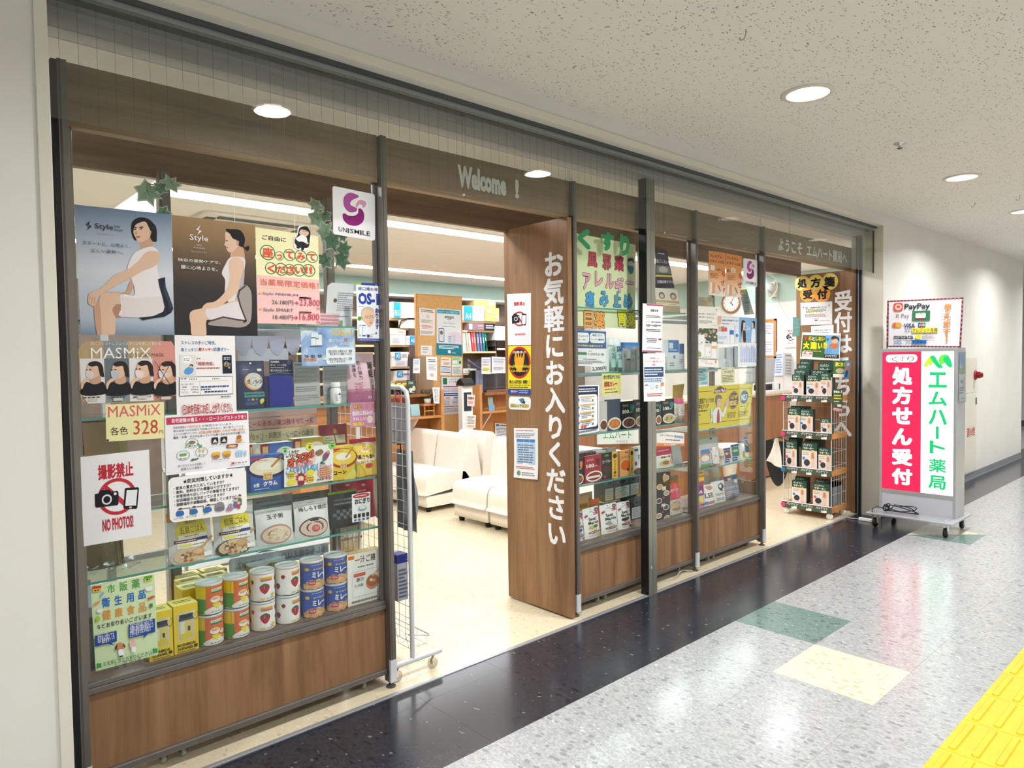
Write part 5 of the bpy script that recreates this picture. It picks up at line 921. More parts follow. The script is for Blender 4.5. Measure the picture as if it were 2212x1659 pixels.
G = '#58a052'; els = [C.t(485, 262, 590, 352, '市', G, .02), C.t(640, 225, 748, 322, '販', G, .02), C.t(795, 190, 905, 290, '薬', G, .02), C.t(410, 430, 525, 532, '衛', '#2f6fc0', .03), C.t(575, 398, 680, 500, '生', '#2f6fc0', .03), C.t(730, 372, 830, 468, '用', '#2f6fc0', .03), C.t(880, 335, 978, 425, '品', '#2f6fc0', .03), C.t(420, 590, 535, 692, '健', '#e09a3c', .02), C.t(580, 558, 688, 655, '康', '#e09a3c', .02), C.t(735, 525, 840, 622, '食', '#e09a3c', .02), C.t(885, 492, 988, 590, '品', '#e09a3c', .02)]
for q, ch in enumerate('などお取り扱いございます'): x = 352 + q * 59; y = 768 - q * 13.2; els.append(C.t(x + 4, y, x + 52, y + 48, ch, '#33343a', .015))
els += [C.p([(290, 275), (405, 262), (405, 335), (295, 350)], '#f0c03c'), C.p([(290, 275), (405, 262), (405, 295), (292, 308)], '#c83a44'), C.l(315, 315, 395, 335, 1, '#333'), C.p([(955, 148), (1055, 132), (1055, 195), (960, 212)], '#b9d23c'), C.p([(955, 148), (1055, 132), (1055, 160), (957, 176)], '#4a9a3c'), C.l(980, 172, 1045, 195, 1, '#333'), C.m([(970, 285), (1055, 268), (1055, 320), (1020, 335), (980, 325)], '#e9ecea'), C.p([(988, 430), (1070, 390), (1095, 405), (1015, 450)], '#d9593f'), C.p([(298, 510), (385, 452), (392, 475), (305, 530)], '#e39a76'), C.e(385, 585, 38, 28, '#e8edea'), C.e(360, 690, 30, 35, '#a9c83c'), C.p([(1018, 500), (1060, 490), (1062, 540), (1022, 550)], '#4a8a4a'), C.p([(385, 400), (420, 345), (450, 350), (410, 410)], '#8ab4d8'),
 C.p([(320, 908), (603, 838), (606, 975), (530, 992), (575, 1030), (490, 1005), (324, 1045)], '#2f4f9a'), C.p([(755, 762), (1090, 682), (1092, 855), (1000, 878), (950, 935), (950, 892), (760, 938)], '#2f4f9a'), C.t(355, 895, 575, 948, '処方せんがなくても', '#e9ecf6', .02), C.t(410, 945, 520, 980, '買えます！', '#e9ecf6', .02), C.t(770, 738, 1068, 800, '店頭にお取り扱いがなくても', '#d8def0', .01), C.t(770, 785, 1035, 840, 'お取り寄せ可能な商品も', '#d8def0', .01), C.t(770, 848, 905, 890, 'ございます！', '#d8def0', .01),
 C.m([(600, 1010), (650, 990), (690, 1010), (700, 1060), (650, 1085), (605, 1060)], '#c98a66'), C.m([(595, 1020), (612, 1030), (600, 1080), (582, 1075)], '#5a3a2c'), C.m([(690, 1000), (715, 1045), (700, 1050), (685, 1030)], '#5a3a2c'), C.m([(625, 1085), (690, 1080), (692, 1155), (635, 1160)], '#eef0f2'), C.p([(638, 1158), (682, 1150), (680, 1170), (642, 1178)], '#33405a'), C.e(808, 1020, 40, 36, '#eebab2'), C.p([(765, 960), (785, 955), (800, 1000), (775, 1000)], '#eebab2'), C.p([(815, 950), (835, 935), (840, 990), (815, 995)], '#eebab2'), C.m([(795, 1050), (840, 1045), (845, 1100), (798, 1105)], '#eef0f2')]
for q, ch in enumerate('お気軽にお立ち寄りください'): x = 425 + q * 48; y = 1238 - q * 11.6; els.append(C.t(x + 3, y, x + 42, y + 46, ch, '#2f7a4a', .01))
for x, y in ((372, 1282), (1088, 1092)):
    for a, b in ((-16, -14), (14, -16), (-14, 14), (16, 12)): els.append(C.e(x + a, y + b, 17, 17, '#3a9a4a'))
els += [C.t(570, 1248, 735, 1296, 'エムハート薬局', '#4a4c52', .0), C.t(755, 1205, 918, 1250, 'アクロス小幡店', '#4a4c52', .0)]
put(C, 'poster', 'pale green sheet listing medicines and hygiene goods, taped at the bottom of the glass', 'poster', '#cfe3b4', els, y=YG - .0004)
# ---- middle cabinet
C = Crop(1220, 460, .22917, [(88, 188), (668, 300), (662, 1095), (90, 1062)])
els = []
def big(ch, x0, y0, x1, y1, c, o='#3a2c30', b=.05): 
    if o: els.append(C.t(x0 - 3, y0 - 4, x1 + 3, y1 + 4, ch, o, b + .012))
    els.append(C.t(x0, y0, x1, y1, ch, c, b - .016))
for a in (('風', 215, 362, 305, 520), ('邪', 355, 385, 435, 545), ('薬', 470, 398, 552, 555)): big(*a, '#c04458')
for a in (('ア', 170, 565, 240, 730), ('レ', 285, 550, 355, 700), ('ル', 385, 570, 460, 720), ('ギ', 475, 605, 550, 755), ('ー', 575, 645, 645, 680)): big(*a, '#f0a8c0')
for a in (('痛', 195, 735, 275, 890), ('み', 328, 735, 408, 890), ('止', 458, 742, 525, 890), ('め', 555, 760, 632, 905)): big(*a, '#3f9fd8')
for a in (('目', 178, 920, 262, 1090), ('薬', 275, 925, 372, 1095)): big(*a, '#f0a24a')
for a in (('胃', 498, 922, 572, 1070), ('薬', 582, 930, 662, 1085)): big(*a, '#e9e03a')
els += [C.e(618, 470, 28, 36, SK), C.m([(592, 460), (600, 430), (640, 430), (648, 480), (625, 455)], '#26364a'), C.m([(590, 505), (640, 500), (640, 560), (610, 575)], '#2f7aa8'), C.m([(598, 480), (640, 485), (636, 502), (604, 498)], '#bfe0ea')]
put(C, 'poster', 'pale green poster with big cut-out medicine words in the middle cabinet', 'poster', '#dfe8b8', els, y=2.80)
for ch, pts, lb in (('く', (118, 135, 245, 350), 'first'), ('す', (342, 170, 468, 370), 'second'), ('り', (520, 195, 612, 415), 'third')):
    a = at(1220 + pts[0] * .22917, 460 + pts[1] * .22917, 2.7455); b_ = at(1220 + pts[2] * .22917, 460 + pts[3] * .22917, 2.7455)
    vs, fs, x0, x1, y0, y1 = glyphs(ch, .07); mb = MB(); Q = lambda x, y, d: ((x - x0) / (x1 - x0) * (b_.x - a.x), d, (y - y1) / (y1 - y0) * (a.z - b_.z))
    mb.add([Q(x, y, -z) for x, y, z in vs], fs, col('#2f8a58', .5)); mb.add([Q(x, y, .0008 - z) for x, y, z in vs], [f[::-1] for f in fs], col('#e8ece0', .5))
    mb.build('paper_letter', loc=a, label='green paper hiragana stuck on the middle glass, %s of the three' % lb, category='letter', group='green paper letters on the middle glass')
C = Crop(1220, 460, .22917, [(82, 1105), (388, 1118), (390, 1445), (85, 1440)])
put(C, 'notice', 'blue and white flu and virus test kit sheet in the middle cabinet', 'notice', '#f0f2f2', [C.p([(82, 1105), (388, 1118), (389, 1278), (84, 1275)], '#3a62a0'), C.r(85, 1125, 228, 1225, '#eef2f4', .06), C.r(235, 1130, 378, 1228, '#eef2f4', .06), C.t(88, 1148, 218, 1172, 'インフルエンザ', '#333c4a', .02), C.t(108, 1185, 195, 1205, '(A型・B型)', '#333c4a', .01), C.t(258, 1142, 352, 1165, '新型コロナ', '#333c4a', .02), C.t(245, 1182, 368, 1205, 'ウイルス感染症', '#333c4a', .02), C.t(98, 1238, 355, 1265, '自宅で同時に検査できます', '#f0d84a', .03), C.r(102, 1290, 205, 1370, '#dfe4e0'), C.r(104, 1310, 203, 1338, '#4f7a5a'), C.l(218, 1295, 262, 1312, 1, '#e0704a'), C.t(212, 1318, 368, 1348, 'アンスペクトコーワW', '#333', .02), C.l(168, 1372, 300, 1388, 1, '#666'), C.l(92, 1388, 375, 1430, 3, '#889')], y=2.790)
sheet('price_card', 'white price strip of the test kit with large black figures', 'card', quad([(1276.5, 790.5), (1311, 789), (1311, 803), (1276.5, 804)], 2.788), '#f2f1f0', [('T', .06, .15, .96, .85, '2,200円', '#2c2c30', .03)])
C = Crop(1220, 820, .28947, [(75, 45), (255, 40), (258, 385), (75, 420)])
els = [C.p([(80, 52), (248, 48), (250, 365), (80, 378)], '#2e3950'), C.l(90, 65, 240, 92, 2, '#dfe3ec'), C.r(86, 115, 245, 345, '#eef1f6', .1)]
for i in range(4): els += [C.l(115, 122 + 58 * i, 230, 136 + 58 * i, 1, '#d0a83a'), C.l(125, 140 + 58 * i, 200, 165 + 58 * i, 3, '#667'), C.e(102, 150 + 58 * i, 9, 12, '#5a7ab0'), C.r(205, 145 + 58 * i, 214, 162 + 58 * i, '#556')]
els += [C.e(130, 350, 10, 12, '#d85a6a'), C.e(152, 348, 10, 12, '#d85a6a'), C.l(85, 385, 240, 408, 2, '#778')]
put(C, 'notice', 'dark navy vaccine sheet with rounded white panel, low on the middle glass', 'notice', '#eceef2', els)
sheet('price_card', 'yellow handwritten curry card hanging above the curry boxes', 'card', quad([(1300, 807), (1341.5, 806.5), (1342, 850), (1301, 855)], 2.775), '#efe48c', [('T', .05, .06, .92, .26, '1食分野菜がとれる', '#2f5a34', .03), ('T', .1, .36, .8, .62, '減塩カレー', '#b83a34', .06), ('L', .14, .7, .75, .78, 1, '#a8604a'), ('L', .14, .84, .85, .94, 1, '#8a5a3a')])
C = Crop(1220, 460, .22917, [(735, 852), (925, 865), (912, 1315), (730, 1310)])
put(C, 'notice', 'white opening hours notice with crimson bands on the grey pillar', 'notice', '#f3f1f2', [C.p([(770, 858), (925, 866), (924, 880), (772, 872)], '#b03a5c'), C.t(808, 905, 880, 940, 'お知らせ', '#333', .04), C.l(765, 965, 905, 1000, 2, '#445'), C.t(765, 1022, 912, 1045, 'よって、木曜日の開局時間は', '#445', .01), C.t(765, 1050, 868, 1082, '9:00～14:00', '#334', .02), C.l(870, 1058, 910, 1078, 1, '#445'), C.l(765, 1095, 905, 1130, 2, '#556'), C.l(770, 1180, 868, 1230, 3, '#667'), C.e(888, 1195, 7, 9, '#8a4a5a'), C.e(902, 1195, 7, 9, '#8a4a5a'), C.l(770, 1270, 915, 1282, 1, '#556'), C.p([(732, 1295), (915, 1300), (913, 1312), (731, 1308)], '#b05a78')], y=2.6355)
C = Crop(1220, 460, .22917, [(738, 1325), (942, 1325), (945, 1770), (746, 1778)])
put(C, 'notice', 'white and navy plastic shortage notice below the opening hours on the pillar', 'notice', '#f1f2f3', [C.t(798, 1362, 890, 1380, '中東情勢による', '#c0504a', .0), C.t(755, 1392, 930, 1412, 'プラスチック類の不足について', '#c0504a', .0), C.t(818, 1422, 862, 1442, 'お願い', '#c0504a', .0), C.r(748, 1455, 930, 1545, '#3b5078'), C.l(755, 1468, 925, 1535, 3, '#d8deea'), C.r(742, 1555, 930, 1600, '#d0e2f0'), C.l(748, 1560, 925, 1595, 2, '#557'), C.e(768, 1632, 20, 14, '#4f86c8'), C.r(748, 1632, 788, 1655, '#e6ecf2'), C.r(808, 1612, 842, 1660, '#cfe0ea'), C.o(865, 1640, 11, 14, '#444', .3), C.e(905, 1630, 9, 11, SK), C.r(895, 1642, 915, 1665, '#e8e6e4'), C.r(905, 1600, 930, 1630, '#e0803c'), C.l(775, 1700, 920, 1730, 2, '#c06a6a')], y=2.6355)
# ---- far cabinet
for (c4, bigc, tx, lb) in (([(697, 190), (863, 213), (862, 650), (695, 630)], '酸', 'っぱい。', 'orange vitamin poster with large white first character on the far cabinet glass'), ([(868, 215), (1025, 246), (1021, 655), (869, 651)], '白', '真っ', 'orange vitamin poster next to the logo plate on the far cabinet glass')):
    C = Crop(1380, 500, .21705, c4); X = c4[0][0]; w = c4[1][0] - X; dy = c4[0][1] - 190
    els = [C.t(X + 8, 222 + dy, X + w * .78, 268 + dy, 'プレミアム', '#5a3a22', .02), C.t(X + 8, 275 + dy, X + w * .92, 322 + dy, 'ビタミンCは', '#5a3a22', .02)]
    if bigc == '酸': els += [C.t(X + 15, 330, X + 60, 390, bigc, '#f6eee4', .05), C.t(X + 62, 362, X + 135, 398, tx, '#6a4426', .02)]
    else: els += [C.t(X + 8, 378, X + 48, 412, tx, '#6a4426', .02), C.t(X + 50, 358, X + 92, 418, bigc, '#f6eee4', .04)]
    els += [C.l(X + 14, 410 + dy, X + 95, 470 + dy, 4, '#8a6444'), C.t(X + 128, 390 + dy, X + 162, 450 + dy, 'な', '#b8404c', .02), C.t(X + 118, 480 + dy, X + 155, 540 + dy, 'ぜ', '#b8404c', .02), C.t(X + 138, 560 + dy, X + 158, 608 + dy, '?', '#b8404c', .02), C.p([(X + 15, 510 + dy), (X + 60, 508 + dy), (X + 58, 615 + dy), (X + 12, 615 + dy)], '#e0a27c'), C.p([(X + 12, 508 + dy), (X + 30, 508 + dy), (X + 26, 612 + dy), (X + 8, 612 + dy)], '#f0ebe6'), C.w([(X + 92, 540 + dy), (X + 112, 590 + dy)], 8, '#8a7a70'), C.e(X + 85, 605 + dy, 22, 18, '#d9cfc6')]
    put(C, 'poster', lb, 'poster', vgrad('vitamin_print', [(0, '#f3e9e2'), (.2, '#eec9a6'), (.5, '#e59a58'), (1, '#e08a42')]), els)
def small_logo():
    C = Crop(0, 0, 1, [(1606, 557.5), (1636, 562), (1636, 620.4), (1606, 615)]); f = lambda x, y: ((x - 740) / 378, (y - 88 - (x - 740) * .2) / 432)
    M = lambda pts: [f(x, y) for x, y in pts]
    els = [('S', M([(895, 150), (960, 170), (970, 190), (910, 220), (900, 260), (955, 290), (945, 320), (890, 325), (845, 280), (835, 220), (850, 175)]), '#b0539c'), ('S', M([(965, 225), (1000, 215), (1038, 240), (1030, 275), (1010, 285), (1000, 262), (975, 258), (955, 285), (945, 265)]), '#dd9cc0'), ('S', M([(970, 295), (1000, 300), (1022, 350), (1010, 410), (960, 445), (890, 440), (840, 400), (828, 350), (845, 335), (880, 355), (930, 358), (965, 335)]), '#8f2377'), ('T', .14, .84, .9, .94, 'UNISMILE', '#4a4650', .006)]
    put(C, 'logo_plate', 'small white plate with magenta swirl emblem on the far cabinet glass', 'sign', '#f2f1f2', els, y=YG - .001, radius=.06, thick=.002)
small_logo()
C = Crop(1500, 640, .18072, [(15, 115), (280, 130), (275, 385), (15, 372)])
put(C, 'poster', 'cream text card above the flower picture on the far cabinet glass', 'poster', '#ecebe2', [C.e(265, 160, 6, 8, '#a05a6a'), C.t(40, 198, 240, 228, '女性の美しく生きる力に', '#5a5650', .0), C.t(55, 238, 228, 268, '寄り添う「エクエル」', '#5a5650', .01), C.l(55, 285, 222, 335, 3, '#8a8680'), C.l(205, 345, 268, 355, 1, '#8a8680')])
C = Crop(1500, 640, .18072, [(15, 375), (275, 388), (282, 855), (15, 845)])
rng = random.Random(11); els = [C.r(15, 378, 276, 560, '#55604a')]
for i in range(34): x, y = rng.uniform(20, 270), rng.uniform(382, 545); els.append(C.e(x, y, rng.uniform(8, 20), rng.uniform(8, 20), rng.choice(['#6f7f52', '#48543c', '#8a9a66', '#d9cdbf', '#cfa8b0', '#d8c24a', '#e9e2da'])))
els += [C.r(15, 560, 278, 750, '#d8d6d2'), C.r(18, 455, 112, 720, '#eef0ee'), C.e(45, 690, 30, 38, '#9ab46a'), C.e(22, 690, 14, 38, '#a8648a'), C.r(120, 600, 185, 715, '#f0f0ee'), C.r(195, 540, 258, 735, '#eef0f0'), C.r(196, 590, 256, 625, '#eab45a'), C.l(25, 560, 85, 575, 1, '#778'), C.e(80, 548, 7, 9, '#8a9a5a'), C.e(170, 665, 6, 7, '#a86a7a'), C.r(15, 752, 280, 850, '#f1efec'), C.t(70, 762, 150, 790, 'My life,', '#c07a86', .0), C.t(115, 790, 212, 818, 'My Smile.', '#c07a86', .0), C.e(245, 780, 12, 22, '#e0a85a')]
put(C, 'poster', 'flower and white pack picture poster on the far cabinet glass', 'poster', '#e4e4e0', els)
C = Crop(1500, 640, .18072, [(275, 232), (535, 245), (530, 578), (275, 575)])
put(C, 'poster', 'white skin moisturiser poster with blue headline on the far cabinet glass', 'poster', '#e9ecee', [C.m([(278, 245), (320, 235), (318, 320), (295, 345), (276, 335)], '#dcb49a'), C.l(330, 245, 525, 262, 1, '#7a9ac8'), C.t(328, 275, 528, 308, '皮膚を長時間守ります', '#4a7ac0', .01), C.t(330, 320, 470, 340, '季節の保護クリーム', '#c06a8a', .01), C.r(285, 362, 320, 420, '#d8b08a'), C.r(322, 362, 356, 425, '#b8705a'), C.e(374, 398, 16, 28, '#d8507a'), C.r(285, 435, 395, 520, '#e4ebf6', .03), C.l(290, 475, 390, 515, 3, '#8aa0c8'), C.r(420, 405, 468, 460, '#3a78c4'), C.r(428, 460, 460, 560, '#f2f4f6'), C.r(482, 345, 528, 560, '#dfe7f0'), C.e(505, 470, 18, 20, '#3a88d0'), C.l(280, 545, 345, 568, 2, '#99a')])
C = Crop(1500, 640, .18072, [(535, 248), (745, 262), (742, 555), (535, 550)])
put(C, 'poster', 'sky blue cosmetics poster of two people in profile facing each other', 'poster', '#86b4dc', [C.m([(565, 300), (590, 288), (606, 310), (600, 380), (580, 470), (562, 530), (556, 430)], '#241f26'), C.m([(584, 320), (604, 318), (606, 350), (595, 400), (612, 430), (610, 552), (562, 552), (566, 430), (580, 400)], SK), C.m([(575, 425), (600, 410), (612, 440), (612, 552), (585, 552)], '#2b2c34'), C.m([(700, 295), (722, 305), (720, 370), (705, 395), (700, 360), (690, 330)], '#241f26'), C.m([(684, 325), (700, 318), (705, 380), (690, 385), (682, 360)], SK), C.m([(690, 395), (720, 395), (726, 450), (722, 552), (676, 552), (680, 440)], '#e3eaf4'), C.t(622, 355, 662, 405, '2e', '#f2f6fa', .0), C.l(615, 420, 665, 428, 1, '#e6eef6'), C.l(605, 490, 670, 498, 1, '#dfe8f4')])
C = Crop(1500, 640, .18072, [(530, 555), (742, 560), (740, 830), (525, 835)])
els = []
for i in range(9): x = 552 + 21 * i; els += [C.m([(x, 600 + (i % 3) * 12), (x + 10, 598 + (i % 3) * 12), (x + 9, 745), (x + 1, 748)], '#aebfe6'), C.r(x + 2, 745, x + 9, 790, '#8ea4da')]
put(C, 'poster', 'white poster of pale blue tubes under the two profiles', 'poster', '#e6e9f0', els)
put(Crop(1500, 640, .18072, [(0, 855), (158, 850), (165, 1060), (0, 1068)]), 'memo_card', 'pale cyan handwritten card hanging in the far cabinet', 'card', '#b5dbe0', [('L', .05, .08, .9, .75, 8, '#3f6a78'), ('L', .5, .82, .95, .95, 1, '#4a86c0')], y=2.775)
put(Crop(1500, 640, .18072, [(318, 855), (478, 845), (485, 1035), (318, 1050)]), 'memo_card', 'cream scalloped handwritten card over the yellow sheet', 'card', '#eee8c0', [('L', .06, .06, .5, .14, 1, '#667'), ('T', .22, .2, .92, .38, 'アベセラ', '#a84a86', .03), ('L', .08, .45, .9, .92, 5, '#8a8458')], y=2.775, radius=.08)
C = Crop(1500, 640, .18072, [(8, 1085), (700, 1038), (660, 1515), (8, 1605)])
els = [C.w([(15, 1150), (215, 1135)], 3, '#8a7420'), C.w([(385, 1122), (670, 1098)], 3, '#8a7420'), C.w([(15, 1538), (655, 1465)], 3, '#8a7420'), C.m([(265, 1110), (300, 1075), (345, 1095), (350, 1115)], '#6a5a4a'), C.p([(232, 1112), (378, 1098), (375, 1152), (228, 1168)], '#7a3c40'), C.t(238, 1112, 370, 1150, 'Nature Made', '#f0e6d8', .02), C.t(15, 1232, 228, 1280, 'ト先進国アメリカの', '#5a4424', .02), C.t(20, 1302, 168, 1348, '基準をクリア', '#5a4424', .02), C.l(15, 1370, 170, 1390, 1, '#6a5424'), C.l(15, 1420, 75, 1440, 1, '#6a5424'),
 C.e(465, 1248, 60, 106, '#7a4a52'), C.o(465, 1248, 55, 98, '#e6d27a', .05), C.t(428, 1190, 508, 1232, 'cGMP', '#f0dc7a', .02), C.t(415, 1255, 502, 1310, '認証', '#f0dc7a', .03), C.e(592, 1212, 45, 80, '#3a5a9a'), C.t(560, 1180, 625, 1248, 'NSF', '#eef2fa', .03), C.p([(535, 1312), (618, 1304), (618, 1340), (535, 1350)], '#e6d668'), C.l(545, 1318, 612, 1328, 1, '#6a5a2a'), C.l(390, 1395, 498, 1450, 4, '#8a7a3a'), C.l(525, 1380, 630, 1435, 4, '#8a7a3a'),
 C.m([(250, 1260), (270, 1230), (310, 1240), (316, 1300), (300, 1335), (270, 1330)], SK), C.m([(246, 1260), (250, 1200), (285, 1182), (320, 1200), (318, 1235), (285, 1225), (268, 1250), (262, 1310)], '#8a7468'), C.e(296, 1262, 4, 5, '#3a2c28'), C.m([(235, 1360), (270, 1335), (300, 1345), (330, 1400), (360, 1330), (380, 1345), (345, 1450), (318, 1440), (310, 1500), (222, 1520), (215, 1450), (190, 1530), (188, 1490), (205, 1420)], '#efece6'), C.m([(272, 1370), (288, 1368), (296, 1500), (262, 1508)], '#a8485a'), C.m([(368, 1335), (365, 1290), (380, 1245), (400, 1230), (408, 1270), (395, 1320)], SK), C.m([(188, 1440), (205, 1400), (215, 1440), (205, 1470)], SK), C.r(190, 1345, 212, 1425, '#bfe0d8', .01)]
put(C, 'poster', 'wide yellow supplement sheet with a man in a white coat in the far cabinet', 'poster', '#e3cd45', els, y=2.773, curl=0)
# ---- on the entrance board and the reception board
for q, lb, els, bg in (([(1095, 635), (1147, 633), (1147, 745), (1097, 746)], 'wrinkled white no photography sign at the top of the entrance board', no_photo(.75), '#ececf0'),
    ([(1098, 748), (1147, 747), (1147, 853), (1098, 852)], 'yellow and red shoplifting warning with a hand on the entrance board', [('E', .5, .34, .49, .33, '#b8302c'), ('E', .5, .34, .42, .28, '#1f1c1e'), ('S', [(.28, .30), (.34, .12), (.42, .25), (.45, .08), (.52, .24), (.58, .08), (.6, .25), (.72, .12), (.7, .32), (.6, .5), (.4, .5)], '#e8a82c'), ('T', .02, .38, .98, .46, 'Shoplifting prohibited!', '#f5e24a', .008), ('T', .15, .485, .85, .55, 'Call the police !!', '#f5e24a', .008), ('T', .2, .1, .8, .15, '万引きは警察に通報します！', '#f3e8d8', .03), ('T', .05, .70, .95, .775, '禁止入店行窃！報警！！', '#26262c', .03), ('T', .05, .785, .95, .82, 'Nghiêm cấm ăn cắp! Gọi cảnh sát!', '#26262c', .02), ('L', .05, .835, .95, .865, 1, '#333'), ('R', 0, .88, 1, 1, '#2f4a9a'), ('T', .12, .91, .42, .96, '警戒中', '#e8c0c8', .02), ('L', .48, .9, .9, .98, 2, '#c8d0ea')], '#f0e02c'),
    ([(1099, 856), (1147, 858), (1146, 886), (1099, 884)], 'small rounded camera surveillance sticker on the entrance board', [('E', .62, .3, .1, .2, '#3a6a8a'), ('P', [(.45, .2), (.62, .12), (.72, .4), (.6, .5)], '#4a8ab0'), ('E', .7, .42, .06, .1, '#20303c'), ('T', .08, .55, .92, .85, '防犯カメラ作動中', '#3a2a4c', .09), ('T', .09, .565, .91, .84, '防犯カメラ作動中', '#f2d84a', .02)], '#f4f4f4'),
    ([(1110, 924), (1162, 925), (1163, 1036), (1111, 1031)], 'white price table sheet curling on the entrance board', [('L', .1, .04, .9, .07, 1, '#c05a5a'), ('L', .08, .1, .9, .2, 3, '#778'), ('R', .12, .22, .88, .72, '#b8d2ea'), ('R', .12, .22, .88, .28, '#4f86c0'), ('L', .16, .32, .85, .70, 8, '#5a6a8a'), ('W', [(.42, .22), (.42, .72)], .008, '#f2f4f6'), ('W', [(.65, .22), (.65, .72)], .008, '#f2f4f6'), ('L', .1, .76, .9, .82, 2, '#c05a5a'), ('E', .22, .9, .08, .05, '#6a9a6a'), ('L', .36, .87, .9, .95, 2, '#889')], '#f1f1f3')):
    sheet('sticker' if 'sticker' in lb else 'notice', lb, 'sticker' if 'sticker' in lb else 'notice', quad(q, 0, 2.8982), bg, els, radius=.12 if 'sticker' in lb else 0, curl=.012 if 'curling' in lb else 0)
RPX = 6.803
for i, (ch, x, y, r, c) in enumerate((('処', 515, 287, 80, '#f2da76'), ('方', 675, 278, 82, '#f2da76'), ('箋', 842, 268, 86, '#ecd268'), ('受', 580, 420, 80, '#f0a640'), ('付', 753, 418, 84, '#f0a640'))):
    p = atx(1640 + x * .1808, 560 + y * .1808, RPX); R_ = r * .1808 / 1507.5 * (p - CAM).length * 1.0 / .94 * .98
    mb = MB(); mb.disc((0, 0, 0), R_, col(c, .35), 32, 'x'); mb.disc((.001, 0, 0), R_, col(c, .35), 32, 'x', True)
    o = mb.build('disc_sign', loc=p - Vector((.0012 + .0006 * (i % 2), 0, 0)), label='%s paper disc with bold character on the reception board, %s' % ('yellow' if i < 3 else 'orange', ['first of three', 'middle of three', 'last of three, highest', 'first of the lower two', 'second of the lower two'][i]), category='sign', group='character discs on the reception board')
    Ink([('T', .18, .2, .82, .82, ch, '#1e1d20', .05)], d0=.0008).build(lambda u, v, d=0, R_=R_: Vector((-d, R_ * (1 - 2 * u), R_ * (1 - 2 * v))), o)
R = lambda pts: [(1640 + x * .1808, 560 + y * .1808) for x, y in pts]
sheet('notice', 'shiny white infection notice with yellow marker lines on the reception board', 'notice', quad(R([(492, 520), (873, 502), (872, 778), (497, 790)]), 0, RPX - .002), '#e6e6e6', [('T', .16, .2, .84, .28, '現在、入荷困難なお薬がございます', '#333', .01), ('E', .1, .22, .02, .03, '#b04a4a'), ('E', .9, .17, .02, .03, '#b04a4a'), ('R', .2, .36, .58, .41, '#ece83a'), ('L', .17, .30, .85, .46, 3, '#6a6a50'), ('L', .14, .52, .84, .66, 3, '#a86a6a'), ('L', .38, .70, .6, .74, 1, '#6a9a9a'), ('E', .47, .80, .02, .03, '#6a3a3a'), ('E', .52, .80, .02, .03, '#6a3a3a'), ('L', .6, .80, .95, .85, 1, '#999')])
sheet('notice', 'white handwritten thank-you note half covered by the green sale poster', 'notice', quad(R([(620, 800), (888, 782), (888, 900), (622, 900)]), 0, RPX - .0012), '#f2f1f3', [('T', .14, .42, .78, .62, 'お待ちもらくらく', '#4a3a34', .02), ('P', [(.86, .45), (.9, .5), (.86, .58), (.82, .5)], '#e0a0a8'), ('L', .18, .72, .85, .85, 1, '#7a6a60')])
sheet('poster', 'green and blue sale poster with huge yellow letters above the wire rack', 'poster', quad(R([(515, 872), (975, 885), (960, 1212), (486, 1190)]), 0, 6.775), '#f3f4f2', [('R', .02, .1, .98, .92, '#3f6a34'), ('R', .62, .08, .98, .80, '#7fb6e0'), ('S', [(.78, .25), (.84, .14), (.94, .2), (.93, .32), (.84, .38)], '#e8bfa0'), ('S', [(.76, .2), (.82, .1), (.95, .16), (.96, .3), (.9, .2), (.8, .24)], '#4a342c'), ('S', [(.74, .42), (.9, .38), (.95, .5), (.85, .58), (.76, .56)], '#e07a40'), ('S', [(.68, .55), (.8, .52), (.78, .75), (.66, .8)], '#6aa8d8'), ('T', .06, .14, .16, .30, 'す', '#e0402c', .06), ('T', .17, .14, .27, .30, 'る', '#e8a02c', .06), ('T', .28, .16, .36, .30, 'と', '#f0ece0', .04), ('T', .37, .14, .60, .30, 'しない', '#f3da3a', .05), ('T', .61, .17, .71, .30, 'じゃ', '#2f3a4a', .04), ('T', .06, .34, .22, .62, '大', '#f5e02c', .07), ('T', .24, .34, .42, .62, '違', '#f5e02c', .07), ('T', .44, .38, .56, .60, 'い', '#f5e02c', .07), ('T', .58, .34, .68, .58, '!!', '#f5e02c', .07), ('L', .08, .66, .58, .72, 1, '#f0d890'), ('R', .05, .72, .32, .92, '#f3f1ee'), ('T', .08, .74, .30, .82, '膝に痛', '#d0404a', .03), ('T', .08, .83, .26, .90, 'レッツ', '#d0404a', .03), ('R', .62, .78, .98, .92, '#2a3034'), ('L', .64, .8, .95, .9, 2, '#e8e8e4')], thick=.002)
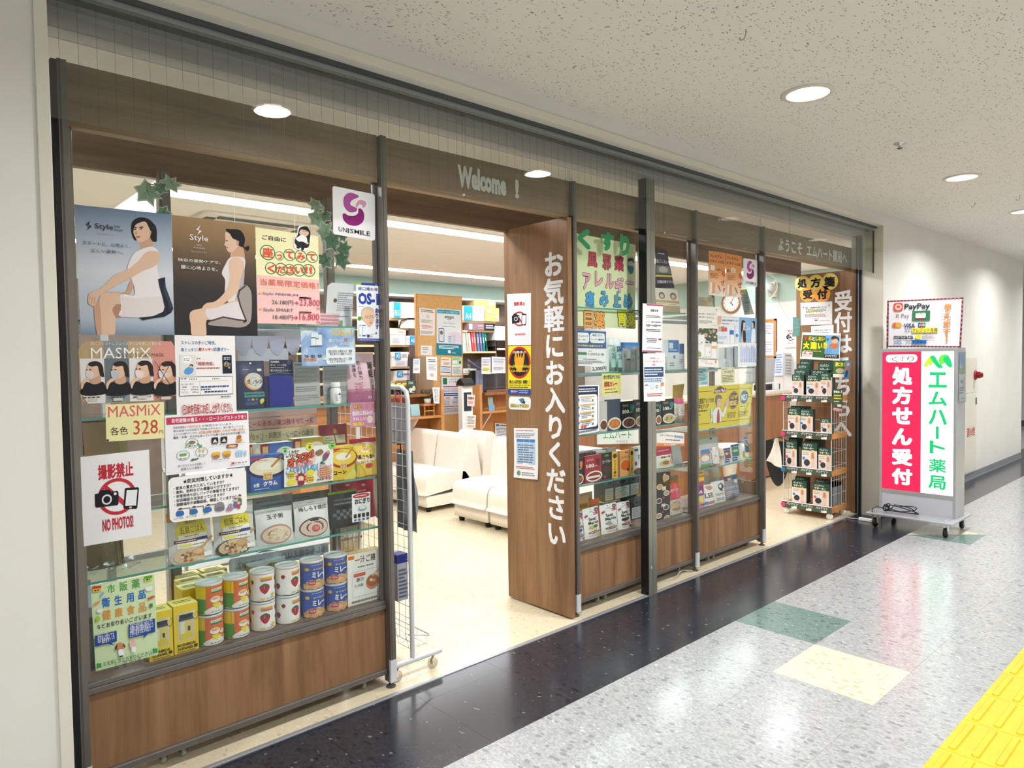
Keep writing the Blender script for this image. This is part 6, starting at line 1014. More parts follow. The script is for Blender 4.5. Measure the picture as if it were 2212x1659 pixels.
# ------------------------------------------------------------------ goods in the cabinets
def frame(pl, pr, pt, z, y):
    """photo edges left, right, top on the plane y = const, and the shelf height: centre x, width, height"""
    a = at(pl, pt, y); b_ = at(pr, pt, y); m = at((pl + pr) / 2, pt, y); return (a.x + b_.x) / 2, b_.x - a.x, m.z - z
def box_item(name, lb, cat, pl, pr, pt, z, y, d, side, els, group=None, front=None, top=None, rz=0.0, tilt=0.0, w=None, h=None, ink_top=None):
    x, w_, h_ = frame(pl, pr, pt, z, y); w = w or w_; h = h or h_
    mb = MB(); sm = col(side, .45) if isinstance(side, str) else side; mb.box(-w / 2, 0, 0, w / 2, d, h, sm)
    if front: mb.add([(-w / 2 + .0005, -.0004, 0.0005), (w / 2 - .0005, -.0004, .0005), (w / 2 - .0005, -.0004, h - .0005), (-w / 2 + .0005, -.0004, h - .0005)], [(0, 1, 2, 3)], col(front, .4))
    if top: mb.add([(-w / 2, 0, h + .0004), (w / 2, 0, h + .0004), (w / 2, d, h + .0004), (-w / 2, d, h + .0004)], [(0, 1, 2, 3)], col(top, .5))
    o = mb.build(name, loc=(x, y, z + .0006), rot=(tilt, 0, rz), label=lb, category=cat)
    if group: o['group'] = group
    if els: Ink(els, w / h).build(lambda u, v, dd=0: Vector((-w / 2 + u * w, -dd, h * (1 - v))), o)
    if ink_top: Ink(ink_top, w / d, d0=.0008).build(lambda u, v, dd=0: Vector((-w / 2 + u * w, d * (1 - v), h + dd)), o, name='top_lettering')
    return o
def pouch_item(name, lb, cat, pl, pr, pt, z, y, c, els, group=None, bulge=.022, rz=0.0, tilt=-.10, seal=None, rough=.32, waist=.04, back=None, w=None, h=None, crumple=.0018, clear=None):
    x, w_, h_ = frame(pl, pr, pt, z, y); w = w or w_; h = h or h_; rs = random.Random(lb); p1, p2 = rs.uniform(0, 6), rs.uniform(0, 6)
    def half(u, v, s):      # v from the top down
        b = bulge * (sin(pi * min(1, max(0, (v - .06) / .94)) * .62) if v > .06 else 0) * (sin(pi * u) ** .6 if 0 < u < 1 else 0)
        k = 1 - waist * sin(pi * v) + waist * .4 * v * v
        return Vector((w * (u - .5) * k, s * b + crumple * sin(11 * u + p1) * sin(7 * v + p2) * (1 if 0 < u < 1 else 0), h * (1 - v) + .006 * (v > .97) * sin(pi * u) * 0))
    m = clear or col(c, rough, 0, .5); mb = MB(); mb.grid(lambda u, v: half(u, v, -1), 8, 12, m); mb.grid(lambda u, v: half(1 - u, v, .6), 6, 8, m if not back else col(back, rough))
    if seal: mb.grid(lambda u, v: half(u, v * .07, -1) + Vector((0, -.0006, 0)), 6, 1, col(seal, rough))
    o = mb.build(name, loc=(x, y + bulge, z), rot=(tilt, 0, rz), label=lb, category=cat)
    if group: o['group'] = group
    if els: Ink(els, w / h, curved=True, d0=.0014).build(lambda u, v, dd=0: half(u, v, -1) + Vector((0, -dd, 0)), o)
    return o
def can_item(lb, x, y, z, r, h, wall, els, group, turn=0.0, lid='#d9dbdf', first=[None]):
    mb = MB(); mb.lathe([(r * .97, .0), (r, .004), (r, h - .006)], wall if not isinstance(wall, str) else col(wall, .35), n=36)
    o = mb.build('food_can', loc=(x, y, z), label=lb, category='can', group=group)
    b = MB(); b.lathe([(0, .001), (r * .95, .001), (r * 1.015, .0), (r * 1.015, .005), (r, .006)], CHROME, n=36); b.build('bottom_rim', o)
    t = MB(); t.lathe([(r, h - .008), (r * 1.03, h - .007), (r * 1.03, h + .002), (r * .985, h + .003), (r * .95, h - .001), (r * .5, h + .0005), (0, h + .001)], col(lid, .22, 0, .7), n=36); t.build('lid', o)
    if els: Ink(els, 2 * pi * r / h, curved=True, d0=.0007, step=.0001).build(lambda u, v, d=0: Vector(((r + d) * sin(turn + (u - .5) * 2 * pi), -(r + d) * cos(turn + (u - .5) * 2 * pi), .006 + (h - .014) * (1 - v))), o, cut=.025)
    return o
G1 = 'cans in the near cabinet'; ZD = .400
# cans: u is measured round the can, .5 faces the corridor
def fruit(n):
    e = [('R', .0, .0, 1, 1, '#f3efec')]
    for u, v, s in ((.47, .56, 1.9), (.66, .25, 1.0), (.66, .62, .8), (.30, .3, .8), (.22, .68, 1.1), (.83, .5, 1.3), (.08, .4, 1.0)):
        a, b = .035 * s, .105 * s; e += [('S', [(u - a, v - b * .5), (u - a * .3, v - b * .8), (u + a * .4, v - b * .8), (u + a, v - b * .4), (u + a * .75, v + b * .4), (u, v + b), (u - a * .75, v + b * .4)], '#b03240'), ('S', [(u - a * .9, v - b * .6), (u, v - b * 1.1), (u + a * .9, v - b * .6), (u, v - b * .5)], '#3f6a3a')]
    return e + [('R', .41, .10, .58, .19, '#e9c84a'), ('T', .425, .115, .565, .175, 'えほんのじかん', '#b8303c', .02), ('R', .42, .2, .575, .25, '#c85a7a'), ('R', .41, .90, .47, .97, '#e8d05a'), ('L', .49, .91, .6, .96, 1, '#776'), ('E', .58, .83, .035, .07, '#e6c63e')]
def orange(s):
    return [('R', 0, 0, 1, 1, '#e2713e'), ('R', .20 + s, .0, .36 + s, .45, '#e9d22c'), ('R', .20 + s, .45, .36 + s, 1, '#5a9a3c'), ('R', .64 + s, 0, .8 + s, 1, '#e6d42f'), ('S', [(.36 + s, .86), (.5 + s, .72), (.64 + s, .8), (.64 + s, 1), (.36 + s, 1)], '#f0ede4'), ('R', .43 + s, .09, .58 + s, .19, '#eef0ea'), ('T', .44 + s, .105, .57 + s, .18, 'えほんのじかん', '#2f5a44', .02), ('R', .43 + s, .19, .58 + s, .25, '#2f7a52'),
            ('E', .48 + s, .5, .065, .12, '#f3f0e8'), ('E', .585 + s, .58, .04, .08, '#f0ece2'), ('E', .48 + s, .46, .05, .05, '#e0b070'), ('E', .585 + s, .56, .03, .035, '#e8c27a'), ('S', [(.44 + s, .66), (.54 + s, .66), (.50 + s, .86)], '#e9dc3a'), ('E', .575 + s, .78, .012, .03, '#d8403a'), ('E', .60 + s, .78, .012, .03, '#d8403a'), ('E', .655 + s, .85, .04, .08, '#d8cc3a'), ('L', .42 + s, .92, .58 + s, .97, 1, '#667')]
def biscuit(s):
    e = [('R', 0, 0, 1, 1, '#3f5fb4')]; rg = random.Random(4)
    for i in range(26): e.append(('E', rg.uniform(.32, .72), rg.uniform(.72, .98), .045, .085, rg.choice(['#d8a878', '#cf9c6a', '#e0b488'])))
    return e + [('E', .66, .25, .035, .08, '#e8c24a'), ('E', .36, .22, .03, .07, '#e3b23e'), ('T', .42, .04, .58, .08, 'まじめなお菓子', '#dfe6f6', .02), ('T', .44, .2, .6, .27, 'まじめな', '#e9d24a', .03), ('T', .425, .34, .625, .58, 'ミレー', '#20306a', .13), ('T', .425, .34, .625, .58, 'ミレー', '#f4f4f6', .05), ('R', .38, .70, .47, .86, '#c03a4a', .01), ('T', .39, .73, .46, .82, '保存缶', '#f3dede', .01)]
cols = [(452, orange(.03), 0, 'orange can with white plates, first stack from the yellow boxes'), (509, orange(.06), 0, 'orange and green can, second stack from the yellow boxes'), (567, fruit(0), 0, 'white can with strawberries, stack next to the orange cans'), (621, fruit(1), .5, 'white strawberry can, stack next to the blue cans'), (674, biscuit(0), .05, 'blue biscuit can, stack beside the strawberry cans'), (725, biscuit(1), -.06, 'blue biscuit can, stack beside the white soup box')]
for px, els, tn, lb in cols:
    p = at(px, 1300, 2.825)
    for k in (0, 1):
        can_item(lb + (', lower can', ', upper can')[k], p.x, 2.825 - .002 * k, ZD + .1235 * k, .0485, .119, '#eee', els, G1, tn + (.10 if k and px == 452 else 0))
for px, y, c, lb in ((558, 2.945, '#a89a3c', 'olive can behind the first strawberry stack'), (592, 2.955, '#b2a55a', 'olive can behind the second strawberry stack'), (580, 3.05, '#8a5a3c', 'brown can at the back under the grey label sheet')):
    p = at(px, 1235, y)
    for k in (0, 1): can_item(lb + (', lower one', ', upper one')[k], p.x, y, ZD + .1235 * k, .0485, .119, c, None, 'cans at the back of the near cabinet')
YB = '#f0d020'
def bottle_print():
    return [('R', .16, .16, .84, .74, '#d9d1bc', .06), ('R', .22, .20, .78, .28, '#34343a', .02), ('R', .20, .28, .80, .33, '#4a4a50'), ('R', .20, .33, .80, .72, '#cfc9b4', .04), ('R', .26, .36, .44, .70, '#e8e2c8'), ('R', .46, .36, .74, .70, '#e2cc6a'), ('R', .56, .46, .66, .56, '#3a3c48'), ('R', .24, .60, .76, .71, '#e3c83a'), ('O', .88, .26, .12, .09, '#4a4638', .12), ('R', .74, .16, .90, .2, '#f3dcd4'), ('T', .12, .80, .86, .86, 'MOSHIMOAI', '#3a3626', .03), ('T', .12, .875, .78, .935, 'SONAEL', '#3a3626', .03), ('R', .80, .87, .94, .93, '#3a3626'), ('L', .12, .955, .92, .985, 1, '#4a4630')]
for pl, pr, pt, lb in ((320, 372, 1322, 'yellow drink bottle box half behind the pale green sheet'), (374, 427, 1306, 'yellow drink bottle box beside the orange cans')):
    box_item('bottle_box', lb, 'box', pl, pr, pt, ZD, 2.79, .085, YB, bottle_print(), 'yellow bottle boxes', top='#f3e37a', ink_top=[('L', .15, .3, .85, .7, 2, '#6a6030')])
for i in range(6):
    r_, c_ = divmod(i, 2)
    x = .915 + .105 * c_ + .02 * r_; y = 2.90 + .088 * r_
    mb = MB(); mb.box(-.048, 0, 0, .048, .084, .205, col('#e6ca2c', .5)); mb.add([(-.048, 0, .2054), (.048, 0, .2054), (.048, .084, .2054), (-.048, .084, .2054)], [(0, 1, 2, 3)], col('#f4ea9e', .5))
    o = mb.build('bottle_box', loc=(x, y, ZD + .0006), label='plain yellow bottle box in the rear block, %s row, %s' % (('front', 'middle', 'back')[r_], ('window side', 'can side')[c_]), category='box', group='yellow bottle boxes')
    Ink([('L', .15, .3, .85, .7, 2, '#7a7038')], 1).build(lambda u, v, d=0: Vector((-.048 + .096 * u, .084 * (1 - v), .206 + d)), o)
box_item('soup_box', 'white soup set box with a bowl of pork soup in the near cabinet corner', 'box', 750, 824, 1232, ZD, 2.79, .055, '#c9b58e', [('R', 0, 0, 1, 1, '#f2efe9'), ('R', .03, .03, .2, .1, '#e0702c'), ('T', .22, .06, .82, .2, '一汁ご膳', '#33302e', .02), ('L', .3, .25, .8, .3, 1, '#555'), ('R', .12, .34, .96, .86, '#d9d9d6', .03), ('R', .14, .36, .94, .84, '#efedea', .03), ('R', .17, .39, .52, .46, '#d8603a', .03), ('T', .25, .48, .48, .56, '豚汁', '#3a3634', .02), ('T', .2, .6, .45, .66, 'と白飯', '#3a3634', .01), ('E', .72, .62, .2, .15, '#c4865a'), ('E', .72, .6, .17, .11, '#a8623a'), ('E', .68, .58, .05, .03, '#e6d0b0'), ('E', .76, .6, .05, .03, '#e0a070'), ('W', [(.72, .5), (.95, .38)], .05, '#d9b48a'), ('E', .32, .77, .16, .07, '#f6f5f2'), ('L', .1, .9, .9, .98, 1, '#887')], h=.232, top='#d8c49a')
# second shelf: rice and porridge pouches
def rice(t, c, dk):
    return [('R', .0, .0, .3, .17, '#d8923c'), ('R', .3, .0, .72, .14, '#6a4638'), ('T', .06, .06, .24, .12, 'Onisi', '#f3e6d0', .02), ('E', .52, .40, .37, .30, '#e6d64a'), ('R', .2, .46, .86, .53, '#f2f0ea'), ('E', .52, .70, .4, .09, '#eeeae2') if False else ('R', .16, .53, .86, .72, '#f0eee8'), ('T', .38, .17, .64, .245, '尾西の', '#5a4a2c', .0), ('T', .24, .29, .82, .43, t, '#5a4a2c', .0), ('L', .34, .47, .7, .51, 1, '#776'), ('R', .1, .55, .62, .61, '#6a3a34'), ('R', .62, .54, .88, .60, '#3a4486'), ('L', .14, .565, .6, .6, 1, '#f0e6e0'), ('R', .2, .64, .48, .69, '#e8dc5a'), ('L', .5, .65, .8, .69, 1, '#776'), ('E', .42, .90, .40, .19, dk), ('E', .44, .88, .36, .16, '#dcbf98')] + [('E', random.Random(i).uniform(.2, .72), random.Random(i + 50).uniform(.8, .98), .04, .025, ['#c4683a', '#8a5a3c', '#e9d6b4', '#b88a5a'][i % 4]) for i in range(16)] + [('W', [(.66, .78), (.99, .58)], .06, '#c79a68'), ('E', .60, .82, .14, .07, '#c79a68'), ('E', .60, .81, .11, .05, c), ('R', .74, .86, .95, .95, '#f3f2f2')]
pouch_item('rice_pouch', 'silver rice pouch with yellow disc, first from the checklist card', 'pouch', 366, 464, 1142, .742, 2.79, '#d6d4d0', rice('五目ごはん', '#e0b88c', '#cfc6b8'), 'meal pouches on the second shelf', rz=.04, h=.19)
pouch_item('rice_pouch', 'silver mushroom rice pouch with yellow disc and dark bowl', 'pouch', 464, 556, 1118, .742, 2.795, '#d6d4d0', rice('松茸ごはん', '#d0a87c', '#4a5046'), 'meal pouches on the second shelf', rz=.04, h=.195)
pouch_item('porridge_pouch', 'pale grey egg porridge pouch with large rice picture', 'pouch', 558, 640, 1100, .742, 2.80, '#dcdcda', [('L', .34, .06, .56, .09, 1, '#777'), ('T', .28, .17, .72, .30, '玉子粥', '#3a3a3c', .01), ('E', .5, .73, .42, .27, '#b58a80'), ('E', .5, .74, .38, .23, '#d9c7ae')] + [('E', random.Random(i).uniform(.2, .8), random.Random(i + 9).uniform(.58, .9), .03, .015, ['#e9d070', '#efe2cc', '#d0b48c'][i % 3]) for i in range(22)], 'meal pouches on the second shelf', bulge=.03)
pouch_item('porridge_pouch', 'pale grey plum porridge pouch with red plum in the bowl', 'pouch', 642, 718, 1082, .742, 2.80, '#dedddb', [('L', .4, .06, .64, .09, 1, '#777'), ('T', .12, .17, .94, .29, '梅しらす雑炊', '#3a3a3c', .01), ('E', .5, .74, .42, .26, '#5a4644'), ('E', .5, .75, .39, .23, '#d9bfae'), ('E', .52, .78, .12, .10, '#c0625a'), ('E', .54, .77, .06, .05, '#d88a80'), ('E', .5, .55, .14, .03, '#3a3236')], 'meal pouches on the second shelf', bulge=.03)
for i, (pl, pr, pt, y, c, lb) in enumerate(((538, 640, 1074, 2.93, '#8f9192', 'grey pouch behind the egg porridge'), (610, 700, 1068, 2.96, '#7d8080', 'dark grey pouch behind the plum porridge'), (640, 720, 1064, 3.0, '#979a9a', 'pale grey pouch at the back of the second shelf'))):
    pouch_item('foil_pouch', lb, 'pouch', pl, pr, pt, .742, y, c, [('L', .2, .1, .8, .14, 1, '#55585a')], 'meal pouches on the second shelf')
pouch_item('rice_ball_pouch', 'black pouch with checkered band behind the rice ball card', 'pouch', 716, 778, 1062, .742, 2.86, '#2b2c2e', [('R', 0, .0, 1, .07, '#9ab83a')] + [('R', .08 + .11 * a, .5 + .09 * b_, .08 + .11 * (a + 1), .5 + .09 * (b_ + 1), '#6d706c' if (a + b_) % 2 else '#3a3c3c') for a in range(8) for b_ in range(3)] + [('L', .15, .2, .85, .4, 2, '#8a8c88')], 'meal pouches on the second shelf')
sheet('price_card', 'white rice ball card with red oval standing on the second shelf', 'card', quad([(760, 1068), (800, 1062), (800, 1122), (761, 1129)], 2.776), '#f1f1ef', [('E', .5, .09, .46, .08, '#c0303c'), ('L', .2, .06, .85, .12, 1, '#fff'), ('T', .15, .18, .95, .38, 'おにぎり', '#26262a', .04), ('E', .55, .56, .24, .09, '#9aa4ac'), ('S', [(.4, .56), (.55, .42), (.74, .56)], '#e4e8ea'), ('R', .08, .72, .24, .86, '#26282c'), ('R', .30, .72, .46, .86, '#26282c'), ('R', .53, .72, .69, .86, '#26282c'), ('R', .76, .72, .92, .86, '#26282c'), ('R', .1, .9, .22, .97, '#3f62a8'), ('R', .32, .9, .44, .97, '#3f62a8'), ('R', .55, .9, .67, .97, '#3f62a8'), ('R', .78, .9, .9, .97, '#3f62a8')])
pouch_item('rice_bag', 'glossy crimson bag bulging behind the rice ball card', 'bag', 737, 822, 1035, .742, 2.93, '#b8243a', [('E', .3, .15, .06, .03, '#e8a0a8'), ('E', .7, .2, .06, .03, '#e8a0a8'), ('L', .2, .3, .8, .36, 1, '#e8b0b8')], bulge=.05, rough=.2)
o = empty('plastic_cup', (at(752, 1150, 3.02).x, 3.02, ZD), 'tall translucent measuring cup at the back of the bottom deck', 'cup')
MB().lathe([(.04, .0), (.046, .02), (.060, .33), (.063, .33), (.048, .018), (0, .018)], thin_glass('cup_plastic', '#e6e3da', .08, .2), n=24).build('body', o); MB().lathe([(0, .004), (.042, .004), (.052, .17), (0, .17)], col('#efe9da', .6), n=20).build('powder', o)
sheet('label_sheet', 'grey rounded label hanging from the second shelf, lettered on its far side', 'sign', quad([(494, 1208), (710, 1172), (710, 1196), (496, 1240)], 2.97), '#c9ced6', [('M', .08, .34, .32, .82, 'ますか？', '#8a8e96', .02), ('M', .5, .2, .97, .75, 'もしもの備えは出', '#8a8e96', .02)], radius=.03, thick=.001)
# third shelf: soups
def soup(c, t, bowl, rim, extra=[]):
    return [('R', 0, 0, 1, 1, c), ('R', .0, .05, .38, .12, '#c83a44'), ('E', .52, .36, .62, .30, rim), ('E', .52, .33, .55, .25, bowl), ('E', .5, .31, .34, .11, '#f6eedd'), ('W', [(.62, .34), (.92, .08)], .07, '#c98a4a'), ('L', .2, .12, .55, .17, 1, '#c05a4a'), ('R', .36, .50, .64, .70, '#e6c07a', .02), ('T', .40, .545, .60, .60, 'おうち', '#8a3a2c', .03), ('T', .40, .62, .60, .675, 'スープ', '#8a3a2c', .03)] + extra
box_item('soup_box', 'blue clam soup box at the front of the third shelf', 'box', 540, 613, 983, .974, 2.80, .05, '#35589e', soup('#3b62b0', '', '#efe2c8', '#2c2f5c', [('T', .08, .76, .25, .88, '8食', '#f0efe6', .03), ('T', .36, .74, .78, .87, 'クラム', '#f3f1ec', .05), ('L', .1, .92, .6, .96, 1, '#c8d4ec')]), 'soup boxes on the third shelf')
box_item('soup_box', 'yellow corn soup box right of the recommendation card', 'box', 716, 765, 964, .974, 2.805, .05, '#d8b02c', soup('#e6c43a', '', '#f0cf4a', '#a8402c', [('T', .05, .72, .62, .84, 'コーン', '#3a2c1c', .05), ('S', [(.5, 1), (.75, .82), (1, .74), (1, 1)], '#e9d86a')]), 'soup boxes on the third shelf')
pouch_item('soup_pouch', 'large yellow corn soup pouch with red top at the end of the third shelf', 'pouch', 765, 823, 948, .974, 2.81, '#e6c24a', [('R', .0, .0, 1, .12, '#c0303c'), ('E', .5, .38, .5, .30, '#f2efe6'), ('E', .5, .36, .44, .24, '#f0cf4a'), ('R', .40, .14, .68, .34, '#e6c07a'), ('T', .44, .18, .64, .24, 'おうち', '#8a3a2c', .02), ('T', .44, .26, .64, .32, 'スープ', '#8a3a2c', .02), ('T', .18, .44, .86, .55, '濃さも量も', '#4a2c1c', .03), ('T', .28, .60, .72, .66, '自由に楽しめる', '#c0503a', .02), ('E', .55, .74, .14, .06, '#c03a34'), ('S', [(.0, .95), (.1, .6), (.3, .75), (.4, 1)], '#d8b43a'), ('S', [(.0, .9), (.08, .62), (.14, .7), (.1, 1)], '#8aa84a')], 'soup boxes on the third shelf', bulge=.03)
for pl, pr, pt, y, c, f, lb in ((539, 562, 960, 2.90, '#7a8a6a', '#c9c2a6', 'green soup box behind the clam soup'), (563, 632, 957, 2.91, '#3a5a98', '#4f74b8', 'second clam soup box in the rear row'), (634, 698, 946, 2.91, '#c9a838', '#cdb24a', 'corn soup box in the rear row with white top')):
    box_item('soup_box', lb, 'box', pl, pr, pt, .974, y, .055, c, [('R', 0, .0, .25, 1, '#a8303c'), ('R', .05, .06, .22, .5, '#e0b880'), ('R', .25, 0, 1, 1, f), ('E', .75, .3, .3, .2, '#e9dfc8')], 'soup boxes on the third shelf', top='#f6f5f2')
pouch_item('soup_pouch', 'crimson pouch turned to show its olive back label', 'pouch', 698, 760, 886, .974, 2.93, '#9a2f40', [('R', .1, .42, .92, .78, '#9a8a2c'), ('R', .1, .22, .48, .40, '#c9c6a8'), ('R', .52, .22, .9, .38, '#d8d4b8'), ('E', .55, .14, .06, .05, '#b8a84a'), ('L', .14, .46, .88, .74, 6, '#b8aa5a'), ('L', .14, .25, .45, .38, 3, '#8a8870'), ('R', .2, .82, .45, .92, '#d8d4c0'), ('R', .5, .82, .75, .92, '#f0efe8')], 'soup boxes on the third shelf', bulge=.03, h=.235)
C = Crop(480, 700, .22905, [(585, 1185), (1047, 1130), (1047, 1475), (585, 1540)])
els = [C.t(600, 1192, 725, 1250, 'こんな方に', '#6a4a2c', .04)]
for ch, x0, y0, x1, y1 in (('オ', 615, 1265, 685, 1345), ('ス', 692, 1235, 755, 1305), ('ス', 748, 1220, 805, 1285), ('メ', 795, 1205, 840, 1265), ('!', 838, 1185, 860, 1250)): els += [C.t(x0 - 5, y0 - 5, x1 + 5, y1 + 5, ch, '#2c1c1c', .15), C.t(x0, y0, x1, y1, ch, '#e8582c', .05)]
els = [C.m([(640, 1330), (720, 1260), (840, 1200), (880, 1280), (760, 1370), (660, 1380)], '#f4c9c4')] + els + [C.t(745, 1285, 838, 1305, 'そのお悩み、', '#c04a5a', .02), C.t(690, 1310, 850, 1338, 'おいしくサポート！', '#c04a5a', .03), C.t(600, 1345, 900, 1390, 'こんにゃくぜんべい！', '#4a9fd0', .06), C.e(650, 1425, 40, 30, '#f0dc3a'), C.e(650, 1490, 45, 28, '#f0dc3a'), C.e(825, 1400, 40, 26, '#f0dc3a'), C.e(822, 1460, 45, 32, '#f0dc3a')]
els += [C.p([(740 + (58 if i % 2 else 38) * cos(i * pi / 10), 1450 + (62 if i % 2 else 40) * sin(i * pi / 10)) for i in range(20)], '#d8303c'), C.e(738, 1455, 26, 30, '#f0d4b8'), C.m([(712, 1440), (738, 1400), (766, 1440), (738, 1430)], '#6a3a34'), C.m([(712, 1480), (766, 1480), (760, 1515), (715, 1518)], '#8a2c44'), C.m([(880, 1200), (930, 1180), (950, 1210), (910, 1240), (875, 1225)], '#8a6a4a'), C.m([(945, 1240), (985, 1200), (1010, 1215), (985, 1270), (950, 1290)], '#8a4a7a'), C.e(995, 1205, 15, 15, '#e0a070'), C.w([(960, 1280), (925, 1310), (960, 1315)], 14, '#3a8a78'), C.e(965, 1395, 70, 56, '#e0a88a'), C.l(915, 1355, 1015, 1440, 5, '#a8684a'), C.t(910, 1330, 1030, 1350, 'アンケート', '#c04a7a', .02), C.l(890, 1455, 960, 1475, 1, '#665'), C.t(970, 1440, 1030, 1462, '¥187', '#c0303c', .02), C.l(615, 1410, 685, 1440, 2, '#a8603a'), C.l(790, 1440, 855, 1480, 2, '#a8603a')]
o = put(C, 'recommendation_card', 'colourful hand-drawn recommendation card between the soup boxes', 'card', '#f2efec', els, y=2.776, thick=.001)
for (x, y, c, lb) in ((592, 1190, '#a9dcae', 'mint round tag on the corner of the recommendation card'), (823, 1155, '#f0e64a', 'yellow round tag on top of the recommendation card'), (1037, 1142, '#8fd05a', 'green round tag on the corner by the corn soup')):
    p = at(480 + x * .22905, 700 + y * .22905, 2.7745); mb = MB(); mb.prism([(.0165 * cos(2 * pi * k / 24), .0165 * sin(2 * pi * k / 24)) for k in range(24)], -.0008, 0, col(c, .5), 'y'); q = mb.build('round_tag', loc=p, label=lb, category='tag', group='round tags of the recommendation card'); MB().box(-.005, -.0012, -.008, .005, -.0009, .002, col('#5a6a3c', .5)).box(-.009, -.0012, .006, .009, -.0009, .009, col('#556', .5)).build('print', q)
# fourth shelf
pouch_item('supplement_pouch', 'midnight blue sleep supplement pouch with moon', 'pouch', 517, 578, 779, 1.315, 2.795, '#232c56', [('E', .5, .05, .04, .02, '#e9e9ee'), ('L', .2, .17, .44, .20, 1, '#c8cce0'), ('E', .54, .44, .34, .185, '#d8943c'), ('E', .57, .425, .32, .17, '#cfcdc8'), ('T', .28, .40, .88, .49, 'グリシン', '#2c3458', .04), ('T', .54, .50, .64, .545, '＋', '#2c3458', .02), ('T', .44, .345, .66, .375, 'ファイン', '#4a5068', .01), ('R', .17, .66, .93, .77, '#4a8a86'), ('L', .22, .69, .88, .74, 1, '#14303c'), ('E', .30, .82, .05, .025, '#3a6ab0'), ('E', .44, .82, .05, .025, '#e0a04a'), ('E', .57, .82, .05, .025, '#4a8a5a'), ('R', .2, .86, .6, .94, '#4a5684'), ('S', [(.7, .84), (.86, .8), (.88, .86), (.74, .92)], '#cfc65a'), ('R', .72, .17, .88, .22, '#e8dcd8')], rz=.0, bulge=.02)
box_item('supplement_box', 'royal blue sleep supplement box with printed back card', 'box', 581, 632, 812, 1.315, 2.80, .055, '#1a2474', [('R', 0, 0, 1, 1, '#1c2a8c')], None)
sheet('back_card', 'dark navy card with yellow lines standing behind the royal blue box', 'card', quad([(582, 777), (632, 777), (633, 815), (582, 815)], 2.858), '#17224e', [('T', .05, .06, .42, .18, 'GABA', '#e9ecf4', .02), ('T', .05, .24, .72, .36, '寝つき、ストレス軽減', '#e0cf8a', .01), ('L', .05, .42, .7, .48, 1, '#c8d0e8'), ('T', .05, .54, .92, .68, '眠りの深さ向上をサポート', '#e9e2b8', .01), ('W', [(.0, .84), (.4, .74), (1, .80)], .02, '#7a9ad8'), ('O', .85, .16, .07, .10, '#8aa8e0', .2)], thick=.001)
for pl, pr, lb, pt in ((634, 690, 'grey transparent package leaflet sheet beside the royal blue box', 782), (697, 756, 'grey printed back of a clear pack behind the white bottle', 786)):
    x, w, h = frame(pl, pr, pt, 1.315, 2.84)
    o = MB().prism([(-w / 2, 0), (w / 2, 0), (w / 2, h), (-w / 2, h)], 0, .0012, col('#b5b7b4', .5), 'y').build('leaflet', loc=(x, 2.84, 1.3152), label=lb, category='leaflet', group='grey leaflets on the fourth shelf')
    Ink([('L', .04, .04, .5, .09, 1, '#3a4050'), ('L', .04, .14, .95, .5, 12, '#8f928f'), ('L', .06, .56, .9, .70, 3, '#8a8d8c'), ('L', .04, .76, .95, .9, 3, '#9a9c9a')], w / h).build(lambda u, v, d=0, w=w, h=h: Vector((-w / 2 + u * w, -d, h * (1 - v))), o)
o = empty('pill_bottle', (at(725, 860, 2.80).x, 2.80, 1.3155), 'white pill bottle on the fourth shelf', 'bottle')
MB().lathe([(0, 0), (.022, 0), (.0235, .003), (.0235, .062), (.019, .070), (.018, .074)], WHITE, n=24).build('body', o); MB().lathe([(.0215, .074), (.0215, .092), (.02, .0945), (0, .0945)], WHITE, n=24).build('cap', o)
Ink([('R', .40, .2, .60, .85, '#f0f1f3'), ('R', .52, .25, .60, .38, '#3a3f8a'), ('L', .42, .3, .5, .8, 5, '#667'), ('L', .53, .5, .6, .6, 1, '#778')], 2, curved=True, d0=.0005).build(lambda u, v, d=0: Vector(((.0236 + d) * sin((u - .5) * 2 * pi), -(.0236 + d) * cos((u - .5) * 2 * pi), .062 * (1 - v))), o, cut=.05)
pouch_item('tea_pouch', 'dusty pink tea pouch with vertical lettering beside the post', 'pouch', 756, 818, 755, 1.315, 2.80, '#e2bcc6', [('R', 0, .78, 1, 1, '#b46a8a'), ('R', 0, .74, 1, .79, '#c98aa2'), ('V', .72, .18, .92, .52, '睡眠', '#4a3a44', .03), ('V', .78, .52, .92, .78, 'の質', '#4a3a44', .01), ('V', .34, .16, .48, .56, '肌の弾力', '#5a4650', .0), ('V', .16, .2, .3, .5, '健康を', '#5a4650', .0), ('V', .28, .6, .46, .78, 'ピンク', '#c03a6a', .01), ('V', .16, .6, .30, .84, 'ルイボス', '#c03a6a', .01), ('T', .6, .89, .74, .94, '22', '#f0e6ea', .02)], bulge=.028, h=.225)
sheet('pop_card', 'pink sleep and skin card hanging on the edge of the fourth shelf', 'card', quad([(757, 869.5), (822, 867), (823.5, 918), (758, 924)], 2.774), '#d98ab0', [('T', .06, .08, .9, .28, '「睡眠」と「肌」', '#7a2c4a', .05), ('T', .06, .085, .9, .275, '「睡眠」と「肌」', '#f0d24a', .0), ('T', .05, .34, .72, .54, '抵抗に和みの', '#f6e6ee', .05), ('T', .06, .60, .5, .74, 'うれしい', '#f6e6ee', .05), ('T', .06, .8, .42, .96, '効果！', '#f0d24a', .05), ('E', .62, .72, .1, .16, '#f3dcd8'), ('R', .74, .45, .88, .9, '#e9c0cc'), ('R', .89, .42, .98, .8, '#d8a0b4'), ('V', .9, .45, .97, .75, '睡眠', '#4a3a44', .0)], thick=.001)
pouch_item('foil_pouch', 'dark green foil pouch at the edge of the sleep notice', 'pouch', 505, 522, 785, 1.315, 2.90, '#3a4a46', None, bulge=.02)
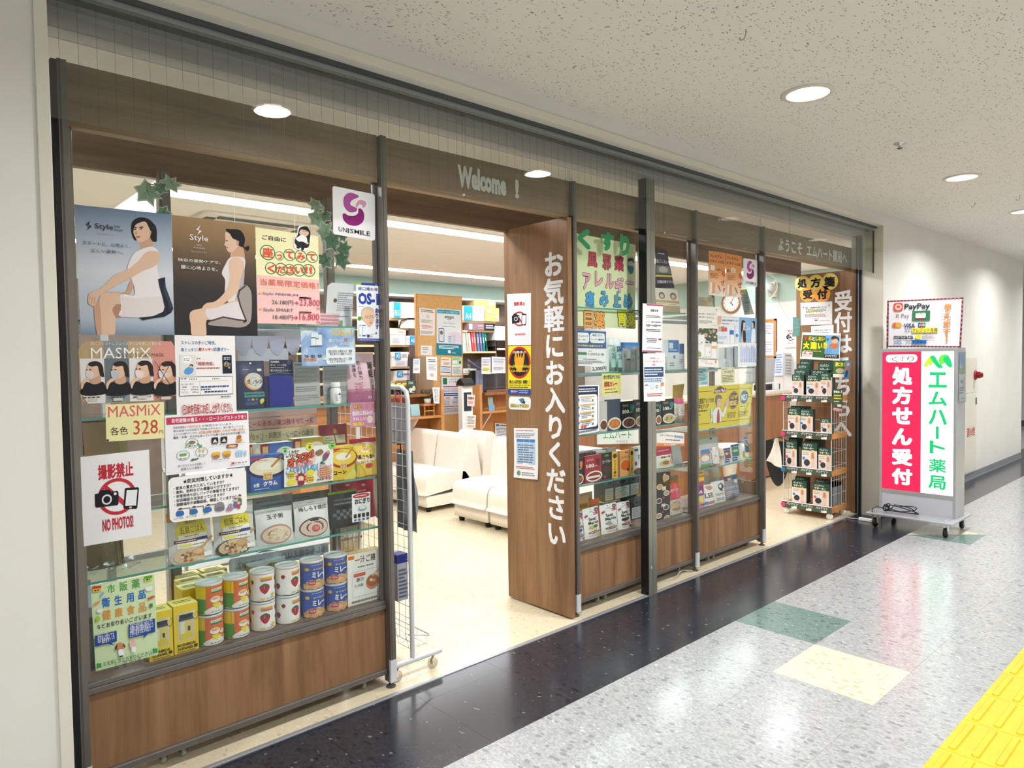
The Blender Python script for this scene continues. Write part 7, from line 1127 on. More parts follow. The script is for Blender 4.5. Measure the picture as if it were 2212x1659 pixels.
# top shelf leaflets
for i in range(4):
    x, w, h = frame(700 + 3 * i, 764 + 2 * i, 616 - 2 * i, 1.657, 2.86 + .03 * i)
    o = MB().prism([(-w / 2, 0), (w / 2 - .03, 0), (w / 2, h), (-w / 2 + .03, h)], 0, .0015, col('#e6e6ea', .6), 'y').build('leaflet', loc=(x, 2.86 + .03 * i, 1.6575), rot=(-.12, 0, 0), label='pale grey leaflet fanned out on the top shelf, %s from the glass' % ('first', 'second', 'third', 'last')[i], category='leaflet', group='fanned leaflets on the top shelf')
    if i == 0: Ink([('L', .35, .15, .95, .62, 9, '#9a9aa4'), ('E', .28, .36, .06, .05, '#6a4a44'), ('L', .3, .72, .8, .76, 1, '#889'), ('R', .4, .84, .58, .98, '#8fae7a')], w / h).build(lambda u, v, d=0, w=w, h=h: Vector((-w / 2 + u * w + .03 * (1 - v) - .0 * v, -d, h * (1 - v))), o)
for i in range(7):
    MB().box(-.055, 0, 0, .055, .10, .0075, col('#d88a9c' if i % 2 else '#e9c6cc', .6)).build('booklet', loc=(at(700, 690, 2.82).x + .004 * ((i * 3) % 4), 2.80, 1.6575 + .0079 * i), rot=(0, 0, .05 * ((i * 5) % 3 - 1)), label='thin pink booklet in the pile on the top shelf, %s from the bottom' % NTH[i], category='booklet', group='pile of pink booklets')
# goods at the window side of the near cabinet
pouch_item('snack_bag', 'brown kraft fish snack bag under the mask price card', 'bag', 184, 262, 912, .974, 2.88, '#a3805e', [('O', .5, .62, .16, .08, '#d8c4a8', .15), ('L', .12, .8, .4, .86, 1, '#d8c4a8')], 'bags at the window side', back='#8a6a4a')
pouch_item('snack_bag', 'dark crimson snack bag behind the kraft one', 'bag', 166, 238, 905, .974, 2.96, '#5a2434', [('R', .1, .1, .9, .3, '#a8345a'), ('L', .1, .4, .5, .9, 8, '#b8b0b4')], 'bags at the window side')
pouch_item('snack_bag', 'golden foil bag next to the kraft snack bag', 'bag', 258, 282, 945, .974, 2.90, '#b8a070', None, 'bags at the window side', rough=.2)
pouch_item('herb_bag', 'clear bag of dried brown herbs behind the large no photo sign', 'bag', 180, 272, 1150, .742, 2.92, '#7a6844', [('R', .05, .25, .95, .98, '#6d5c3a')] + [('W', [(.06 + .045 * i, .3), (.07 + .045 * i, .96)], .02, ['#8f7a50', '#5a4a2c', '#a0905e'][i % 3]) for i in range(20)], 'bags at the window side', bulge=.03)
o = empty('crumpled_film', (at(222, 1235, 2.86).x, 2.86, .743), 'crumpled clear film lying on the second shelf', 'wrapper'); rg = random.Random(9)
MB().grid(lambda u, v: (-.08 + .2 * u, -.05 + .16 * v, .012 + .02 * rg.random()), 9, 7, PLASTIC, False).build('film', o)
pouch_item('blue_bag', 'pale blue clear bag standing behind the pale green sheet', 'bag', 176, 204, 1262, ZD, 2.85, '#9fb8d0', None, 'bags at the window side', clear=thin_glass('blue_film', '#b8cfe6', .08, .1), bulge=.03)
box_item('honey_box', 'brown gift box with crimson round seal behind the pale green sheet', 'box', 178, 250, 1330, ZD, 2.90, .12, '#8a6a50', [('E', .75, .55, .14, .25, '#a8344a'), ('R', .0, .0, 1, .12, '#6d5444')])
# ---- middle cabinet goods
ZM = (.400, .744, 1.045, 1.414, 1.806)
def sweet(c, c2):
    return [('E', .5, .06, .03, .02, '#4a4a4c'), ('E', .86, .11, .13, .07, '#8a3a5c'), ('L', .78, .1, .94, .13, 1, '#f0e6ea'), ('T', .36, .12, .64, .17, 'サラヤ', '#4a9a5a', .02), ('P', [(.06, .24), (.2, .20), (.9, .18), (.96, .22), (.9, .26), (.2, .28), (.1, .32)], '#a84a60'), ('L', .2, .20, .86, .25, 1, '#f2e2e6'), ('T', .26, .31, .72, .43, 'Sweet', '#3a3a3c', .02), ('T', .2, .44, .86, .55, 'Marvie', '#3a3a3c', .02), ('E', .42, .64, .24, .06, c), ('E', .62, .62, .14, .05, c2), ('T', .34, .71, .7, .75, 'のど飴', c, .02), ('E', .5, .81, .36, .045, '#8a4a44'), ('L', .25, .79, .75, .83, 1, '#f0e6e0'), ('L', .2, .89, .7, .94, 2, '#889'), ('E', .82, .92, .09, .05, c)]
GS = 'candy pouches on the lower deck of the middle cabinet'
for pl, pr, pt, c, c2, lb, rz in ((1240, 1267, 1109, '#4a62b8', '#3a4a98', 'white candy pouch with blueberries, partly behind the post', 0), (1266, 1303, 1098, '#b8b04a', '#3f6a4a', 'white candy pouch with yellow and green fruit, leaning', .08), (1304, 1340, 1090, '#8f9a9a', '#e6e2dc', 'white candy pouch with grey plum picture', 0), (1341, 1368, 1085, '#4a3434', '#5a3c34', 'white candy pouch with dark berries at the deck end', -.04)):
    pouch_item('candy_pouch', lb, 'pouch', pl, pr, pt, ZM[0], 2.80, '#eceae6', sweet(c, c2), GS, bulge=.02, rz=rz, waist=.03)
for i, (pl, pr, pt, c, lb) in enumerate(((1246, 1282, 1075, '#c9a070', 'tan and pink sweets bag behind the first candy pouches'), (1276, 1304, 1080, '#d8584a', 'red sweets bag behind the leaning candy pouch'), (1256, 1290, 1066, '#a89a70', 'olive snack bag at the back of the lower deck'))):
    pouch_item('sweets_bag', lb, 'bag', pl, pr, pt, ZM[0], 2.92 + .04 * i, c, [('R', .1, .2, .9, .32, '#8a6a3a'), ('R', .2, .4, .4, .5, '#e8a04a'), ('R', .5, .42, .7, .5, '#7a8a3a')], GS)
for i, (pl, pr, pt, z, y, lb) in enumerate(((1305, 1328, 1042, .545, 2.99, 'dark green coffee box, upper row, first'), (1326, 1362, 1042, .545, 2.985, 'dark green coffee box, upper row, middle'), (1358, 1382, 1038, .545, 2.99, 'dark green coffee box, upper row, last'), (1362, 1392, 1076, ZM[0], 2.93, 'dark green coffee box standing lowest by the pillar'), (1316, 1362, 1085, ZM[0], 2.99, 'dark green coffee box hidden behind the candy pouches'))):
    box_item('coffee_box', lb, 'box', pl, pr, pt, z, y, .09, '#3b4642', [('E', .5, .2, .3, .12, '#2b3431'), ('O', .5, .2, .28, .11, '#8a958f', .12), ('R', .08, .42, .92, .96, '#c6c9c8'), ('L', .14, .48, .86, .9, 6, '#8a8f8d')], 'coffee boxes in the middle cabinet', h=(.145 if z > .5 else None))
# curry shelf
GC = 'curry boxes in the middle cabinet'
def curry(c, c2, food, num=True, t='100kcal'):
    e = [('R', 0, 0, 1, 1, c), ('E', .55, .78, .5, .2, '#efe9de'), ('E', .55, .78, .42, .15, food)]
    e += [('E', random.Random(i).uniform(.3, .8), random.Random(i + 5).uniform(.7, .86), .07, .03, c2) for i in range(5)]
    if num: e += [('T', .08, .30, .55, .44, '100', '#f3efe6', .03), ('L', .58, .38, .8, .43, 1, '#f3efe6'), ('T', .1, .1, .5, .2, 'マイサイズ', '#e9e2d0', .01), ('S', [(.62, .22), (.72, .12), (.82, .14), (.92, .14), (.94, .26), (.78, .42)], c2)]
    return e
for pl, pr, pt, y, c, els, rz, lb, h in ((1239, 1259, 990, 2.795, '#1f2024', curry('#222326', '#e0803c', '#7a4426'), 0, 'black curry box with orange heart at the post', None), (1262, 1300, 984, 2.80, '#8f2430', curry('#a42c38', '#7a1c28', '#8a3a24') + [('R', .1, .76, .9, .84, '#efe2d8')], .06, 'red curry box leaning beside the black one', None), (1297, 1326, 978, 2.81, '#2c2620', [('R', 0, 0, 1, 1, '#2f2823'), ('R', .3, .06, .6, .14, '#5a8a4a'), ('T', .12, .26, .88, .38, 'ビーフカレー', '#e3dccb', .03), ('E', .5, .62, .38, .14, '#4a3020'), ('R', .2, .86, .4, .94, '#b8403a')], .06, 'dark brown beef curry box', None), (1338, 1364, 973, 2.80, '#d89a5a', [('R', 0, 0, 1, 1, '#e0a468'), ('R', .45, .05, .7, .12, '#c0504a'), ('T', .1, .2, .9, .32, 'バターチキンカレー', '#6a3420', .02), ('E', .5, .58, .4, .2, '#d8602c'), ('E', .7, .76, .1, .06, '#3a3a3c')], .03, 'orange butter chicken curry box', None), (1368, 1388, 965, 2.805, '#e3e1de', [('R', 0, 0, 1, 1, '#ebe9e6'), ('R', .1, .08, .5, .16, '#3a3a3e'), ('V', .72, .05, .92, .5, 'ノンオイル', '#3a3a3e', .0), ('V', .48, .3, .68, .72, '野菜カレー', '#3a3a3e', .02), ('E', .25, .62, .14, .08, '#8a2c3a'), ('E', .5, .92, .5, .12, '#5a3a2a')], 0, 'white vegetable curry box nearest the pillar', None)):
    box_item('curry_box', lb, 'box', pl, pr, pt, ZM[1], y, .022, c, els, GC, rz=rz)
for pl, pr, pt, lb in ((1322, 1334, 976, 'slim yellow curry tag left of the butter chicken box'), (1361, 1368, 970, 'slim yellow curry tag right of the butter chicken box')):
    x, w, h = frame(pl, pr, pt, ZM[1], 2.797); o = MB().box(-w / 2, 0, 0, w / 2, .002, h, col('#efb82c', .5)).build('shelf_tag', loc=(x, 2.797, ZM[1] + .001), label=lb, category='tag'); Ink([('E', .5, .16, .36, .09, '#3a2c1c'), ('V', .2, .3, .8, .95, 'じっくり煮込', '#3a2c1c', .02)], w / h).build(lambda u, v, d=0, w=w, h=h: Vector((-w / 2 + u * w, -d, h * (1 - v))), o)
for i in range(14):
    c = ['#4a2c2a', '#5a3430', '#d9d6cf', '#a8a6a2', '#c9b97a', '#3a2a28', '#cfd0ce'][i % 7]
    MB().box(-.05, 0, 0, .05, .012, .178 - .002 * (i % 3), col(c, .5)).build('curry_box', loc=(3.14 + .11 * (i % 4), 2.845 + .028 * (i // 4) + .006 * (i % 4), ZM[1] + .0006), rot=(0, 0, .08), label='curry box seen from above in the rear rows, %s row, place %s' % (('front', 'second', 'third', 'last')[i // 4], ('by the post', 'second', 'third', 'by the pillar')[i % 4]), category='box', group='curry boxes in the middle cabinet')
for pl, pr, pt, c, c2, food, num, lb in ((1294, 1311, 868, '#cfc8c0', '#8a4a34', '#6a3426', False, 'brown meat sauce box on the third shelf'), (1311, 1340, 863, '#3a4458', '#d8883c', '#c4742c', False, 'navy and orange stew box on the third shelf'), (1342, 1371, 867, '#1f2322', '#2f8a8a', '#8a3a30', True, 'black meal box with teal heart and red bowl'), (1372, 1391, 863, '#24282a', '#2f7a7a', '#d89a4a', True, 'black meal box with pale bowl nearest the pillar')):
    box_item('meal_box', lb, 'box', pl, pr, pt, ZM[2], 2.80, .02, c, curry(c, c2, food, num), 'meal boxes on the third shelf', top='#4f6a66')
for i in range(5): MB().box(-.048, 0, 0, .048, .016, .16, col(['#5a7a76', '#46605c', '#6a8580'][i % 3], .5)).build('meal_box', loc=(3.42 + .02 * i, 2.83 + .022 * i, ZM[2] + .0006), label='teal topped meal box in the rear row, %s from the front' % NTH[i], category='box', group='meal boxes on the third shelf')
# skin care shelf
def lotion(pl, pr, pt, lb):
    x, w, h = frame(pl, pr, pt, ZM[3], 2.81); r = w / 2; o = empty('lotion_bottle', (x, 2.83, ZM[3] + .0006), lb, 'bottle', 'lotion bottles on the fourth shelf')
    MB().lathe([(0, 0), (r, 0), (r, h * .70), (r * .8, h * .76), (r * .5, h * .78)], thin_glass('lotion_glass', '#dcebe8', .08, .1), n=20).build('body', o); MB().lathe([(0, .003), (r * .9, .003), (r * .9, h * .6), (0, h * .6)], col('#e3ece9', .5), n=16).build('liquid', o); MB().lathe([(r * .78, h * .78), (r * .78, h), (0, h)], col('#eef2f2', .3), n=20).build('cap', o)
    Ink([('T', .42, .22, .58, .42, '2e', '#4a6a9a', .0), ('R', .40, .5, .60, .82, '#9fd0c0'), ('L', .43, .88, .57, .92, 1, '#778')], 2, curved=True).build(lambda u, v, d=0: Vector(((r + d) * sin((u - .5) * 2 * pi), -(r + d) * cos((u - .5) * 2 * pi), h * .7 * (1 - v))), o)
lotion(1314, 1330, 729, 'clear lotion bottle with mint label, taller one'); lotion(1330, 1344, 733, 'clear lotion bottle with mint label, shorter one')
for pl, pr, pt, y, c, els, lb in ((1309, 1315, 752, 2.80, '#dfe6e4', None, 'narrow white lotion box by the test kit sheet'), (1345, 1354, 758, 2.80, '#d5d8d8', [('T', .2, .15, .8, .3, '2e', '#5a7a9a', 0)], 'narrow grey lotion box, first right of the bottles'), (1354, 1362, 775, 2.79, '#aeb6b4', [('R', 0, 0, 1, .1, '#2f6ab0'), ('R', .0, .05, 1, .12, '#c84a5a')], 'short grey tube box in front'), (1362, 1377, 755, 2.80, '#c3c6c4', [('T', .2, .1, .5, .22, '2e', '#5a7a9a', 0), ('R', .1, .4, .5, .6, '#9fc0b8')], 'grey lotion box in the middle of the row'), (1376, 1389, 748, 2.79, '#b8bcba', [('T', .3, .1, .7, .22, '2e', '#4a6a9a', 0), ('R', .1, .4, .9, .55, '#8fb0b0')], 'grey lotion box beside the pillar')):
    box_item('lotion_box', lb, 'box', pl, pr, pt, ZM[3], y, .035, c, els, 'lotion boxes on the fourth shelf')
pouch_item('blue_refill', 'blue refill pack behind the grey lotion boxes', 'pouch', 1341, 1392, 739, ZM[3], 2.90, '#2f86d8', [('R', .2, .2, .4, .4, '#e6e0dc'), ('R', .5, .3, .62, .4, '#c84a5a'), ('L', .3, .5, .8, .6, 1, '#dfe8f6')])
# goods right of the pillar
for pl, pr, pt, pb, y, c, els, lb, name in ((1416, 1448, 537, 622, 2.86, '#3a3644', [('L', .2, .08, .8, .14, 1, '#d8d4dc'), ('T', .05, .26, .9, .36, '過ごしたい', '#e6e2ea', .02), ('R', .05, .42, .95, .62, '#8a8a88'), ('E', .5, .52, .3, .08, '#d0ccc6'), ('R', 0, .66, 1, .71, '#e0d24a'), ('T', .1, .8, .95, .88, '記憶対策サプリ', '#e6e2ea', .02)], 'dark violet memory supplement card right of the pillar', 'back_card'),):
    sheet(name, lb, 'card', quad([(pl, pt), (pr - 8, pt + 4), (pr + 9, pb), (pl, pb)], y), c, els, thick=.002)
for pl, pr, pt, lb in ((1419, 1444, 622, 'brown supplement box with small dark face, beside the pillar'), (1443, 1469, 624, 'brown supplement box with small dark face, second one')):
    box_item('supplement_box', lb, 'box', pl, pr, pt, ZM[4], 2.80, .03, '#c4b294', [('R', 0, 0, 1, 1, '#e4dccd'), ('E', .55, .3, .26, .15, '#7a6a5a'), ('E', .55, .32, .16, .09, '#dcc4ac'), ('R', 0, .5, 1, .6, '#c9a878'), ('R', 0, .72, 1, 1, '#b8a47e'), ('L', .1, .64, .8, .68, 1, '#887')], 'face boxes right of the pillar', tilt=-.12)
for pl, pr, pt, y, c, els, lb in ((1441, 1466, 734, 2.82, '#e9eef2', [('R', .1, .02, 1, .42, '#4a7fc8'), ('R', .15, .1, .5, .3, '#dfe8f4'), ('L', .2, .32, .9, .38, 1, '#e6eef8'), ('E', .6, .58, .1, .06, '#6a90c8'), ('L', .2, .75, .6, .9, 2, '#99a')], 'white and blue moisturiser box right of the pillar'), (1466, 1478, 742, 2.83, '#e6ebf0', [('R', .1, .02, .9, .4, '#3a6ab8'), ('L', .2, .6, .8, .8, 3, '#99b')], 'slim white and blue box against the far post'), (1428, 1440, 770, 2.83, '#e0e8e6', [('L', .1, .5, .9, .9, 4, '#9ab')], 'pale mint box edge beside the notices')):
    box_item('cream_box', lb, 'box', pl, pr, pt, ZM[3], y, .035, c, els, 'cream boxes right of the pillar')
sheet('folder', 'golden brown folder hanging above the meal boxes', 'folder', quad([(1454, 832), (1478, 829), (1474, 868), (1453, 872)], 2.90), '#c9a24e', [('E', .12, .14, .03, .03, '#6a4a2a')], thick=.003)
for pl, pr, pt, y, c, c2, food, lb in ((1416, 1428, 868, 2.80, '#24302e', '#2f8a8a', '#b8583a', 'black meal box cut by the pillar'), (1430, 1456, 862, 2.795, '#222928', '#2f8a8a', '#d8b06a', 'black pasta meal box with noodles')):
    box_item('meal_box', lb, 'box', pl, pr, pt, ZM[2], y, .02, c, curry(c, c2, food), 'meal boxes on the third shelf')
for pl, pr, pt, capc, lb in ((1454, 1464, 872, '#e6e2e0', 'small white capped supplement jar next to the pasta box'), (1463, 1478, 861, '#e0568a', 'supplement jar with pink cap against the far post')):
    x, w, h = frame(pl, pr, pt, ZM[2], 2.82); r = w / 2; o = empty('supplement_jar', (x, 2.84, ZM[2] + .0006), lb, 'jar', 'supplement jars'); MB().lathe([(0, 0), (r, 0), (r, h * .72), (r * .8, h * .78)], col('#d8c8b4', .3), n=18).build('body', o); MB().lathe([(r * .85, h * .78), (r * .85, h), (0, h)], col(capc, .4), n=18).build('cap', o); Ink([('R', .36, .2, .64, .6, '#f0ece8'), ('L', .4, .25, .6, .55, 3, '#a06a6a')], 2, curved=True).build(lambda u, v, d=0, r=r, h=h: Vector(((r + d) * sin((u - .5) * 2 * pi), -(r + d) * cos((u - .5) * 2 * pi), h * .72 * (1 - v))), o)
pouch_item('grain_pouch', 'crimson and white grain pouch on the second shelf right of the pillar', 'pouch', 1425, 1460, 968, ZM[1], 2.80, '#e9e3da', [('R', 0, 0, 1, .36, '#b02c42'), ('T', .15, .08, .85, .16, '野菜の粒', '#f0e0e0', .02), ('T', .2, .42, .8, .52, '雑穀の粒', '#5a3a30', .02), ('E', .42, .75, .3, .17, '#d8b888'), ('E', .42, .75, .2, .1, '#8a6a3a'), ('E', .8, .7, .12, .14, '#d8a890')], bulge=.03)
pouch_item('red_pouch', 'red and white pouch edge beside the pillar', 'pouch', 1413, 1427, 962, ZM[1], 2.82, '#e6ddd6', [('R', 0, 0, 1, .4, '#b8303c')])
pouch_item('foil_pouch', 'plain grey foil pouch against the far post', 'pouch', 1459, 1479, 962, ZM[1], 2.84, '#a3a7a6', None)
def coffee_els():
    e = [('R', 0, 0, 1, 1, '#2b2a2c')]
    for u, v, s in ((.72, .12, .0), (.3, .28, 0), (.75, .42, 0), (.25, .55, 1), (.72, .7, 1), (.25, .84, 0), (.78, .92, 0)): e += [('E', u, v, .2, .055, '#e9e4dd'), ('E', u, v, .16, .042, '#5a3a2a' if s else '#c09a78')]
    return e + [('E', .55, .5, .07, .025, '#c03a44'), ('E', .5, .78, .07, .025, '#c03a44'), ('R', .45, .28, .7, .36, '#d8d4d0'), ('R', .4, .62, .66, .68, '#d8d4d0')]
sheet('coffee_card', 'black hanging card of coffee cups beside the pillar', 'card', quad([(1415, 1022), (1448, 1018), (1447, 1126), (1415, 1134)], 2.80), '#2b2a2c', coffee_els(), thick=.003)
o = MB().prism([(.022 * cos(2 * pi * k / 24), .03 * sin(2 * pi * k / 24)) for k in range(24)], 0, .003, col('#c9a06a', .5), 'y').build('wooden_tag', loc=at(1436, 1032, 2.79), label='round tan tag on the coffee cup card', category='tag')
pouch_item('nut_bag', 'bright crimson nut bag with clear lower half in the corner', 'bag', 1446, 1482, 1044, ZM[0], 2.80, '#c8324a', [('R', .1, .06, .3, .5, '#e0606e'), ('R', .36, .06, .56, .5, '#d84a5c'), ('R', .62, .06, .9, .5, '#e0606e'), ('T', .12, .2, .9, .3, '素焼きナッツ', '#f3d8da', .02), ('R', .0, .54, 1, 1, '#c4bdb4'), ('E', .5, .74, .32, .15, '#a88258'), ('E', .45, .72, .2, .08, '#c9a878')], bulge=.03, tilt=-.16)
pouch_item('nut_bag', 'olive brown snack bag behind the crimson nut bag', 'bag', 1444, 1478, 1030, ZM[0], 2.90, '#8a7436', [('L', .1, .2, .9, .4, 2, '#c9b46a'), ('E', .2, .3, .1, .05, '#d85a4a')], bulge=.03)
# ---- far cabinet goods
ZQ = (.400, .690, .970, 1.414, 1.79)
sheet('back_card', 'yellow and grey leaflet tilted on the top shelf of the far cabinet', 'leaflet', quad([(1597, 626), (1613, 625), (1629, 679), (1608, 680)], 2.82), '#a9b09a', [('R', 0, 0, 1, .12, '#cfd04a'), ('L', .1, .2, .9, .9, 9, '#6d86a0'), ('R', .05, .5, .95, .54, '#5a8ac0')], thick=.001)
pouch_item('paper_bag', 'pale cream packet behind the cream text card', 'packet', 1515, 1550, 641, ZQ[4], 2.92, '#e9dfc0', [('R', .15, .0, .7, .12, '#f4eee0')])
box_item('grey_box', 'pale grey box end behind the cream text card', 'box', 1503, 1514, 647, ZQ[4], 2.90, .05, '#c9cace', None)
for pl, pr, pt, y, lb in ((1565, 1577, 751, 2.90, 'square white device box in the far cabinet'), (1577, 1586, 751, 2.86, 'tall white cosmetic box, first of two'), (1584, 1594, 748, 2.86, 'tall white cosmetic box, second of two'), (1563, 1576, 775, 2.82, 'small white cream box in front')):
    box_item('cosmetic_box', lb, 'box', pl, pr, pt, ZQ[3], y, .05, '#e6e7ea', [('L', .2, .4, .8, .5, 1, '#99a')] if 'small' in lb else None, 'white cosmetic boxes in the far cabinet')
pouch_item('supplement_bag', 'clear hanging bag with a blue and a white supplement pack', 'bag', 1510, 1562, 940, ZQ[1], 2.82, '#b9bcbe', [('R', 0, 0, 1, .12, '#a8a47a'), ('E', .68, .14, .05, .04, '#4a4a8a'), ('R', .08, .46, .50, 1, '#a9bfc8'), ('R', .08, .46, .5, .62, '#3f7fc0'), ('E', .29, .72, .19, .14, '#d8835a'), ('E', .29, .74, .15, .1, '#eae4d8'), ('R', .08, .92, .5, 1, '#6a9a4a'), ('R', .55, .42, .92, 1, '#e6e2de'), ('S', [(.55, .44), (.9, .44), (.75, .66), (.92, .98), (.55, .98), (.68, .7)], '#d8623a'), ('T', .6, .6, .88, .66, 'スルスル', '#f4f0ec', .02)], bulge=.025)
box_item('jar_box', 'cream cylinder-like box behind the post of the far cabinet', 'box', 1500, 1513, 972, ZQ[1], 2.83, .05, '#d9cbb4', [('L', .1, .3, .9, .5, 2, '#a8603a')])
for pl, pr, pt, c, c2, lb, rz in ((1567, 1582, 968, '#7a4a50', '#3a4a7a', 'maroon vitamin sachet pack leaning on the second shelf', -.3), (1583, 1600, 960, '#3f7a5a', '#3a4a7a', 'green vitamin sachet pack beside the maroon one', -.3), (1600, 1607, 952, '#c9ccc4', '#d8d04a', 'pale slim sachet pack with yellow foot', 0), (1612, 1621, 943, '#5a4a8a', '#e0d84a', 'violet vitamin sachet pack at the end of the shelf', 0)):
    pouch_item('sachet_pack', lb, 'pouch', pl, pr, pt, ZQ[1], 2.80, '#cfd2d6', [('R', 0, 0, 1, .12, '#3a4a88'), ('R', .08, .14, .92, .7, c), ('T', .2, .3, .8, .44, 'DHA' if 'green' in lb else 'B', '#eef0ee', .03), ('R', .05, .74, .6, .95, c2 if c2 != '#3a4a7a' else '#2f4a9a'), ('L', .1, .8, .55, .9, 1, '#dfe')], 'vitamin sachet packs', bulge=.008, waist=0)
pouch_item('collagen_card', 'orange and yellow offer card at the lower edge of the far cabinet', 'card', 1502, 1521, 1018, ZQ[0] + .17, 2.80, '#e6b24a', [('T', .1, .06, .9, .2, 'HCOO', '#6a2c3a', .03), ('R', 0, .35, 1, .42, '#c03a44'), ('R', 0, .46, 1, .7, '#e9cc3a'), ('R', .3, .74, .95, .98, '#b83a6a')], bulge=.002, waist=0, tilt=0, crumple=0)
GF = 'pouches on the lower deck of the far cabinet'
for pl, pr, pt, y, c, els, lb, kw in ((1502, 1528, 1046, 2.80, '#cfa8c0', [('R', 0, 0, 1, .5, '#8a3a7a'), ('P', [(.0, .1), (1, 0), (1, .18), (0, .28)], '#e9dc3a'), ('T', .15, .3, .8, .42, 'ヤル気', '#f4e6f0', .04), ('R', .3, .55, .7, .75, '#e6d83a'), ('T', .2, .82, .95, .94, '1,280', '#c03a4a', .03)], 'purple and yellow offer pouch at the front of the far deck', {}), (1524, 1548, 1048, 2.80, '#e6e2da', [('S', [(.3, .1), (.7, .06), (.9, .2), (.6, .28)], '#c88a7a'), ('T', .15, .4, .85, .62, 'LEE', '#5a5450', .02), ('E', .2, .86, .16, .07, '#4a86c8'), ('E', .5, .86, .16, .07, '#d8506a'), ('E', .8, .86, .16, .07, '#4aa86a')], 'white pouch with three coloured dots', {}), (1546, 1572, 1040, 2.80, '#dcdad4', [('S', [(.45, .2), (.75, .12), (.9, .3), (.7, .42), (.75, .5), (.5, .42)], '#2b2a2c'), ('T', .15, .55, .85, .66, 'プロテイン', '#3a3a3c', .02), ('L', .2, .75, .8, .9, 2, '#778')], 'white protein pouch with black silhouette', {'back': '#2b2b2d'}), (1570, 1588, 1030, 2.82, '#8a8390', [('R', .1, .0, .9, .2, '#6a3a6a'), ('E', .7, .14, .2, .06, '#e0c04a'), ('T', .1, .45, .9, .56, '大豆', '#dcd6dc', .02), ('L', .1, .65, .9, .9, 3, '#c8c0c8')], 'grey violet soy protein pouch', {}), (1586, 1601, 1026, 2.83, '#7a808c', [('R', .0, .02, 1, .2, '#34507a'), ('E', .6, .3, .25, .08, '#c9ccd4'), ('T', .1, .5, .9, .6, 'アミノ', '#dfe2e8', .02), ('L', .1, .7, .9, .92, 3, '#b8bec8')], 'slate blue amino protein pouch', {}), (1603, 1618, 1030, 2.85, '#d8dcd8', None, 'clear pouch standing last on the far deck', {'clear': PLASTIC})):
    pouch_item('protein_pouch', lb, 'pouch', pl, pr, pt, ZQ[0], y, c, els, GF, rz=-.06, bulge=.022, **kw)
for pl, pr, pt, y, lb in ((1523, 1540, 1018, 2.94, 'silver foil pouch in the back of the far deck, first'), (1546, 1564, 1010, 2.93, 'silver foil pouch in the back of the far deck, tallest')):
    pouch_item('foil_pouch', lb, 'pouch', pl, pr, pt, ZQ[0], y, '#a9aba4', None, GF, rough=.2)
# ------------------------------------------------------------------ corridor things and free-standing racks
SX = 6.55
t = empty('lit_sign', (SX, 2.0625, 0), 'lit red and white pharmacy sign box on a wheeled base beside the wall', 'sign')
O = Vector((SX, 2.06, 0))
MB().box(-.21, -.33, .112, .33, .33, .13, ALU_L).build('base_plate', t, bevel=.004)
MB().box(0, -.2975, .13, .022, -.2755, 1.545, ALU_L).box(0, .2755, .13, .022, .2975, 1.545, ALU_L).box(0, -.2754, 1.518, .0215, .2754, 1.545, ALU_L).box(0, -.2754, .285, .0215, .2754, .318, ALU_L).build('face_frame', t, bevel=.002)
MB().box(.0222, -.297, .13, .24, .297, 1.548, ALU_L).build('housing', t, bevel=.004); MB().box(.004, -.2755, .13, .02, .2755, .285, col('#c2c3c9', .4)).build('lower_panel', t)
for x, y in ((-.16, .27), (-.16, -.27), (.28, -.27), (.28, .27)):
    c = MB().lathe([(0, -.012), (.036, -.012), (.04, -.006), (.04, .006), (.036, .012), (0, .012)], BLACK, (x, y, .041), 18, 'y').build('caster', t)
    MB().box(x - .012, y + .013, .035, x + .03, y + .017, .112, CHROME).box(x - .012, y - .017, .035, x + .03, y - .013, .112, CHROME).build('fork', c); MB().lathe([(0, .131), (.012, .131), (.010, .140), (0, .143)], CHROME, (x, y, 0), 10).build('bolt', c)
PR, PWH = glow('sign_red_light', '#e01845', .85 * SIGN_W), glow('sign_white_light', '#eefffa', 1.15 * SIGN_W)
LW, LGN, LG2, LG3 = glow('sign_letter_white', '#ffffff', 1.05 * SIGN_W), glow('sign_letter_green', '#06b768', .5), glow('sign_lime', '#a6dc2c', .7), glow('sign_leaf', '#5fc63a', .6)
MB().box(-.001, -.034, .318, .02, .2755, 1.518, PR).build('red_panel', t); MB().box(-.001, -.2755, .318, .02, -.034, 1.518, PWH).build('white_panel', t)
C = Crop(1860, 620, .33750, [(142, 413), (602, 413), (577, 1345), (127, 1285)])
els = [('R', .055, .018, .505, .074, LW, .05)] + [C.t(a, 440, a + 42, 478, ch, '#7a1c30', .0) for a, ch in ((200, 'く'), (248, 'す'), (302, 'り'))]
for ch, y in zip('処方せん受付', (568, 695, 825, 960, 1090, 1215)): els.append(C.t(205 - (y - 568) * .018, y - 60, 330 - (y - 568) * .014, y + 60, ch, LW, .05))
els += [('S', [(.60, .10), (.635, .06), (.70, .03), (.74, .055), (.685, .10), (.66, .085), (.64, .108)], LG2), ('S', [(.685, .04), (.74, .03), (.81, .085), (.86, .108), (.80, .115), (.74, .085)], LGN), ('S', [(.80, .05), (.86, .022), (.93, .03), (.90, .06), (.83, .095)], LG3), ('S', [(.86, .05), (.93, .035), (.98, .095), (.95, .112), (.89, .085)], LGN)]
for ch, y, h in (('エ', 598, 52), ('ム', 718, 48), ('ハ', 838, 52)): els.append(C.t(438 - (y - 598) * .016, y - h, 552 - (y - 598) * .02, y + h, ch, LGN, .03))
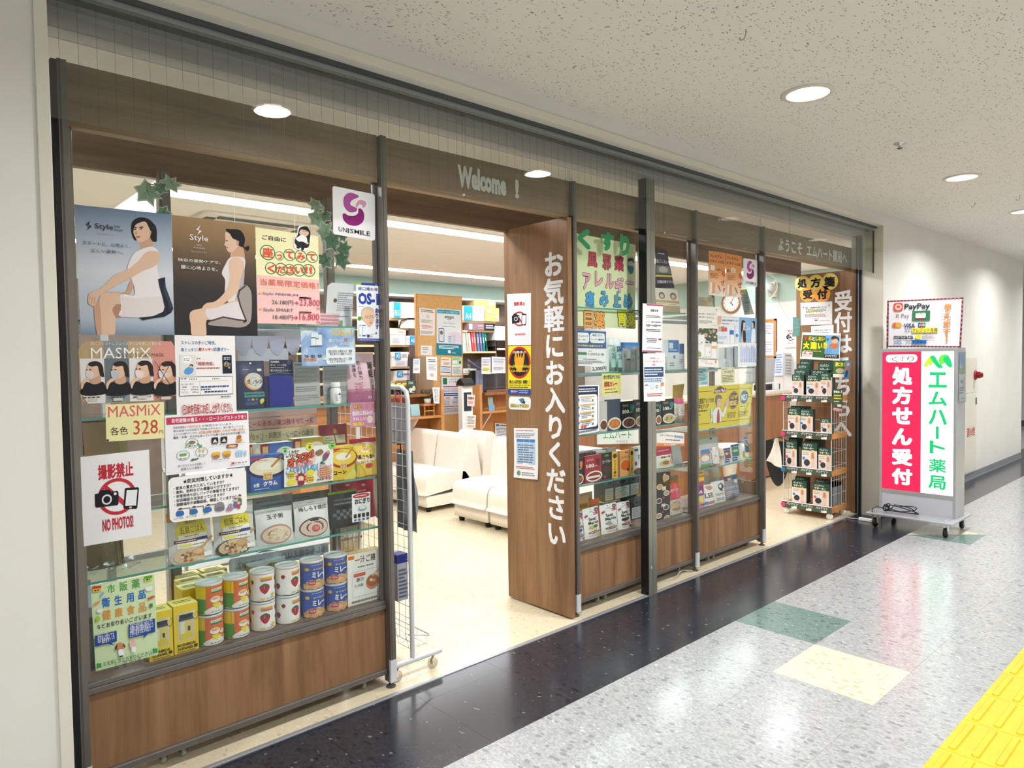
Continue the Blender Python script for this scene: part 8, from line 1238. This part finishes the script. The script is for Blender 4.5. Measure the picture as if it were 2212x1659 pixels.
els += [C.r(478, 897, 494, 978, LGN), C.t(436, 985, 534, 1078, 'ト', LGN, .03), C.t(430, 1100, 538, 1196, '薬', LGN, .022), C.t(426, 1205, 534, 1305, '局', LGN, .03)]
Ink(els, .45, d0=.0016).build(lambda u, v, d=0: Vector((-d, .2755 - .551 * u, 1.518 - 1.2 * v)), t)
# payment board standing on the sign
C = Crop(1860, 620, .33750, [(168, 88), (657, 66), (640, 388), (165, 385)])
o = put(C, 'payment_board', 'white payment methods board with checked rim on top of the lit sign', 'sign', '#e9e9ee', [('R', 0, 0, 1, .03, '#6a2c3a'), ('R', 0, .97, 1, 1, '#6a2c3a'), ('R', 0, 0, .022, 1, '#6a2c3a'), ('R', .978, 0, 1, 1, '#6a2c3a')] + [('R', .022 + .0478 * i, a, .046 + .0478 * i, a + .03, '#a8707c') for i in range(20) for a in (0, .97)] + [('R', a, .03 + .09 * i, a + .022, .075 + .09 * i, '#a8707c') for i in range(10) for a in (0, .978)] +
 [C.r(210, 104, 268, 156, '#e0503c', .03), C.e(240, 130, 22, 20, '#f3c8c0'), C.e(240, 128, 12, 9, '#e0503c'), C.t(280, 108, 442, 150, 'PayPay', '#33343a', .02), C.t(228, 175, 310, 205, 'R Pay', '#8a5a6a', .0), C.r(330, 155, 442, 216, '#3a7a52'), C.r(350, 168, 415, 200, '#e6e9e6', .02), C.t(362, 166, 402, 180, 'R Pay', '#6a3a3a', .0), C.r(350, 204, 408, 210, '#8a2c3a'), C.e(222, 246, 20, 16, '#e0703c'), C.e(242, 246, 20, 16, '#e8b03c'), C.t(275, 236, 348, 262, 'VISA', '#2c3f78', .03), C.r(368, 230, 382, 260, '#2c5aa8', .005), C.r(384, 230, 397, 260, '#c83a44', .005), C.r(399, 230, 413, 260, '#3a9a5a', .005), C.t(371, 240, 410, 252, 'JCB', '#f3f3f3', .02), C.t(282, 266, 322, 290, 'など', '#44454c', .0), C.r(327, 264, 492, 292, '#ece24a'), C.t(330, 266, 490, 290, 'クレジット各種', '#44454c', .01), C.t(212, 314, 335, 334, 'manaca', '#33343a', .02), C.e(367, 319, 17, 16, '#eadf3a'), C.l(396, 298, 470, 334, 3, '#a88a90'), C.t(212, 342, 262, 364, 'toica', '#3a8ad0', .02), C.t(288, 342, 322, 362, 'など', '#44454c', .0), C.r(327, 340, 420, 364, '#2f7fd0'), C.t(330, 342, 418, 362, '交通系IC', '#1c2c4a', .01)] + [C.t(x, y - 20, x + 46, y + 20, ch, '#ea8a4c', .04) for ch, x, y in (('使', 534, 128), ('え', 532, 180), ('ま', 530, 232), ('す', 528, 284))] + [C.t(545, 312, 556, 352, '！', '#ea8a4c', .04)], y=0, x=SX + .05, thick=.004)
MB().tube([(0, .292, -.22), (0, .292, .09)], .004, BLACK, 6).build('support_rod', o, loc=(.012, 0, 0))
# leaflet holder on the sign's flank
sheet('leaflet', 'blue and green scenery leaflet in a clear holder on the side of the lit sign', 'leaflet', [(SX + .05, 1.7625, 1.50), (SX + .21, 1.7625, 1.50), (SX + .21, 1.7625, 1.10), (SX + .05, 1.7625, 1.10)], '#e9eef0', [('R', 0, 0, 1, .28, '#7fb4e0'), ('S', [(.0, .3), (.3, .24), (.6, .3), (1, .22), (1, .42), (0, .42)], '#9ac07a'), ('S', [(.1, .3), (.25, .2), (.4, .3)], '#e6ecef'), ('E', .85, .06, .08, .03, '#e0b04a'), ('R', .75, .5, .95, .7, '#e8c05a'), ('T', .3, .55, .6, .63, '募集', '#3a4a5a', .03), ('L', .06, .7, .9, .85, 3, '#445'), ('L', .4, .92, .9, .97, 1, '#556')])
MB().prism([(0, 0), (.18, 0), (.18, .42), (0, .42)], 0, .003, ACRYL, 'y').build('leaflet_holder', loc=(SX + .04, 1.7565, 1.09), label='clear plastic holder on the side of the lit sign', category='holder')
# cable coil on the base plate and power tap on the floor
o = empty('power_cable', (SX - .10, 2.15, .13), 'black cable coiled on the base of the lit sign', 'cable'); pts = []; rg = random.Random(2)
for i in range(90):
    a = i * .34; k = 1 if i < 45 else -1; pts.append((.03 * sin(a * 1.3), .05 + .12 * k * (1 - cos(a)) * .55 + .05 * cos(a), .012 + .032 * (1 + sin(a + (i // 18))) * (1 if i % 30 > 6 else .5)))
MB().tube(pts, .0042, col('#17171a', .4), 7).build('coil', o)
MB().tube([(-.03, .10, .03), (-.05, .17, .05), (-.08, .20, .03), (-.11, .19, -.02)], .0042, col('#17171a', .4), 7).build('loose_end', o)
o = empty('power_strip', (6.55, 2.47, 0), 'white power tap on the dark floor between the wall and the sign base', 'power strip')
MB().box(-.02, -.06, .001, .02, .06, .026, WHITE).build('body', o, bevel=.004); MB().tube([(0, .06, .012), (-.01, .14, .008), (.02, .2, .01), (.08, .27, .012), (.18, .27, .012)], .0035, col('#e6e3d6', .5), 6).build('cord', o)
o = empty('floor_cable', (3.9, 2.73, 0), 'grey white cable lying under the middle cabinet', 'cable')
MB().tube([(-.12, .02, .004), (.04, -.02, .005), (.12, .0, .03), (.2, .03, .02), (.27, -.01, .006)], .005, col('#a9a69c', .5), 7).build('cord', o)
# hydrant cabinet in the corridor wall
o = empty('hydrant_cabinet', (9.24, YW, .09), 'cream fire hydrant cabinet with red lamp in the far corridor wall', 'cabinet')
MB().box(0, -.018, 0, .49, 0, 1.36, STEEL_W).build('frame', o, bevel=.002); MB().box(.012, -.022, .012, .478, -.017, .93, STEEL_W).build('door', o, bevel=.002); MB().box(.012, -.022, .945, .478, -.017, 1.345, STEEL_W).build('upper_panel', o, bevel=.002)
MB().lathe([(.06, 0), (.06, -.012), (.045, -.02)], col('#9a1c24', .3), (.40, -.02, 1.15), 20, 'y').build('lamp_base', o); MB().lathe([(.04, -.02), (.04, -.05), (.025, -.08), (0, -.085)], col('#8a101c', .12), (.40, -.02, 1.15), 20, 'y').build('lamp', o)
MB().box(.43, -.028, .80, .46, -.021, .88, col('#3a3a3c', .4)).build('handle', o); Ink([('T', .1, .4, .9, .52, '消火栓', '#c03a3a', .02)], .5).build(lambda u, v, d=0: Vector((.05 + .4 * u, -.0225 - d, .9 * (1 - v))), o)
# tactile paving
t = empty('tactile_paving', (2.94, .692, 0), 'yellow tactile paving strip of ribbed tiles along the corridor floor', 'tactile paving')
pl = MB().box(.001, -.149, -.003, .301, .149, .004, YELLOW).build('tile', t, bevel=.001)
def bar_mesh():
    w, h, L = .0145, .0055, .272; mb = MB(); b = []; n = 5
    for k, (s, z) in enumerate(((1, .0), (.72, h))):
        r = w * s; ring = [(L - w + r * cos(radians(-90 + 36 * j)), r * sin(radians(-90 + 36 * j)), z) for j in range(6)] + [(w + r * cos(radians(90 + 36 * j)), r * sin(radians(90 + 36 * j)), z) for j in range(6)]; b += ring
    mb.add(b, [tuple(range(12, 24))] + [(j, (j + 1) % 12, 12 + (j + 1) % 12, 12 + j) for j in range(12)], YELLOW); return mb
bm_ = bar_mesh().build('raised_bar', pl, loc=(.015, .112, .004))
ROW = (.112, .037, -.038, -.113)
for r in ROW[1:]: c = bm_.copy(); COL.objects.link(c); c.parent = pl; c.location = (.015, r, .004)
for i in list(range(-10, 0)) + list(range(1, 31)):
    q = pl.copy(); COL.objects.link(q); q.parent = t; q.location = (.302 * i, 0, 0)
    if -3 < i < 24:
        for r in ROW: c = bm_.copy(); COL.objects.link(c); c.parent = q; c.location = (.015, r, .004)
# wire rack with support packs in the second entrance
WX, WY0, WY1 = 6.345, 2.69, 3.155; TW = col('#d9d9d6', .4, .2)
t = empty('wire_rack', (WX, WY0, 0), 'white wire rack of bandage support packs before the reception board', 'rack'); D_ = WY1 - WY0
RZ = (.118, .452, .790, 1.128)
for x in (.012, .33):
    for y in (.008, D_ - .008): MB().tube([(x, y, .07), (x, y, 1.30)], .004, TW, 6).build('post', t)
for y in (.006, D_ - .006):
    w = MB()
    for k in range(8): w.tube([(.012, y, .1 + .13 * k), (.33, y, .1 + .13 * k)], .0017, TW, 4, caps=False)
    for k in range(1, 6): w.tube([(.012 + .053 * k, y, .07), (.012 + .053 * k, y, 1.06)], .0017, TW, 4, caps=False)
    w.build('wire_lattice', t)
w = MB()
for k in range(9): w.tube([(.33, .006, .1 + .13 * k), (.33, D_, .1 + .13 * k)], .0017, TW, 4, caps=False)
w.build('wire_lattice', t)
for i, z in enumerate(RZ):
    s = MB().box(.004, 0, z - .052, .335, D_, z - .006, W_ORANGE).build('tier', t, bevel=.001)
    st = MB().box(-.004, .0, z - .056, .001, D_ - .0, z + .004, col('#4a5548', .4)).build('label_strip', s); MB().box(-.006, 0, z + .002, .003, D_, z + .008, WHITE).build('edge', s)
    Ink([('T', .10 + .3 * k, .12, .33 + .3 * k, .48, 'バンテリン', '#f3f3ee', .03) for k in range(3)] + [('R', .2 + .3 * k, .6, .31 + .3 * k, .98, '#f1efe9') for k in range(3)] + [('R', .2 + .3 * k, .6, .25 + .3 * k, .76, '#6ac0a0' if i in (1, 0) else '#e07a90') for k in range(3)], 8, d0=.001).build(lambda u, v, d=0, z=z: Vector((-.004 - d, D_ * (1 - u), z + .004 - .06 * v)), st)
    m = MB().prism([(D_ - .012 + .022 * cos(2 * pi * k / 20), z - .028 + .022 * sin(2 * pi * k / 20)) for k in range(20)], -.008, -.005, col('#2f8fe0' if i == 1 else '#d83a72', .4), 'x').build('round_tag', s)
for x in (.03, .31):
    for y in (.03, D_ - .03): MB().lathe([(0, -.01), (.028, -.01), (.03, 0), (.028, .01), (0, .01)], WHITE, (x, y, .03), 16, 'x').box(x - .014, y - .012, .03, x + .014, y + .012, .066, WHITE).build('caster', t)
def pack(lb, pl, pr, pt, z, x, els=None, c='#24493c', d=.03, h=None, tilt=-.08, k=[0]):
    a = atx(pl, pt, x); b_ = atx(pr, pt, x); w = a.y - b_.y; h = h or (a.z - z); k[0] += 1
    o = MB().box(-w / 2, 0, 0, w / 2, d, h, col('#39443f', .45)).build('support_pack', loc=(x, (a.y + b_.y) / 2, z + .001), rot=(0, 0, -pi / 2), label=lb, category='pack', group='bandage support packs on the wire rack')
    e = els or [('R', 0, 0, 1, .3, c), ('T', .1, .05, .7, .15, 'バンテリン', '#eef0e6', .03), ('T', .1, .17, .8, .27, 'サポーター', '#eef0e6', .04), ('R', 0, .3, 1, .33, '#d8b040'), ('R', 0, .33, 1, 1, '#e6dcd6'), ('L', .06, .37, .5, .5, 2, '#8a8a7a'), ('E', .14, .62, .09, .06, '#d8507a' if k[0] % 2 else '#3a8ad0'), ('S', [(.62, .32), (.72, .28), (.82, .32), (.9, .5), (.84, .68), (.82, .98), (.62, .98), (.6, .68), (.54, .5)], '#e8c8b4'), ('S', [(.66, .4), (.78, .4), (.8, .6), (.64, .6)], '#c8906a'), ('E', .34, .78, .2, .13, '#3a3a3e')]
    Ink(e, w / h).build(lambda u, v, dd=0, w=w, h=h: Vector((-w / 2 + u * w, -dd, h * (1 - v))), o); return o
for a in ((1711, 1736, 809, 3, 0, 'top tier front row, first support pack with dark pad'), (1742, 1773, 810, 3, 0, 'top tier front row, middle support pack'), (1773, 1796, 806, 3, 0, 'top tier front row, last support pack'), (1716, 1748, 798, 3, .06, 'top tier second row, first green header'), (1752, 1790, 799, 3, .06, 'top tier second row, second green header'), (1722, 1750, 786, 3, .12, 'top tier third row, first green header'), (1768, 1800, 783, 3, .12, 'top tier third row, second green header'), (1728, 1754, 778, 3, .18, 'top tier back row, green header'),
    (1702, 1729, 881, 2, 0, 'second tier, white pack with pink foot, first'), (1728, 1756, 884, 2, 0, 'second tier, white pack with pink foot, second'), (1708, 1748, 877, 2, .07, 'second tier, red topped pack behind'), (1773, 1797, 904, 2, 0, 'second tier, short pack lying back at the end'),
    (1697, 1721, 952, 1, 0, 'third tier, green pack with back figure, first'), (1732, 1765, 955, 1, 0, 'third tier, green pack with back figure, middle'), (1768, 1797, 967, 1, 0, 'third tier, green pack with back figure, last'), (1704, 1730, 945, 1, .07, 'third tier, pale header behind the first pack'), (1738, 1778, 949, 1, .08, 'third tier, pale header behind the middle pack'),
    (1711, 1742, 1037, 0, 0, 'bottom tier, green pack with shoe picture, first'), (1756, 1791, 1043, 0, 0, 'bottom tier, green pack with shoe picture, second'), (1718, 1746, 1029, 0, .07, 'bottom tier, gold header behind the first pack'), (1760, 1790, 1034, 0, .08, 'bottom tier, gold header behind the second pack')):
    pl_, pr_, pt_, i, dx, lb = a; z = RZ[i]
    pack(lb, pl_, pr_, pt_, z, WX + .018 + dx, None, ['#2c5242', '#24493c', '#4a5a50'][int(dx * 100) % 3], d=.05 if dx == 0 else .04)
for i in range(5): MB().box(0, -.0, 0, .018, .12, .20, col(['#8a8d92', '#a0a3a8', '#7d8086'][i % 3], .45)).box(.0, .0, .17, .0185, .1205, .2, col('#3a4a8a', .4)).build('brace_pack', loc=(WX + .09 + .042 * i, WY0 + .02, RZ[0] + .002), label='grey and blue brace pack at the flank of the bottom tier, %s from the front' % NTH[i], category='pack', group='grey brace packs in the wire rack')
sheet('leaflet', 'green leaflet with cut-out figure on the flank of the wire rack', 'leaflet', [tuple(ony_) for ony_ in (at(1801, 779, 2.685), at(1839, 780, 2.685), at(1833, 816, 2.685), at(1799, 815, 2.685))], '#3f6a34', [('T', .1, .08, .66, .35, '腰に効く', '#f0e24a', .05), ('E', .4, .6, .26, .16, '#c9b48a'), ('R', .0, .8, .7, 1, '#e8e6d8'), ('R', .66, .0, 1, 1, '#5a9ad0'), ('E', .84, .2, .1, .1, '#e8c0a0'), ('S', [(.74, .34), (.94, .34), (.9, .6), (.76, .6)], '#e07a3c'), ('S', [(.76, .6), (.9, .6), (.86, .95), (.74, .95)], '#2c4a8a')], thick=.001)
sheet('leaflet', 'dark green leaflet hanging lower on the flank of the wire rack', 'leaflet', [tuple(q) for q in (at(1799, 841, 2.684), at(1821, 840, 2.684), at(1819, 889, 2.684), at(1799, 886, 2.684))], '#4a5f3a', [('T', .1, .06, .9, .18, 'No.1', '#e9e9f6', .05), ('L', .1, .24, .9, .5, 2, '#e6dc4a'), ('L', .1, .54, .7, .6, 1, '#fff'), ('R', .45, .7, .9, .8, '#e8e6e0'), ('R', 0, .88, 1, 1, '#d89aa0')], thick=.001)
o = empty('hanging_cloth', (WX - .01, 3.17, .62), 'cream cloth sample hanging from the side of the wire rack', 'cloth')
MB().grid(lambda u, v: (-.05 + .025 * sin(6 * u + 3 * v) - .04 * v, -.06 + (.02 + .14 * v) * u + .06 * (1 - v), .10 - .27 * v + .05 * u * v), 8, 8, mottled('cream_cloth', '#dcd2c2', '#e8dfd0', 60, .8)).build('cloth', o)
o = empty('hanging_bag', (WX + .06, 3.20, .6), 'black sling bag hanging behind the cream cloth', 'bag')
MB().grid(lambda u, v: (.02 * sin(pi * u) * sin(pi * v), -.10 + .26 * u, .08 - (.14 + .30 * sin(pi * u) ** .7) * v), 10, 6, col('#19191b', .6)).build('body', o); MB().tube([(0, -.09, .07), (0, .0, .12), (0, .15, .07)], .008, BLACK).build('strap', o)
# net stand in the first entrance
NX = 1.845; t = empty('net_stand', (NX, 2.75, 0), 'wheeled pale grey wire net stand at the first entrance behind the cabinet post', 'stand'); GR = col('#d3d5d9', .35, .1); L = .75
MB().tube([(0, 0, .085), (0, 0, 1.31), (0, .012, 1.355), (0, .05, 1.375), (0, L - .05, 1.375), (0, L - .012, 1.355), (0, L, 1.31), (0, L, .085)], .0115, GR, 12).build('frame', t)
w = MB()
for k in range(22): w.tube([(0, 0, .16 + .056 * k), (0, L, .16 + .056 * k)], .0018, GR, 4, caps=False)
for k in range(1, 14): w.tube([(0, .054 * k, .16), (0, .054 * k, 1.37)], .0018, GR, 4, caps=False)
w.build('wire_lattice', t)
for y in (0, L):
    MB().tube([(-.13, y, .078), (.165, y, .078)], .014, GR, 12).build('foot_bar', t)
    for x in (-.09, .115):
        c = MB().lathe([(0, -.011), (.024, -.011), (.027, -.005), (.027, .005), (.024, .011), (0, .011)], thin_glass('clear_wheel', '#e6e4da', .1, .1), (x, y, .028), 18, 'y').lathe([(0, -.013), (.008, -.013), (.008, .013), (0, .013)], CHROME, (x, y, .028), 10, 'y').build('caster', t); MB().tube([(x, y + .015, .028), (x + .01, y + .014, .05), (x + .012, y, .068)], .005, col('#b8b4a0', .25, .8), 6).build('fork', c)
w = MB()
for k in range(8): w.tube([(.0, .06 + .085 * k, .19), (.02, .06 + .085 * k, .11), (.12, .06 + .085 * k, .105), (.13, .06 + .085 * k, .15)], .0016, GR, 4, caps=False)
for x, z in ((.02, .11), (.07, .107), (.12, .105)): w.tube([(x, .04, z), (x, L - .06, z)], .0016, GR, 4, caps=False)
w.build('wire_basket', t); MB().tube([(.0, .03, .19), (.12, .03, .155), (.135, .05, .15), (.135, L - .06, .15), (.0, L - .04, .19)], .004, GR, 8).build('basket_rim', t)
def garment(nm, lb, x, y, z0, z1, wy, c, cat):
    o = empty(nm, (x, y, z0), lb, cat); h = z1 - z0
    MB().grid(lambda u, v: ((.055 * sin(pi * min(1, v * 1.3)) + .012 * sin(9 * u)) * sin(pi * u) + .02 * v, wy * (u - .5) * (1.05 - .15 * v) - .04 * (1 - v), h * v), 12, 12, mottled(nm + '_fabric', c, c, 40, .8)).build('cloth', o); MB().tube([(0, 0, h - .01), (0, .0, h + .03), (-.02, 0, h + .03)], .003, BLACK, 6).build('hook', o)
garment('hanging_jacket', 'slate grey jacket hanging from the net stand', NX + .015, 2.84, .69, 1.07, .16, '#84878c', 'jacket'); garment('hanging_apron', 'beige apron hanging on the inner side of the net stand', NX - .06, 2.96, .74, 1.09, .15, '#b0a48c', 'apron')
MB().grid(lambda u, v: (.01 * sin(5 * u), .14 * u, .20 * v), 6, 3, col('#b9b6bb', .6)).build('paper_bag', loc=(NX + .006, 2.78, 1.10), label='grey paper bag hung flat on the net stand', category='bag')
MB().tube([(0, .0, .0), (0, .02, .06), (0, .04, .062), (0, .06, .0)], .0025, col('#d8436a', .4), 6).build('pink_hook', loc=(NX - .004, 2.80, 1.29), label='bright pink plastic hook on the net stand top', category='hook')
o = MB().box(-.03, 0, 0, .028, .09, .22, col('#a4a9b4', .4)).box(-.031, -.001, .18, .029, .06, .221, col('#22307c', .4)).build('hanging_pack', loc=(NX - .02, 2.79, .36), label='silver and blue pack hanging low on the net stand', category='pack'); Ink([('L', .1, .3, .9, .95, 8, '#5a6070')], .3).build(lambda u, v, d=0: Vector((-.03 + .058 * u, -.0015 - d, .22 * (1 - v))), o)
